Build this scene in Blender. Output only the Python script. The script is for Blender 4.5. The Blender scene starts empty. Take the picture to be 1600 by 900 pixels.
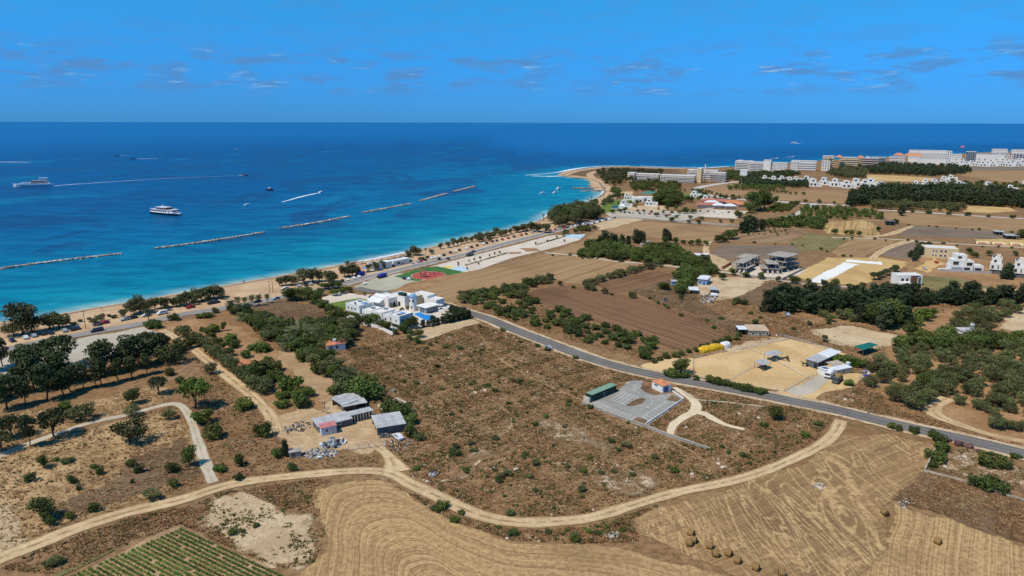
import bpy, math, random
import numpy as np
from mathutils import Matrix, Vector

# ------------------------------------------------------------------ camera, sky, sun, exposure
SC = bpy.context.scene
COL = SC.collection
CAM_H = 90.0
FPX = 1066.67                       # 24 mm lens on a 36 mm sensor, 1600 px wide
PITCH = math.atan((450 - 189.5) / FPX)
ROLL = math.radians(0.1)
cam_data = bpy.data.cameras.new("camera")
cam_data.sensor_width = 36.0
cam_data.lens = 24.0
cam_data.clip_start = 1.0
cam_data.clip_end = 200000.0
cam = bpy.data.objects.new("camera", cam_data)
COL.objects.link(cam)
CAM_R = (Matrix.Rotation(math.pi / 2 - PITCH, 3, 'X') @ Matrix.Rotation(ROLL, 3, 'Z'))
cam.matrix_world = Matrix.Translation((0, 0, CAM_H)) @ CAM_R.to_4x4()
SC.camera = cam

SUN_EL = math.radians(58.0)
SUN_DIR = Vector((-0.84 * math.cos(SUN_EL), -0.54 * math.cos(SUN_EL), math.sin(SUN_EL))).normalized()  # towards the sun
sun_data = bpy.data.lights.new("sun", 'SUN')
sun_data.energy = 4.1
sun_data.angle = math.radians(0.53)
sun_data.color = (1.0, 0.925, 0.80)
sun = bpy.data.objects.new("sun", sun_data)
COL.objects.link(sun)
sun.rotation_euler = SUN_DIR.to_track_quat('Z', 'Y').to_euler()
sun.location = (0, 0, 300)

world = bpy.data.worlds.new("World")
SC.world = world
world.use_nodes = True


class NB:
    """small node builder: sockets or constants in, socket out"""
    def __init__(self, nt):
        self.nt = nt

    def node(self, typ, **props):
        nd = self.nt.nodes.new(typ)
        for k, v in props.items():
            setattr(nd, k, v)
        return nd

    def put(self, sock, v):
        if isinstance(v, bpy.types.NodeSocket):
            self.nt.links.new(v, sock)
        elif v is not None:
            if sock.type == 'RGBA' and isinstance(v, (tuple, list)) and len(v) == 3:
                v = (*v, 1.0)
            sock.default_value = v

    def math(self, op, a, b=None, c=None, clamp=False):
        nd = self.node('ShaderNodeMath', operation=op, use_clamp=clamp)
        self.put(nd.inputs[0], a)
        self.put(nd.inputs[1], b)
        self.put(nd.inputs[2], c)
        return nd.outputs[0]

    def vmath(self, op, a, b=None):
        nd = self.node('ShaderNodeVectorMath', operation=op)
        self.put(nd.inputs[0], a)
        self.put(nd.inputs[1], b)
        return nd.outputs['Value'] if op in ('DOT_PRODUCT', 'LENGTH') else nd.outputs['Vector']

    def mix(self, fac, a, b, blend='MIX'):
        nd = self.node('ShaderNodeMix', data_type='RGBA', blend_type=blend)
        self.put(nd.inputs[0], fac)
        self.put(nd.inputs[6], a)
        self.put(nd.inputs[7], b)
        return nd.outputs[2]

    def noise(self, vec, scale, detail=3.0, rough=0.55, dist=0.0):
        nd = self.node('ShaderNodeTexNoise')
        self.put(nd.inputs['Vector'], vec)
        nd.inputs['Scale'].default_value = scale
        nd.inputs['Detail'].default_value = detail
        nd.inputs['Roughness'].default_value = rough
        nd.inputs['Distortion'].default_value = dist
        return nd.outputs['Fac']

    def voro(self, vec, scale):
        nd = self.node('ShaderNodeTexVoronoi')
        self.put(nd.inputs['Vector'], vec)
        nd.inputs['Scale'].default_value = scale
        return nd.outputs['Distance']

    def step(self, x, lo, hi):
        nd = self.node('ShaderNodeMapRange', interpolation_type='SMOOTHSTEP')
        self.put(nd.inputs[0], x)
        nd.inputs[1].default_value = lo
        nd.inputs[2].default_value = hi
        return nd.outputs[0]

    def ramp(self, fac, stops):
        nd = self.node('ShaderNodeValToRGB')
        self.put(nd.inputs[0], fac)
        el = nd.color_ramp.elements
        while len(el) < len(stops):
            el.new(0.5)
        for e, (p, c) in zip(el, stops):
            e.position = p
            e.color = (*c, 1.0)
        return nd.outputs[0]

    def attr(self, name):
        return self.node('ShaderNodeAttribute', attribute_name=name).outputs['Fac']

    def pos(self):
        return self.node('ShaderNodeNewGeometry').outputs['Position']

    def mapped(self, vec, scale=(1, 1, 1), rot=(0, 0, 0)):
        nd = self.node('ShaderNodeMapping')
        self.put(nd.inputs[0], vec)
        nd.inputs['Rotation'].default_value = rot
        nd.inputs['Scale'].default_value = scale
        return nd.outputs[0]

    def xyz(self, x, y, z):
        nd = self.node('ShaderNodeCombineXYZ')
        self.put(nd.inputs[0], x)
        self.put(nd.inputs[1], y)
        self.put(nd.inputs[2], z)
        return nd.outputs[0]

    def sep(self, v):
        nd = self.node('ShaderNodeSeparateXYZ')
        self.put(nd.inputs[0], v)
        return nd.outputs

    def bump(self, h, strength=0.5, dist=0.2):
        nd = self.node('ShaderNodeBump')
        nd.inputs['Strength'].default_value = strength
        nd.inputs['Distance'].default_value = dist
        self.put(nd.inputs['Height'], h)
        return nd.outputs[0]


# world: Nishita daylight, deepened to the blue of the day, with thin low clouds far out over the sea
wn = NB(world.node_tree)
for nd in list(world.node_tree.nodes):
    world.node_tree.nodes.remove(nd)
sky_t = wn.node('ShaderNodeTexSky', sky_type='NISHITA', sun_disc=False)
sky_t.sun_elevation = SUN_EL
sky_t.sun_rotation = math.atan2(SUN_DIR.x, SUN_DIR.y)
sky_t.altitude = 90.0
sky_t.air_density = 1.0
sky_t.dust_density = 0.15
sky_t.ozone_density = 2.5
wdir = wn.node('ShaderNodeTexCoord').outputs['Generated']
ws = wn.sep(wdir)
deep = wn.mix(wn.step(ws[2], -0.02, 0.24), (0.086, 0.425, 1.34), (0.150, 0.92, 1.33))
tint = wn.mix(1.0, sky_t.outputs[0], deep, 'MULTIPLY')
# cloud bank between about 2 and 6 degrees of elevation, thinner wisps above it
cl_vec = wn.mapped(wdir, scale=(7.0, 7.0, 30.0))
cl_n = wn.noise(cl_vec, 2.3, 7.0, 0.62)
cl_big = wn.noise(wn.mapped(wdir, scale=(2.2, 2.2, 6.0)), 1.7, 2.0)
band = wn.math('MULTIPLY', wn.step(ws[2], 0.026, 0.05), wn.math('SUBTRACT', 1.0, wn.step(ws[2], 0.075, 0.105)))
high = wn.math('MULTIPLY', wn.step(ws[2], 0.07, 0.11), 0.3)
cover = wn.math('MULTIPLY', wn.math('ADD', band, high), wn.step(cl_big, 0.26, 0.50))
cl = wn.math('MULTIPLY', wn.step(cl_n, 0.44, 0.62), cover, clamp=True)
cl_tone = wn.noise(wn.mapped(wdir, scale=(10.0, 10.0, 70.0)), 2.4, 3.0)
cl_col = wn.mix(wn.math('MULTIPLY', wn.step(cl_tone, 0.56, 0.72), band), (0.95, 2.6, 5.6), (2.9, 5.0, 7.6))
sky_c = wn.mix(wn.math('MULTIPLY', cl, 0.8), tint, cl_col)
bg = wn.node('ShaderNodeBackground')
wn.put(bg.inputs[0], sky_c)
bg.inputs[1].default_value = 0.10
wout = wn.node('ShaderNodeOutputWorld')
world.node_tree.links.new(bg.outputs[0], wout.inputs[0])

SC.view_settings.view_transform = 'Standard'
SC.view_settings.look = 'None'
SC.view_settings.exposure = 0.0
SC.view_settings.gamma = 1.0
SC.view_settings.use_curve_mapping = False
SC.cycles.max_bounces = 4
SC.cycles.diffuse_bounces = 2
SC.cycles.glossy_bounces = 1
SC.cycles.transparent_max_bounces = 8

random.seed(7)
RNG = np.random.default_rng(11)


# ------------------------------------------------------------------ helpers
def G(u, v, z=0.0):
    """the point of the ground plane that the photograph shows at (u, v)"""
    d = CAM_R @ Vector(((u - 800) / FPX, -(v - 450) / FPX, -1.0))
    t = (z - CAM_H) / d.z
    return Vector((d.x * t, d.y * t, z))


def depth_of(p):
    return -(CAM_R.transposed() @ (Vector(p) - Vector((0, 0, CAM_H)))).z


def M_PER_PX(u, v):
    return depth_of(G(u, v)) / FPX


def W(poly):
    return [tuple(G(u, v)[:2]) for u, v in poly]


def nz(x, y, s, seed=0.0):
    """cheap smooth noise for outlines, -1..1"""
    x = np.asarray(x) / s + seed * 3.7
    y = np.asarray(y) / s - seed * 1.9
    return (np.sin(x * 1.7 + 1.9 * np.sin(y * 1.1 + seed)) + np.sin(y * 1.9 + 1.7 * np.sin(x * 1.3 + 2.0)) +
            0.6 * np.sin(3.1 * x + 2.3 * y + seed) + 0.6 * np.sin(3.7 * y - 2.9 * x)) / 3.2


def smooth_line(pts, step):
    """Catmull-Rom through world points, resampled about every `step` metres"""
    P = [np.array(p[:2], float) for p in pts]
    P = [2 * P[0] - P[1]] + P + [2 * P[-1] - P[-2]]
    out = []
    for i in range(1, len(P) - 2):
        p0, p1, p2, p3 = P[i - 1:i + 3]
        n = max(2, int(np.linalg.norm(p2 - p1) / step))
        for k in range(n):
            t = k / n
            out.append(0.5 * ((2 * p1) + (p2 - p0) * t + (2 * p0 - 5 * p1 + 4 * p2 - p3) * t * t +
                              (3 * p1 - p0 - 3 * p2 + p3) * t ** 3))
    out.append(P[-2])
    return np.array(out)


def seg_dist(px, py, line):
    """unsigned distance from points to a polyline"""
    best = np.full(px.shape, 1e12)
    for (ax, ay), (bx, by) in zip(line[:-1], line[1:]):
        dx, dy = bx - ax, by - ay
        L = dx * dx + dy * dy + 1e-9
        t = np.clip(((px - ax) * dx + (py - ay) * dy) / L, 0, 1)
        best = np.minimum(best, (px - ax - t * dx) ** 2 + (py - ay - t * dy) ** 2)
    return np.sqrt(best)


def inside(px, py, poly):
    c = np.zeros(px.shape, bool)
    n = len(poly)
    for i in range(n):
        x1, y1 = poly[i]
        x2, y2 = poly[i - 1]
        with np.errstate(divide='ignore', invalid='ignore'):
            c ^= ((y1 > py) != (y2 > py)) & (px < (x2 - x1) * (py - y1) / (y2 - y1 + 1e-12) + x1)
    return c


def sdist(px, py, poly):
    d = seg_dist(px, py, list(poly) + [poly[0]])
    return np.where(inside(px, py, poly), d, -d)


def mesh_np(name, co, faces, mats=(), smooth=False, mat_idx=None):
    """faces: (n,3) or (n,4) int array"""
    me = bpy.data.meshes.new(name)
    co = np.asarray(co, np.float32)
    faces = np.asarray(faces, np.int32)
    k = faces.shape[1]
    me.vertices.add(len(co))
    me.vertices.foreach_set('co', co.ravel())
    me.loops.add(faces.size)
    me.loops.foreach_set('vertex_index', faces.ravel())
    me.polygons.add(len(faces))
    me.polygons.foreach_set('loop_start', np.arange(0, faces.size, k, dtype=np.int32))
    for m in mats:
        me.materials.append(m)
    if mat_idx is not None:
        me.polygons.foreach_set('material_index', np.asarray(mat_idx, np.int32))
    me.update(calc_edges=True)
    me.validate()
    me.polygons.foreach_set('use_smooth', np.full(len(me.polygons), smooth))
    return me


def add_attr(me, name, vals):
    a = me.attributes.new(name, 'FLOAT', 'POINT')
    a.data.foreach_set('value', np.asarray(vals, np.float32))


def link(name, me, parent=None, kind=None, label=None, cat=None, group=None):
    o = bpy.data.objects.new(name, me)
    COL.objects.link(o)
    if parent is not None:
        o.parent = parent
    tag(o, label, cat, group, kind)
    return o


def tag(o, label=None, cat=None, group=None, kind=None):
    if label:
        o['label'] = label
    if cat:
        o['category'] = cat
    if group:
        o['group'] = group
    if kind:
        o['kind'] = kind
    return o


def thing(name, label, cat, loc, rot=0.0, group=None):
    o = bpy.data.objects.new(name, None)
    o.empty_display_size = 0.5
    COL.objects.link(o)
    o.location = loc
    o.rotation_euler = (0, 0, rot)
    return tag(o, label, cat, group)


# ------------------------------------------------------------------ materials
def new_mat(name):
    m = bpy.data.materials.new(name)
    m.use_nodes = True
    nb = NB(m.node_tree)
    b = m.node_tree.nodes['Principled BSDF']
    b.inputs['Specular IOR Level'].default_value = 0.2
    b.inputs['Roughness'].default_value = 0.9
    return m, nb, b


def plain(name, col, rough=0.7, var=0.12, scale=0.6, spec=0.25, metal=0.0, rust=0.0):
    """paint, plaster, metal, cloth: one colour with weathering"""
    m, nb, b = new_mat(name)
    p = nb.node('ShaderNodeTexCoord').outputs['Object']
    n = nb.noise(p, scale, 4.0, 0.6)
    dark = tuple(c * (1 - var * 1.6) for c in col)
    lite = tuple(min(0.9, c * (1 + var)) for c in col)
    c = nb.mix(nb.step(n, 0.3, 0.7), dark, lite)
    if rust:
        streak = nb.noise(nb.mapped(p, scale=(2.2, 0.3, 1.0)), 0.9, 5.0, 0.7)
        c = nb.mix(nb.math('MULTIPLY', nb.step(streak, 0.52, 0.68), rust), c, (0.24, 0.15, 0.10))
    nb.put(b.inputs['Base Color'], c)
    b.inputs['Roughness'].default_value = rough
    b.inputs['Specular IOR Level'].default_value = spec
    b.inputs['Metallic'].default_value = metal
    return m


def scrub_color(nb, p):
    """dry summer scrub: brown weeds, straw, grey twigs, pale limestone showing through, some green"""
    big = nb.noise(p, 0.013, 2.0, 0.6)
    mid = nb.noise(p, 0.06, 3.0, 0.65, 0.6)
    fine = nb.noise(p, 0.5, 4.0, 0.7)
    tiny = nb.noise(p, 2.2, 2.0, 0.7)
    c = nb.mix(nb.step(fine, 0.34, 0.66), (0.140, 0.070, 0.030), (0.300, 0.172, 0.080))
    c = nb.mix(nb.math('MULTIPLY', nb.step(mid, 0.5, 0.68), 0.6), c, (0.33, 0.205, 0.10))
    c = nb.mix(nb.math('MULTIPLY', nb.step(big, 0.48, 0.64), 0.6), c, (0.20, 0.092, 0.038))
    grey = nb.math('MULTIPLY', nb.step(nb.noise(p, 0.035, 2.0, 0.6), 0.55, 0.68), nb.step(fine, 0.45, 0.6))
    c = nb.mix(nb.math('MULTIPLY', grey, 0.6), c, (0.31, 0.225, 0.155))
    c = nb.mix(nb.math('MULTIPLY', nb.step(tiny, 0.3, 0.75), 0.35), c, (0.36, 0.235, 0.12))
    grn = nb.math('MULTIPLY', nb.math('MULTIPLY', nb.step(nb.noise(p, 0.16, 3.0, 0.7), 0.52, 0.66), nb.step(nb.noise(p, 0.016, 2.0, 0.6), 0.44, 0.58)), 0.65)
    c = nb.mix(grn, c, (0.115, 0.098, 0.036))
    return c, fine


def ground_mat(name, fn=None, soft=True, bump=0.6, rough=0.95):
    """a surface whose ragged rim thins out over whatever lies beneath it (attribute 'edge')"""
    m, nb, b = new_mat(name)
    p = nb.pos()
    if fn:
        col = fn(nb, p)
        h = nb.noise(p, 0.5, 3.0, 0.7) if bump else None
        if soft:
            en = nb.math('ADD', nb.attr('edge'), nb.math('MULTIPLY', nb.math('SUBTRACT', nb.noise(p, 0.3, 4.0, 0.7), 0.5), 1.1))
            nb.put(b.inputs['Alpha'], nb.step(en, 0.40, 0.60))
    else:
        col, h = scrub_color(nb, p)
    nb.put(b.inputs['Base Color'], col)
    b.inputs['Roughness'].default_value = rough
    b.inputs['Specular IOR Level'].default_value = 0.1
    if bump:
        nb.put(b.inputs['Normal'], nb.bump(h, bump, 0.5))
    return m


def speckle(nb, p, a, b, s1=0.08, s2=0.7, k=0.5):
    n1 = nb.noise(p, s1, 4.0, 0.6, 0.4)
    n2 = nb.noise(p, s2, 4.0, 0.7)
    t = nb.math('ADD', nb.math('MULTIPLY', n1, 1 - k), nb.math('MULTIPLY', n2, k))
    return nb.mix(nb.step(t, 0.38, 0.62), a, b)


def stripes(nb, p, a, b, period, warp=0.8, mess=0.35, weeds=None, fade=0.007):
    """mown or ploughed rows along the attribute 'stripe' (metres across the rows)"""
    s = nb.attr('stripe')
    w = nb.math('MULTIPLY', nb.math('SUBTRACT', nb.noise(p, 0.04, 3.0), 0.5), warp * period * 3)
    sv = nb.math('DIVIDE', nb.math('ADD', s, w), period)
    al = nb.math('MULTIPLY', nb.attr('along'), fade)
    n1 = nb.noise(nb.xyz(nb.math('MULTIPLY', sv, 4.2), al, 0.0), 1.0, 2.0, 0.7)
    n2 = nb.noise(nb.xyz(nb.math('MULTIPLY', sv, 0.55), nb.math('MULTIPLY', al, 0.5), 7.0), 1.0, 2.0, 0.6)
    br = nb.noise(p, 0.8, 3.0, 0.75)
    t = nb.math('ADD', nb.math('MULTIPLY', n1, 0.78), nb.math('MULTIPLY', n2, 0.22))
    t = nb.math('ADD', t, nb.math('MULTIPLY', nb.math('SUBTRACT', br, 0.5), mess * 0.9))
    t = nb.step(t, 0.35, 0.65)
    c = nb.mix(t, a, b)
    c = nb.mix(nb.math('MULTIPLY', nb.step(nb.noise(p, 0.022, 3.0, 0.6), 0.47, 0.68), 0.5), c,
               tuple(x * 0.75 for x in a))
    if weeds:
        c = nb.mix(nb.math('MULTIPLY', nb.step(nb.noise(p, 0.09, 3.0, 0.7), 0.58, 0.70), 0.6), c, weeds)
    return c
# ------------------------------------------------------------------ shoreline, sea, ground sheet
from mathutils.geometry import tessellate_polygon

SHORE_PX = [(-260, 545), (-120, 525), (0, 505), (57, 499), (91, 492.5), (132, 485), (170, 477.5), (208, 472.5), (246, 466), (308, 454.6),
            (346, 448), (381, 442), (421, 435), (459, 428), (497, 421.6), (557, 410), (606, 400), (642, 394), (689, 383.5), (727, 373),
            (757, 365), (808, 356), (843, 345), (864, 332), (891, 325.5), (921, 314.5), (938, 306), (944, 299), (940, 291),
            (932, 283), (913, 278.4), (893, 276.6), (880, 274.4), (884, 271.2), (900, 266), (922, 262.3), (945, 260.6), (980, 259.8),
            (1034, 262), (1070, 262.5), (1110, 262.5), (1150, 260), (1220, 255), (1290, 250.5), (1390, 245), (1500, 240),
            (1620, 235.5), (1900, 230)]
_sh = smooth_line(W(SHORE_PX), 5.0)
_j = nz(_sh[:, 0], _sh[:, 1], 14.0, 2.0) * np.clip(_sh[:, 1] / 300.0, 0.4, 3.0)
SHORE = _sh + np.stack([_j * 0.4, _j * 0.8], 1)
LAND = [tuple(p) for p in SHORE] + [(9000, 2600), (9000, -4000), (-9000, -4000), (-9000, SHORE[0][1] - 400)]

SEA_Z = -0.7
_xs = np.unique(np.concatenate([np.linspace(-60000, -1500, 14), np.arange(-1500, 2600, 11.0), np.linspace(2600, 60000, 14)]))
_ys = np.unique(np.concatenate([np.arange(60, 1500, 11.0), np.arange(1500, 4000, 60.0), np.geomspace(4000, 45000, 16)]))
X, Y = np.meshgrid(_xs, _ys)
fx, fy = X.ravel(), Y.ravel()
coarse = SHORE[::3]
shore_d = seg_dist(fx, fy, coarse)
shore_d = np.where(inside(fx, fy, LAND), -shore_d, shore_d)
# the bed falls away quickly on the open side of the headland
_k = np.clip((fy - 1000 - 0.25 * np.maximum(0, 260 - fx)) / 500.0, 0, 1) * np.clip((fx + 150) / 350.0, 0, 1)
shore_d = np.where(shore_d > 0, shore_d * (1 + 3.0 * _k), shore_d)
nx, ny = len(_xs), len(_ys)
idx = np.arange(nx * ny).reshape(ny, nx)
fc = np.stack([idx[:-1, :-1], idx[:-1, 1:], idx[1:, 1:], idx[1:, :-1]], -1).reshape(-1, 4)
keep = (shore_d[fc] > -60).any(1)
fc = fc[keep]
used = np.unique(fc)
remap = np.full(nx * ny, -1)
remap[used] = np.arange(len(used))

m_sea, nb, b = new_mat("sea_water")
p = nb.pos()
d = nb.attr('shore')
dn = nb.math('ADD', d, nb.math('MULTIPLY', nb.math('SUBTRACT', nb.noise(p, 0.006, 4.0, 0.6), 0.5), 150.0))
tt = nb.math('MULTIPLY', nb.math('POWER', nb.math('DIVIDE', nb.math('MAXIMUM', dn, 0.0), 4000.0), 0.42), 1.0)
def _t(m):
    return (m / 4000.0) ** 0.42
c = nb.ramp(tt, [(0.0, (0.030, 0.270, 0.320)), (_t(45), (0.002, 0.185, 0.270)), (_t(130), (0.001, 0.142, 0.252)),
                 (_t(230), (0.002, 0.108, 0.235)), (_t(420), (0.002, 0.070, 0.195)), (_t(1200), (0.002, 0.060, 0.198)), (1.0, (0.006, 0.105, 0.31))])  # last stop paints the pale horizon haze into the water colour
# pale sand seen through the first metres of water
c = nb.mix(nb.math('SUBTRACT', 1.0, nb.step(nb.math('ADD', d, nb.math('MULTIPLY', nb.noise(p, 0.05, 2.0), 12.0)), 5.0, 26.0)), c, (0.30, 0.45, 0.42))
# sea-grass beds and lighter sand bars
weed = nb.noise(nb.mapped(p, scale=(1.0, 0.6, 1.0)), 0.0095, 4.0, 0.66, 0.9)
nearm = nb.math('MULTIPLY', nb.step(d, 60.0, 200.0), nb.math('SUBTRACT', 1.0, nb.step(d, 900.0, 2200.0)))
c = nb.mix(nb.math('MULTIPLY', nb.math('MULTIPLY', nb.step(weed, 0.49, 0.57), nearm), 0.75), c, (0.008, 0.046, 0.135))
bar = nb.noise(nb.mapped(p, scale=(1.0, 0.5, 1.0)), 0.008, 3.0, 0.6, 0.5)
c = nb.mix(nb.math('MULTIPLY', nb.math('MULTIPLY', nb.step(bar, 0.58, 0.70), nearm), 0.40), c, (0.006, 0.205, 0.33))
# wind streaks and small waves
st = nb.noise(nb.mapped(p, scale=(0.3, 1.3, 1.0), rot=(0, 0, 0.12)), 0.03, 4.0, 0.7)
c = nb.mix(nb.math('MULTIPLY', nb.step(st, 0.46, 0.60), 0.55), c, nb.mix(1.0, c, (1.7, 1.4, 1.22), 'MULTIPLY'))
st2 = nb.noise(nb.mapped(p, scale=(0.5, 1.3, 1.0), rot=(0, 0, 0.12)), 0.06, 3.0, 0.62)
c = nb.mix(nb.math('MULTIPLY', nb.step(st2, 0.44, 0.60), 0.75), c, nb.mix(1.0, c, (0.45, 0.62, 0.70), 'MULTIPLY'))
nb.put(b.inputs['Base Color'], c)
b.inputs['Roughness'].default_value = 0.32
b.inputs['Specular IOR Level'].default_value = 0.11
b.inputs['IOR'].default_value = 1.33
wv = nb.math('ADD', st2, nb.math('MULTIPLY', st, 2.0))
nb.put(b.inputs['Normal'], nb.bump(wv, 0.55, 2.0))
co = np.stack([fx, fy, np.full_like(fx, SEA_Z)], 1)[used]
me = mesh_np("sea", co, remap[fc], [m_sea])
add_attr(me, 'shore', shore_d[used])
link("sea", me, kind='structure')

# ground sheet
m_scrub = ground_mat("dry_scrub_ground")
tri = tessellate_polygon([[Vector((x, y, 0)) for x, y in LAND]])
co = np.array([(x, y, 0.0) for x, y in LAND])
me = mesh_np("ground", co, np.array([t if (np.cross(co[t[1]] - co[t[0]], co[t[2]] - co[t[0]])[2] > 0) else (t[0], t[2], t[1]) for t in tri]), [m_scrub])
link("ground", me, kind='structure')

_placed = []


def layer_for(x0, y0, x1, y1):
    """lowest free sheet height above everything it overlaps, in 4 mm steps"""
    lv = 1
    for (a, b_, c_, d_, l) in _placed:
        if x0 < c_ and a < x1 and y0 < d_ and b_ < y1:
            lv = max(lv, l + 1)
    _placed.append((x0, y0, x1, y1, lv))
    return 0.004 * lv


def layer_line(line, w):
    """the same for a long thin thing, piece by piece so that its box stays tight"""
    pieces = [line[i:i + 12] for i in range(0, len(line) - 1, 11)]
    boxes = [(q[:, 0].min() - w, q[:, 1].min() - w, q[:, 0].max() + w, q[:, 1].max() + w) for q in pieces]
    lv = 1
    for x0, y0, x1, y1 in boxes:
        for (a, b_, c_, d_, l) in _placed:
            if x0 < c_ and a < x1 and y0 < d_ and b_ < y1:
                lv = max(lv, l + 1)
    for bx in boxes:
        _placed.append((*bx, lv))
    return 0.004 * lv


def patch(name, poly_px, mat, cell=None, soft=2.0, jitter=1.5, guide=None, angle=None, world=None, kind='structure', z=None, fan=None):
    """a field, yard or lawn laid on the ground sheet, its outline in photograph coordinates"""
    poly = world if world is not None else W(poly_px)
    P = np.array(poly)
    span = max(np.ptp(P[:, 0]), np.ptp(P[:, 1]))
    if cell is None:
        cell = max(0.8, min(8.0, span / 130))
    x0, y0 = P.min(0) - 3 * soft - cell
    x1, y1 = P.max(0) + 3 * soft + cell
    gx = np.arange(x0, x1 + cell, cell)
    gy = np.arange(y0, y1 + cell, cell)
    XX, YY = np.meshgrid(gx, gy)
    fx, fy = XX.ravel(), YY.ravel()
    sd = sdist(fx, fy, poly) + nz(fx, fy, 9.0, len(poly)) * jitter
    n_x, n_y = len(gx), len(gy)
    idx = np.arange(n_x * n_y).reshape(n_y, n_x)
    fc = np.stack([idx[:-1, :-1], idx[:-1, 1:], idx[1:, 1:], idx[1:, :-1]], -1).reshape(-1, 4)
    fc = fc[(sd[fc] > -soft).any(1)]
    used = np.unique(fc)
    remap = np.full(n_x * n_y, -1)
    remap[used] = np.arange(len(used))
    if z is None:
        z = layer_for(x0, y0, x1, y1)
    fx, fy, sd = fx[used], fy[used], sd[used]
    me = mesh_np(name, np.stack([fx, fy, np.full_like(fx, z)], 1), remap[fc], [mat])
    add_attr(me, 'edge', np.clip(sd / (2 * soft) + 0.5, 0, 1))
    if fan is not None:                                    # rows are scaled copies of an outline round a far centre
        cx, cy = G(*fan)[:2]
        gl = smooth_line(W(guide), 2.0)
        ga = np.unwrap(np.arctan2(gl[:, 1] - cy, gl[:, 0] - cx))
        gr = np.hypot(gl[:, 0] - cx, gl[:, 1] - cy)
        o_ = np.argsort(ga)
        th = np.arctan2(fy - cy, fx - cx)
        th = np.where(th < ga.min() - 0.3, th + 2 * np.pi, th)
        add_attr(me, 'stripe', np.hypot(fx - cx, fy - cy) / np.interp(th, ga[o_], gr[o_]) * gr.mean())
        add_attr(me, 'along', th * 30.0)
    elif guide is not None:
        gl = smooth_line(W(guide), 4.0)
        add_attr(me, 'stripe', seg_dist(fx, fy, gl))
        dd = np.argmin((fx[:, None] - gl[None, :, 0]) ** 2 + (fy[:, None] - gl[None, :, 1]) ** 2, 1) * 4.0
        add_attr(me, 'along', dd)
    else:
        if angle is None:
            angle = 0.0
        if isinstance(angle, tuple):                       # rows run between these two photograph points
            a, bb = G(*angle[:2]), G(*angle[2:])
            angle = math.atan2(bb.y - a.y, bb.x - a.x)
        add_attr(me, 'stripe', -fx * math.sin(angle) + fy * math.cos(angle))
        add_attr(me, 'along', fx * math.cos(angle) + fy * math.sin(angle))
    return link(name, me, kind=kind)


def ribbon(name, pts_px, width, mat, z=None, lift=0.0, kind='structure', step=3.0, world=None, wobble=0.25, prof=(-1.0, -0.72, -0.36, 0.0, 0.36, 0.72, 1.0)):
    """a road or track that follows a line"""
    line = smooth_line(world if world is not None else W(pts_px), step)
    t = np.gradient(line, axis=0)
    t /= np.linalg.norm(t, axis=1)[:, None] + 1e-9
    nrm = np.stack([-t[:, 1], t[:, 0]], 1)
    if z is None:
        z = layer_line(line, float(np.max(width)) / 2)
    w = np.asarray(width, float)
    if w.ndim:
        w = np.interp(np.linspace(0, 1, len(line)), np.linspace(0, 1, len(w)), w)
    else:
        w = np.full(len(line), float(w))
    w = w * (1 + wobble * nz(line[:, 0], line[:, 1], 5.0, 1.0))
    k = len(prof)
    pr = np.array(prof)
    co = line[:, None, :] + nrm[:, None, :] * pr[None, :, None] * (w[:, None, None] / 2)
    co = np.concatenate([co, np.full(co.shape[:2] + (1,), z)], 2).reshape(-1, 3)
    n = len(line)
    idx = np.arange(n * k).reshape(n, k)
    fc = np.stack([idx[:-1, :-1], idx[1:, :-1], idx[1:, 1:], idx[:-1, 1:]], -1).reshape(-1, 4)
    nn = np.cross(co[fc[0, 1]] - co[fc[0, 0]], co[fc[0, 2]] - co[fc[0, 0]])
    if nn[2] < 0:
        fc = fc[:, ::-1]
    me = mesh_np(name, co, fc, [mat])
    add_attr(me, 'edge', np.tile(np.clip((1 - np.abs(pr)) * 2.2, 0, 1), n))
    add_attr(me, 'across', np.tile(pr, n))
    s = np.concatenate([[0], np.cumsum(np.linalg.norm(np.diff(line, axis=0), axis=1))])
    add_attr(me, 'along', np.repeat(s, k))
    return link(name, me, kind=kind)


# ------------------------------------------------------------------ ground materials
m_sand = ground_mat("beach_sand", lambda nb, p: speckle(nb, p, (0.43, 0.275, 0.155), (0.57, 0.395, 0.235), 0.06, 0.5, 0.4), bump=0.3)
m_paddock = ground_mat("paddock_sand", lambda nb, p: speckle(nb, p, (0.50, 0.325, 0.145), (0.64, 0.445, 0.22), 0.05, 0.6, 0.35), bump=0.25)
m_yard = ground_mat("farm_yard_dust", lambda nb, p: speckle(nb, p, (0.37, 0.24, 0.125), (0.54, 0.385, 0.22), 0.14, 0.9, 0.5), bump=0.4)
m_pale = ground_mat("pale_bare_earth", lambda nb, p: nb.mix(nb.step(nb.noise(p, 0.35, 5.0, 0.75), 0.55, 0.72), speckle(nb, p, (0.42, 0.29, 0.165), (0.60, 0.455, 0.28), 0.07, 0.9, 0.5), (0.20, 0.14, 0.07)), bump=0.5)
m_orange = ground_mat("orange_soil", lambda nb, p: speckle(nb, p, (0.25, 0.135, 0.06), (0.40, 0.235, 0.115), 0.07, 0.6, 0.5), bump=0.5)
m_tan = ground_mat("dry_tan_grass", lambda nb, p: nb.mix(nb.step(nb.noise(p, 0.25, 5.0, 0.75), 0.48, 0.66), speckle(nb, p, (0.30, 0.185, 0.085), (0.50, 0.33, 0.165), 0.05, 0.8, 0.5), (0.21, 0.118, 0.05)), bump=0.6)
m_brown = ground_mat("dark_brown_weeds", lambda nb, p: speckle(nb, p, (0.105, 0.062, 0.033), (0.215, 0.135, 0.075), 0.06, 0.7, 0.55), bump=0.7)
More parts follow.
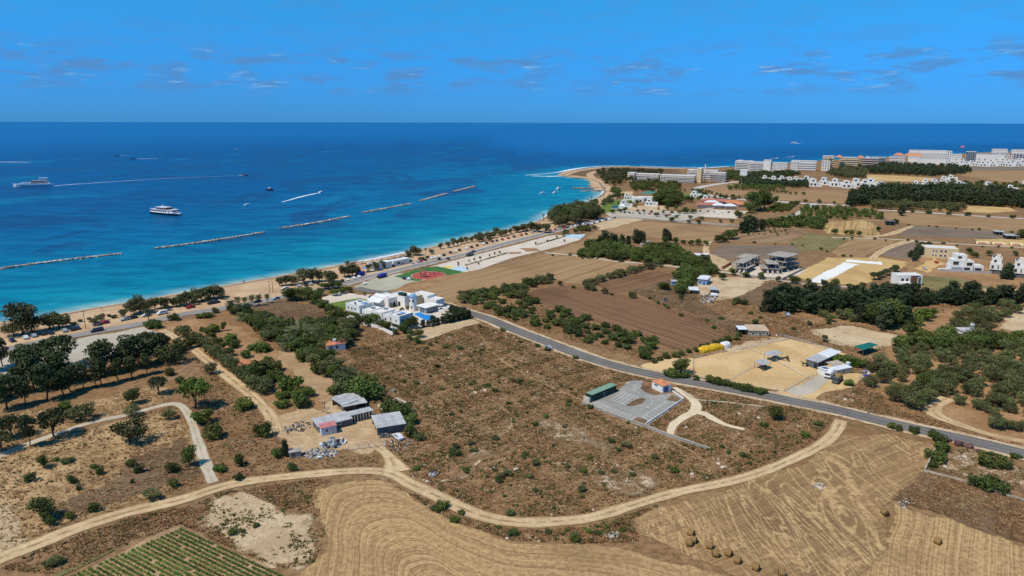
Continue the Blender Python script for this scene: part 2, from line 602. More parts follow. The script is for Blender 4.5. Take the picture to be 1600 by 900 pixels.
m_rock = ground_mat("limestone_patch", lambda nb, p: nb.mix(nb.step(nb.noise(p, 0.3, 5.0, 0.75), 0.36, 0.52), (0.60, 0.47, 0.33), (0.23, 0.14, 0.07)), bump=0.6)
m_lot = ground_mat("grey_gravel_lot", lambda nb, p: speckle(nb, p, (0.40, 0.345, 0.265), (0.50, 0.44, 0.345), 0.05, 0.7, 0.4), bump=0.2)
m_lotgreen = ground_mat("greenish_gravel_lot", lambda nb, p: speckle(nb, p, (0.35, 0.335, 0.235), (0.45, 0.415, 0.31), 0.05, 0.7, 0.4), bump=0.2)
m_pave = ground_mat("cream_paving", lambda nb, p: speckle(nb, p, (0.53, 0.44, 0.34), (0.64, 0.55, 0.44), 0.05, 0.8, 0.4), bump=0.1)
m_white = ground_mat("white_hard_core", lambda nb, p: speckle(nb, p, (0.70, 0.68, 0.62), (0.80, 0.78, 0.72), 0.05, 0.8, 0.4), bump=0.1)
m_yellow = ground_mat("yellow_sand", lambda nb, p: speckle(nb, p, (0.44, 0.28, 0.105), (0.58, 0.39, 0.17), 0.04, 0.5, 0.4), bump=0.3)
m_lawn = ground_mat("green_lawn", lambda nb, p: speckle(nb, p, (0.095, 0.145, 0.022), (0.17, 0.215, 0.045), 0.08, 0.6, 0.4), bump=0.2)
m_grass = ground_mat("olive_grass", lambda nb, p: speckle(nb, p, (0.14, 0.125, 0.045), (0.25, 0.195, 0.085), 0.06, 0.6, 0.5), bump=0.5)
m_turf_dark = ground_mat("playground_turf", lambda nb, p: speckle(nb, p, (0.045, 0.125, 0.032), (0.07, 0.17, 0.048), 0.2, 1.2, 0.4), soft=False, bump=0)
m_turf_red = ground_mat("playground_red", lambda nb, p: speckle(nb, p, (0.36, 0.068, 0.055), (0.44, 0.10, 0.08), 0.2, 1.2, 0.4), soft=False, bump=0)
m_turf_yel = ground_mat("playground_yellow", lambda nb, p: speckle(nb, p, (0.60, 0.45, 0.10), (0.7, 0.55, 0.16), 0.2, 1.2, 0.4), soft=False, bump=0)
m_court_blue = ground_mat("court_pale_blue", lambda nb, p: speckle(nb, p, (0.36, 0.50, 0.58), (0.45, 0.58, 0.65), 0.2, 1.2, 0.4), soft=False, bump=0)
m_court_green = ground_mat("court_green", lambda nb, p: speckle(nb, p, (0.06, 0.20, 0.16), (0.08, 0.24, 0.19), 0.2, 1.2, 0.4), soft=False, bump=0)
m_carpark = ground_mat("car_park_asphalt", lambda nb, p: speckle(nb, p, (0.25, 0.235, 0.205), (0.335, 0.315, 0.275), 0.12, 1.4, 0.4), soft=False, bump=0.1)
m_soil = ground_mat("crop_soil", lambda nb, p: speckle(nb, p, (0.30, 0.185, 0.095), (0.44, 0.295, 0.16), 0.15, 1.4, 0.5), bump=0.5)

m_stubble = ground_mat("stubble_field", lambda nb, p: stripes(nb, p, (0.27, 0.158, 0.072), (0.51, 0.335, 0.152), 1.6, 0.6, 0.75), bump=0.6)
m_stub_far = ground_mat("stubble_field_tan", lambda nb, p: stripes(nb, p, (0.25, 0.148, 0.07), (0.40, 0.252, 0.125), 3.5, 0.5, 0.3), bump=0.3)
m_stub_gold = ground_mat("stubble_field_gold", lambda nb, p: stripes(nb, p, (0.27, 0.165, 0.062), (0.58, 0.385, 0.165), 6.5, 0.2, 0.15), bump=0.3)
m_plough = ground_mat("ploughed_red_soil", lambda nb, p: stripes(nb, p, (0.135, 0.068, 0.033), (0.25, 0.142, 0.075), 3.5, 0.6, 0.4), bump=0.5)
m_grey_f = ground_mat("fallow_grey_field", lambda nb, p: stripes(nb, p, (0.16, 0.115, 0.082), (0.25, 0.185, 0.125), 6.0, 0.6, 0.3, (0.13, 0.13, 0.075)), bump=0.4)
m_vine_f = ground_mat("vineyard_soil", lambda nb, p: stripes(nb, p, (0.17, 0.095, 0.05), (0.37, 0.235, 0.13), 7.0, 0.1, 0.2), bump=0.4)


def tyre_field(nb, p):
    """stubble driven over in long curving sweeps"""
    c = stripes(nb, p, (0.19, 0.108, 0.052), (0.37, 0.228, 0.105), 1.5, 1.0, 0.4)
    keep = nb.step(nb.noise(p, 0.8, 3.0, 0.7), 0.28, 0.6)
    for rot, fr, s, where in ((0.75, 13.0, 0.05, 0.030), (1.9, 12.0, 0.045, 0.026), (1.35, 15.0, 0.06, 0.034), (2.7, 10.0, 0.05, 0.022)):
        q = nb.mapped(p, rot=(0, 0, rot), scale=(1.0, 0.2, 1.0))
        a = nb.noise(q, s, 1.5, 0.5, 1.7)
        l = nb.math('ABSOLUTE', nb.math('SUBTRACT', nb.math('FRACT', nb.math('MULTIPLY', a, fr * 1.5)), 0.5))
        l = nb.math('SUBTRACT', 1.0, nb.step(l, 0.04, 0.15))
        l = nb.math('MULTIPLY', l, nb.step(nb.noise(nb.mapped(p, rot=(0, 0, rot + 1)), where, 2.0, 0.6), 0.44, 0.56))
        c = nb.mix(nb.math('MULTIPLY', nb.math('MULTIPLY', l, keep), 0.75), c, (0.54, 0.36, 0.165))
    return c


m_tyre = ground_mat("driven_stubble_field", tyre_field, bump=0.6)


def track_col(lo, hi, mid, ruts=0.5):
    def f(nb, p):
        c = speckle(nb, p, lo, hi, 0.12, 0.9, 0.5)
        a = nb.math('ABSOLUTE', nb.attr('across'))
        strip = nb.math('ADD', nb.math('SUBTRACT', 1.0, nb.step(a, 0.04, 0.24)), nb.math('MULTIPLY', nb.step(a, 0.5, 0.75), 0.8))
        strip = nb.math('MULTIPLY', strip, nb.step(nb.noise(p, 0.3, 4.0, 0.7), 0.38, 0.6))
        return nb.mix(nb.math('MULTIPLY', strip, ruts), c, mid)
    return f


m_track = ground_mat("dirt_track", track_col((0.46, 0.315, 0.165), (0.62, 0.445, 0.25), (0.27, 0.175, 0.085), 0.95), bump=0.4)
m_gravel_t = ground_mat("grey_gravel_track", track_col((0.44, 0.37, 0.27), (0.56, 0.475, 0.35), (0.34, 0.25, 0.15), 0.7), bump=0.4)
m_path = ground_mat("cream_gravel_path", track_col((0.60, 0.475, 0.30), (0.70, 0.575, 0.39), (0.6, 0.47, 0.3), 0.2), bump=0.3)
m_concrete_t = ground_mat("concrete_road", track_col((0.45, 0.42, 0.37), (0.55, 0.52, 0.46), (0.40, 0.36, 0.31), 0.2), bump=0.1)


def asphalt(lo, hi):
    def f(nb, p):
        a = nb.math('ABSOLUTE', nb.attr('across'))
        c = speckle(nb, p, lo, hi, 0.08, 1.1, 0.5)
        wear = nb.math('SUBTRACT', 1.0, nb.step(nb.math('ABSOLUTE', nb.math('SUBTRACT', a, 0.42)), 0.08, 0.26))
        return nb.mix(nb.math('MULTIPLY', wear, 0.35), c, tuple(x * 1.35 for x in hi))
    return f


m_road = ground_mat("road_asphalt", asphalt((0.125, 0.113, 0.100), (0.175, 0.158, 0.140)), soft=False, bump=0.1, rough=0.85)
m_road_pale = ground_mat("coast_road_asphalt", asphalt((0.215, 0.195, 0.172), (0.28, 0.255, 0.225)), soft=False, bump=0.1, rough=0.85)
m_kerb = plain("kerb_concrete", (0.50, 0.48, 0.44), 0.85, 0.1, 0.4)

# ------------------------------------------------------------------ fields, beach, yards (farthest first)
# headland and beach
patch("headland", [(884, 274), (900, 267), (935, 262), (985, 261.5), (1060, 264), (1060, 272), (985, 275), (940, 276), (905, 275.5)], m_brown, soft=10, jitter=8)
ribbon("beach", [(878, 273.8), (900, 266.6), (945, 261.6), (985, 260.8), (1034, 263), (1085, 264)], [26, 30, 22, 18, 18], m_sand, lift=0)
ribbon("beach", [(886, 274.5), (912, 277.6), (928, 280.5), (938, 290), (942, 297)], [34, 26, 28, 40, 30], m_sand)
ribbon("path", [(926, 279), (922, 272), (935, 267), (948, 264)], 16, m_sand)
patch("beach", [(0, 503), (57, 497), (132, 483), (208, 470.5), (308, 453), (421, 433.5), (497, 420), (557, 408.5), (606, 398.5), (642, 393), (689, 382),
                (727, 372), (808, 355), (843, 344), (864, 331), (921, 314), (951, 299), (965, 304), (960, 318), (935, 330), (900, 345),
                (857, 362), (800, 376), (727, 396), (670, 409), (632, 417), (579, 429), (538, 442), (500, 451), (436, 465), (393, 473),
                (289, 489), (227, 505), (151, 518), (87, 529), (0, 545), (-120, 565), (-120, 522)], m_sand, cell=3.2, soft=1.5, jitter=0.6)
_wl = SHORE[2:int(len(SHORE) * 0.36):3]
_tt = np.gradient(_wl, axis=0)
_tt /= np.linalg.norm(_tt, axis=1)[:, None]
_off = np.stack([-_tt[:, 1], _tt[:, 0]], 1)          # towards the sea
m_wet = ground_mat("wet_sand", lambda nb, p: nb.mix(nb.step(nb.math('ADD', nb.attr('across'), nb.math('MULTIPLY', nb.noise(p, 0.1, 3.0), 0.8)), 0.1, 0.9), speckle(nb, p, (0.43, 0.275, 0.155), (0.57, 0.395, 0.235), 0.06, 0.5, 0.4), (0.27, 0.185, 0.12)), soft=False, bump=0.1)
ribbon("wet_sand", None, 7.0, m_wet, world=[tuple(q) for q in (_wl - _off * 2.9)], wobble=0.0)
# far right fields
patch("field", [(1520, 266), (1600, 262), (1660, 268), (1660, 288), (1560, 284), (1500, 274)], m_stub_far, soft=5, angle=(1480, 275, 1600, 279))
patch("field", [(1450, 262), (1530, 257), (1660, 258), (1660, 266), (1520, 267)], m_grey_f, soft=5, angle=(1480, 262, 1600, 264))
patch("field", [(1354, 273), (1400, 274.5), (1460, 278), (1450, 284), (1372, 283), (1352, 279)], m_yellow, soft=4)
patch("field", [(1203, 305), (1262, 295), (1330, 298), (1342, 308), (1325, 318), (1269, 315), (1215, 313)], m_stub_far, soft=4, angle=(1210, 309, 1320, 313))
patch("field", [(1097, 293), (1154, 286), (1176, 291), (1150, 297), (1182, 300), (1172, 305), (1141, 306), (1110, 302)], m_stub_far, soft=3, angle=(1100, 296, 1170, 303))
patch("field", [(1512, 322), (1575, 324), (1590, 330), (1545, 333), (1505, 331)], m_yellow, soft=3)
patch("field", [(1450, 320), (1480, 322), (1478, 331), (1448, 328)], m_yellow, soft=3)
patch("field", [(1380, 331), (1440, 334), (1600, 343), (1680, 350), (1680, 368), (1590, 362), (1500, 356), (1420, 350), (1385, 345)], m_stub_far, soft=3, angle=(1400, 340, 1600, 352))
patch("field", [(1425, 352), (1520, 358), (1590, 364), (1590, 374), (1500, 372), (1405, 368)], m_grey_f, soft=3, angle=(1420, 358, 1590, 370))
patch("field", [(1520, 374), (1600, 373), (1680, 378), (1680, 388), (1560, 384)], m_yellow, soft=2.5)
patch("field", [(1293, 347), (1350, 344), (1368, 350), (1377, 361), (1372, 371), (1335, 369), (1288, 364)], m_stub_gold, soft=1.5, angle=(1318, 367, 1322, 347))
patch("field", [(1145, 359), (1230, 352), (1262, 362), (1228, 380), (1150, 378), (1128, 374)], m_vine_f, soft=2, angle=(1130, 374, 1250, 358))
patch("field", [(1230, 380), (1262, 364), (1330, 371), (1300, 392), (1250, 391)], m_grass, soft=2)
patch("field", [(1300, 392), (1332, 371), (1400, 376), (1350, 402), (1310, 402)], m_stub_far, soft=1.5, angle=(1310, 400, 1390, 378))
patch("field", [(1372, 398), (1405, 378), (1450, 381), (1420, 404)], m_grey_f, soft=1.5, angle=(1380, 398, 1430, 384))
patch("field", [(1106, 398), (1130, 382), (1240, 384), (1252, 395), (1225, 404), (1135, 404)], m_grey_f, soft=1.5, angle=(1120, 396, 1230, 392))
patch("field", [(1236, 430), (1296, 403), (1370, 402), (1428, 410), (1368, 436), (1348, 448), (1274, 441)], m_yellow, soft=1.5)
ribbon("site_road", [(1272, 441), (1300, 427), (1330, 411.5)], 11, m_white)
ribbon("site_road", [(1322, 407), (1350, 409.5), (1378, 411.5)], 12, m_white)
patch("yard", [(1415, 412), (1450, 396), (1530, 404), (1620, 424), (1640, 470), (1560, 462), (1480, 446), (1420, 440)], m_orange, soft=4, jitter=3)
patch("yard", [(1430, 420), (1460, 400), (1475, 412), (1450, 428)], m_yellow, soft=3, jitter=2)
patch("yard", [(1540, 452), (1600, 452), (1640, 470), (1570, 466)], m_pale, soft=3.5, jitter=2.5)
patch("field", [(1420, 430), (1500, 434), (1545, 450), (1500, 458), (1440, 452), (1418, 444)], m_grass, soft=2)
# tan fields around the crossroads
patch("field", [(856, 396), (905, 378), (950, 350), (1010, 346), (1155, 356), (1148, 368), (1110, 378), (1030, 372), (990, 368), (930, 388), (900, 397)], m_stub_far, soft=2, angle=(940, 372, 1110, 356))
patch("field", [(1085, 343), (1150, 345), (1148, 350), (1090, 347)], m_orange, soft=1.5)
patch("yard", [(925, 347), (965, 337), (1012, 341), (990, 348), (940, 360)], m_pale, soft=3.5, jitter=2.5)
patch("car_park", [(1085, 337), (1110, 326.5), (1168, 330), (1150, 342), (1085, 338)], m_pave, soft=1)
patch("car_park", [(945, 331), (985, 327), (1065, 331), (1115, 324), (1110, 330), (1075, 345), (1010, 341), (950, 338)], m_lot, soft=1.5)
patch("yard", [(975, 321), (1040, 322), (1038, 330), (980, 330)], m_pale, soft=3.5, jitter=2.5)
patch("lawn", [(936, 326), (955, 314), (985, 309), (990, 318), (965, 330), (938, 334)], m_lawn, soft=2)
patch("lawn", [(1056, 302), (1085, 303), (1110, 306), (1100, 311), (1060, 309)], m_lawn, soft=2)
patch("yard", [(966, 300), (990, 299), (988, 306), (964, 307)], m_paddock, soft=3, jitter=2)
# promenade, car park and play area beside the coast road
patch("promenade", [(668, 418), (728, 402), (800, 384), (860, 368), (915, 366), (905, 375), (870, 386), (800, 403), (735, 426), (700, 427)], m_pave, cell=1.4, soft=0.5, jitter=0.2)
patch("flower_bed", [(812, 388), (838, 388), (845, 392), (822, 393)], m_orange, cell=0.8, soft=0.6)
patch("flower_bed", [(794, 394), (816, 393), (812, 396), (795, 397)], m_orange, cell=0.8, soft=0.6)
patch("play_court", [(884, 366), (913, 367), (905, 373), (888, 371)], m_court_blue, cell=0.9, soft=0.3, jitter=0)
patch("play_court", [(684, 419), (701, 416), (712, 420), (694, 423)], m_turf_yel, cell=0.8, soft=0.3, jitter=0)
patch("play_court", [(702, 420), (722, 417), (730, 422), (712, 426)], m_court_blue, cell=0.8, soft=0.3, jitter=0)
patch("car_park", [(553, 448), (585, 435), (625, 427), (655, 432), (668, 438), (650, 447), (620, 456), (588, 457), (560, 453)], m_lotgreen, soft=1.2, jitter=0.5)
patch("play_turf", [(619, 432), (655, 420.5), (674, 432), (652, 439)], m_turf_dark, cell=0.7, soft=0.3, jitter=0)
patch("play_turf", [(660, 419), (682, 416.5), (722, 425), (692, 436), (668, 430)], m_turf_dark, cell=0.7, soft=0.3, jitter=0)
_pc = G(669.5, 430.5)
_rx = 25.0 * M_PER_PX(669.5, 430.5)
patch("play_circle", None, m_pave, cell=0.6, soft=0.3, jitter=0, world=[(_pc.x + (_rx + 0.9) * math.cos(a), _pc.y + (_rx + 0.9) * 1.05 * math.sin(a)) for a in np.linspace(0, 6.283, 48)[:-1]])
patch("play_circle", None, m_turf_red, cell=0.6, soft=0.3, jitter=0, world=[(_pc.x + _rx * math.cos(a), _pc.y + _rx * 1.05 * math.sin(a)) for a in np.linspace(0, 6.283, 48)[:-1]])
# fields in the middle
patch("field", [(648, 452), (700, 430), (760, 419), (852, 397), (900, 401), (995, 413), (1000, 419), (930, 443), (885, 443), (862, 434), (800, 447), (742, 463), (705, 474), (690, 470)], m_stub_far, soft=1.5, angle=(700, 452, 880, 404))
patch("field_margin", [(600, 456), (650, 440), (700, 429), (715, 430), (660, 452), (690, 470), (675, 470), (640, 458)], m_orange, soft=1.5)
patch("field", [(812, 461), (840, 452), (880, 446), (925, 452), (1000, 466), (1070, 488), (1138, 520), (1140, 530), (1090, 546), (1050, 546), (1000, 522), (930, 503), (868, 482)], m_plough, soft=1.5, angle=(880, 452, 1110, 525))
patch("field", [(925, 443), (985, 430), (1030, 423), (1070, 424), (1062, 436), (1020, 450), (960, 458)], m_plough, soft=1.5, angle=(940, 450, 1040, 425))
patch("field", [(985, 455), (1040, 440), (1075, 445), (1090, 470), (1140, 500), (1190, 505), (1150, 525), (1080, 488), (1020, 468)], m_brown, soft=2)
patch("yard", [(1080, 440), (1120, 432), (1205, 437), (1180, 452), (1150, 467), (1120, 470), (1075, 455)], m_pale, soft=3.5, jitter=2.5)
patch("yard", [(1092, 402), (1112, 398), (1140, 408), (1165, 425), (1125, 422), (1100, 412)], m_pale, soft=2.5, jitter=2)
patch("yard", [(1150, 424), (1190, 414), (1262, 420), (1238, 436), (1180, 432)], m_pave, soft=1)
patch("field", [(1150, 468), (1205, 440), (1345, 450), (1345, 462), (1200, 470), (1190, 480)], m_brown, soft=2)
# horse yard
patch("paddock", [(1083, 562), (1120, 552), (1165, 545), (1235, 530), (1300, 545), (1335, 560), (1300, 576), (1228, 612), (1190, 607), (1130, 597), (1085, 588)], m_paddock, soft=1, jitter=0.5)
patch("yard", [(1195, 617), (1232, 605), (1300, 580), (1352, 585), (1330, 606), (1290, 612), (1262, 632), (1240, 628)], m_paddock, soft=1.2)
patch("driveway", [(1228, 613), (1252, 600), (1290, 578), (1305, 582), (1296, 596), (1270, 612), (1245, 618)], m_lot, soft=1.0)
patch("paddock", [(1270, 516), (1330, 509), (1402, 524), (1408, 540), (1360, 546), (1310, 540), (1285, 530)], m_pale, soft=2.5, jitter=2)
patch("yard", [(1000, 572), (1030, 562), (1080, 560), (1088, 588), (1060, 590)], m_paddock, soft=1.5)
patch("yard", [(1130, 545), (1168, 535), (1215, 525), (1240, 530), (1180, 543), (1140, 552)], m_pale, soft=2.5, jitter=2)
# olive grove soil and the slope by the road
patch("grove_soil", [(1375, 545), (1440, 520), (1600, 490), (1680, 500), (1680, 720), (1600, 706), (1530, 680), (1460, 655), (1400, 640), (1360, 610), (1360, 580)], m_orange, soft=5, jitter=4)
patch("grove_soil", [(1200, 480), (1300, 492), (1400, 500), (1600, 470), (1640, 500), (1440, 525), (1330, 508), (1240, 500)], m_orange, soft=5, jitter=4)
patch("yard", [(1570, 500), (1600, 482), (1640, 490), (1640, 530), (1590, 522), (1565, 512)], m_pale, soft=3.5, jitter=2.5)
patch("bare_ground", [(1480, 700), (1530, 702), (1600, 728), (1660, 745), (1660, 775), (1600, 772), (1540, 752), (1470, 735)], m_rock, soft=2.5)
# left side
patch("car_park", [(100, 534), (225, 511), (243, 520), (215, 545), (130, 578), (60, 590), (-60, 600), (-60, 565), (60, 545)], m_lot, soft=1.2)
patch("orchard_soil", [(258, 507), (300, 498), (345, 500), (420, 542), (490, 568), (532, 600), (520, 642), (432, 652), (380, 602), (310, 545)], m_orange, soft=4, jitter=3)
patch("bare_strip", [(430, 545), (470, 552), (528, 590), (525, 612), (505, 628), (470, 595), (440, 570)], m_soil, soft=2)
patch("field", [(385, 482), (440, 470), (508, 478), (545, 505), (500, 508), (440, 504)], m_brown, soft=1.5)
patch("field", [(-80, 725), (60, 690), (200, 655), (268, 640), (298, 680), (318, 742), (240, 772), (120, 815), (0, 852), (-80, 870)], m_tan, soft=3)
patch("field", [(150, 760), (210, 715), (290, 690), (312, 735), (240, 768), (120, 812), (80, 800)], m_brown, soft=5, jitter=3)
patch("field", [(-80, 690), (0, 650), (120, 630), (250, 600), (268, 628), (200, 645), (90, 672), (0, 708), (-80, 735)], m_tan, soft=3)
patch("track", [(0, 795), (14, 790), (40, 820), (52, 845), (0, 868), (-40, 870), (-40, 780)], m_pale, soft=2.5, jitter=2)
patch("farm_yard", [(428, 652), (480, 640), (530, 648), (600, 655), (605, 692), (580, 712), (540, 700), (470, 708), (440, 690)], m_yard, soft=3, jitter=2)
patch("farm_yard", [(500, 632), (530, 615), (580, 640), (560, 650), (520, 650)], m_pale, soft=3.5, jitter=2.5)
patch("bare_ground", [(330, 775), (380, 768), (430, 790), (490, 800), (508, 840), (480, 880), (420, 880), (360, 842), (325, 815)], m_pale, soft=5, jitter=3)
patch("crop_field", [(95, 905), (190, 860), (281, 822), (330, 846), (450, 902), (460, 960), (60, 960)], m_soil, soft=1)
patch("field", [(484, 766), (530, 752), (598, 752), (640, 777), (690, 807), (740, 828), (800, 846), (900, 852), (1000, 862), (1060, 882), (1150, 905), (1180, 960), (440, 960), (470, 890), (505, 860), (514, 820), (496, 792)],
      m_stubble, cell=1.0, soft=1.2, fan=(770, 1020), guide=[(450, 1010), (478, 940), (498, 875), (505, 835), (507, 800), (522, 770), (560, 757), (605, 759), (640, 777), (690, 807), (740, 828), (800, 846), (900, 853), (1000, 864), (1150, 908), (1320, 975)])
patch("field", [(985, 812), (1060, 785), (1140, 765), (1260, 722), (1312, 676), (1390, 682), (1462, 697), (1450, 740), (1425, 760), (1385, 795), (1380, 850), (1360, 960), (1200, 960), (1165, 905), (1070, 868), (1000, 840)],
      m_tyre, cell=1.2, soft=1.5, angle=(1000, 820, 1250, 730))
patch("field", [(1395, 785), (1470, 806), (1600, 852), (1700, 890), (1700, 980), (1340, 980), (1375, 860)], m_stubble, cell=1.2, soft=3.5, jitter=2.5, angle=(1400, 900, 1420, 800))
patch("field", [(1450, 735), (1540, 758), (1620, 790), (1700, 820), (1700, 885), (1600, 848), (1480, 805), (1400, 782), (1430, 758)], m_brown, cell=1.6, soft=4, jitter=3)
patch("bare_ground", [(715, 722), (745, 700), (775, 705), (770, 712), (740, 720), (730, 745), (705, 752)], m_rock, cell=0.9, soft=2.5, jitter=2.5)
patch("bare_ground", [(745, 698), (735, 690), (760, 686), (790, 668), (800, 650), (808, 652), (798, 676), (770, 692)], m_rock, cell=0.9, soft=2.5, jitter=2.5)
patch("bare_ground", [(850, 660), (900, 672), (960, 690), (940, 705), (880, 690), (840, 676)], m_rock, cell=1.2, soft=5, jitter=4)
patch("bare_ground", [(1020, 690), (1052, 696), (1046, 704), (1022, 703)], m_rock, cell=0.8, soft=2, jitter=1.5)
patch("bare_ground", [(930, 745), (990, 735), (1030, 750), (985, 770), (940, 765)], m_rock, cell=1.2, soft=5, jitter=4)
# villa ground
patch("paving", [(538, 480), (560, 462), (600, 458), (690, 476), (735, 497), (640, 515), (560, 508)], m_pave, soft=0.8, jitter=0.3)
patch("lawn", [(512, 475), (545, 462), (578, 470), (575, 477), (545, 482), (535, 485)], m_lawn, soft=0.6, jitter=0.3)
patch("paving", [(502, 466), (530, 456), (580, 464), (560, 466), (515, 474)], m_pave, soft=0.6, jitter=0.3)
patch("sandy_verge", [(640, 516), (690, 506), (735, 498), (748, 504), (705, 517), (662, 532), (645, 527)], m_pale, soft=1)
# visitors' car park
patch("car_park", [(920, 631), (966, 613), (988, 596), (1001, 596), (999, 607), (1010, 615), (1023, 619), (1050, 616), (1066, 625), (1006, 666), (985, 659)], m_carpark, cell=0.6, soft=0.3, jitter=0.1)
patch("planted_island", [(977.5, 633), (987, 626), (1001, 622), (1009.5, 624), (1004, 630), (985, 635.5)], m_brown, cell=0.4, soft=0.4, jitter=0.2)
patch("planted_island", [(1000, 607), (1005, 603), (1015, 603), (1022, 613), (1032, 615), (1022, 618), (1010, 614)], m_brown, cell=0.4, soft=0.4, jitter=0.2)
patch("planted_island", [(1041, 625), (1050, 617), (1066, 624), (1060, 628), (1048, 627)], m_brown, cell=0.4, soft=0.4, jitter=0.2)
patch("planted_island", [(988, 657), (996, 652), (1012, 657), (1006, 666), (996, 661)], m_brown, cell=0.4, soft=0.4, jitter=0.2)

# ------------------------------------------------------------------ tracks, paths and roads
ribbon("track", [(852, 395), (890, 398.5), (927, 403), (965, 408.5), (1036, 414.5), (1077, 420), (1124, 424.5), (1187, 433), (1260, 444), (1350, 450)], 5.0, m_gravel_t)
ribbon("track", [(1109, 377), (1103, 387), (1105, 396), (1114, 402), (1132, 411)], 5.5, m_track)
ribbon("track", [(1352, 371), (1390, 366), (1425, 353)], [6, 9, 5], m_track)
ribbon("track", [(1425, 376), (1395, 384), (1372, 396), (1362, 406)], [10, 7, 6], m_track)
ribbon("track", [(1300, 371), (1405, 374.5), (1486, 380.5), (1600, 387), (1700, 393)], 5.5, m_gravel_t)
ribbon("road", [(1372, 328), (1437, 331.5), (1502, 336), (1600, 341.5), (1700, 346)], 9, m_concrete_t)
ribbon("road", [(1220, 342), (1245, 334), (1262, 325), (1272, 319)], 8, m_concrete_t)
ribbon("road", [(1165, 283), (1140, 285), (1098, 291.5), (1088, 296), (1096, 302), (1115, 306.5), (1149, 311), (1215, 315), (1269, 318.5), (1330, 321)], 15, m_concrete_t)
ribbon("track", [(1480, 622), (1460, 635), (1461, 648), (1489, 660), (1545, 679), (1600, 690), (1680, 712)], [6, 7, 5, 3.5, 3.5], m_track)
ribbon("track", [(252, 516), (290, 536), (320, 560), (348, 582), (376, 604), (400, 624), (420, 646), (428, 664), (432, 676)], 5.0, m_track)
ribbon("track", [(-60, 740), (0, 712), (60, 688), (140, 661), (200, 648), (240, 637), (268, 631), (284, 635), (298, 655), (310, 692), (327, 740), (333, 754)], [3.5, 3.5, 3.5, 3.0, 3.6, 3.6], m_gravel_t)
ribbon("track", [(-60, 905), (0, 873), (62, 849), (125, 824), (206, 799), (281, 782), (340, 763), (390, 752), (490, 741), (565, 736), (610, 740), (640, 756),
                 (675, 772), (725, 796), (762, 809), (812, 817), (875, 815), (925, 809), (985, 791), (1057, 770), (1135, 754), (1193, 737), (1251, 712),
                 (1288, 692), (1306, 674), (1314, 657)], [6.5, 6.0, 5.0, 4.6, 5.6, 5.0, 4.4, 4.4, 4.4, 4.8], m_track, step=2.0, wobble=0.15)
ribbon("track", [(584, 694), (601, 707), (613, 721), (619, 738)], [4, 4, 5, 9], m_track)
ribbon("foot_path", [(1053, 606), (1073.5, 618.5), (1087, 631), (1085, 643), (1069, 652), (1051, 666), (1047, 683)], [2.6, 3.6, 4.2, 4.6, 3.6, 3.2, 2.8], m_path, step=1.0, wobble=0.1)
ribbon("foot_path", [(1084, 643), (1100, 647), (1117, 656), (1136, 665), (1164, 671.5)], [4.6, 4.0, 3.0, 2.4, 2.2], m_path, step=1.0, wobble=0.1)
ribbon("foot_path", [(1062, 608), (1087, 624), (1127, 628), (1195, 636)], 1.2, m_gravel_t, step=1.5)
ribbon("foot_path", [(690, 752), (722, 747), (736, 736), (748, 722), (775, 709), (803, 690), (830, 686)], [0.8, 1.3, 0.9, 1.2, 0.6, 0.5], m_rock, step=1.0, wobble=0.9)
ribbon("foot_path", [(600, 560), (660, 570), (720, 600), (790, 640), (800, 668)], 0.7, m_tan, step=1.5, wobble=0.9)
ribbon("foot_path", [(742, 512), (780, 560), (850, 600), (915, 628)], 0.7, m_tan, step=1.5, wobble=0.9)
ribbon("foot_path", [(1050, 690), (1090, 712), (1120, 745)], 0.8, m_tan, step=1.5, wobble=0.9)

ROAD_PX = [(556, 450), (575, 454.5), (600, 457.5), (640, 462), (681, 473), (727, 487.5), (766, 499.5), (800, 514), (850, 533), (900, 552.5), (950, 569), (1000, 581.5), (1056.7, 593),
           (1132, 606.5), (1208, 621), (1240, 628), (1300, 639.5), (1380, 659), (1474, 680), (1531, 692.7), (1600, 709.5), (1700, 735)]
_rv = smooth_line(W(ROAD_PX[4:]), 4.0)
ribbon("road_verge", None, 13.0, m_pale, world=[tuple(p) for p in _rv[::4]], wobble=0.15)
ribbon("road", ROAD_PX, 6.6, m_road, wobble=0.0)
COAST_PX = [(-160, 578), (0, 548), (60, 535.5), (87, 530), (151, 518.5), (227, 505), (289, 491), (340, 483.5), (393, 475), (436, 466), (490, 455), (534, 444.5), (579, 432), (632, 419.5),
            (670, 410.6), (727, 397.5), (800, 378), (857, 363.6), (898, 352.5), (932, 344.5), (962, 339.5), (1008, 341.5), (1046, 344.7), (1100, 349), (1156, 353)]
ribbon("pavement", None, 12.5, m_pave, world=[tuple(p) for p in smooth_line(W(COAST_PX[11:]), 8.0)[::2]], wobble=0.0)
ribbon("road", COAST_PX, 7.2, m_road_pale, wobble=0.0)
# ------------------------------------------------------------------ trees and shrubs
def leaf_mat(name, dark, lite, sub=0.0):
    m, nb, b = new_mat(name)
    oi = nb.node('ShaderNodeObjectInfo')
    r = oi.outputs['Random']
    n = nb.noise(nb.node('ShaderNodeTexCoord').outputs['Object'], 0.9, 2.0, 0.6)
    c = nb.mix(nb.step(n, 0.3, 0.7), dark, lite)
    hs = nb.node('ShaderNodeHueSaturation')
    nb.put(hs.inputs['Hue'], nb.math('ADD', 0.478, nb.math('MULTIPLY', nb.math('FRACT', nb.math('MULTIPLY', r, 7.3)), 0.044)))
    nb.put(hs.inputs['Value'], nb.math('ADD', 0.68, nb.math('MULTIPLY', r, 0.64)))
    nb.put(hs.inputs['Color'], c)
    nb.put(b.inputs['Base Color'], hs.outputs[0])
    b.inputs['Roughness'].default_value = 0.75
    b.inputs['Specular IOR Level'].default_value = 0.15
    return m


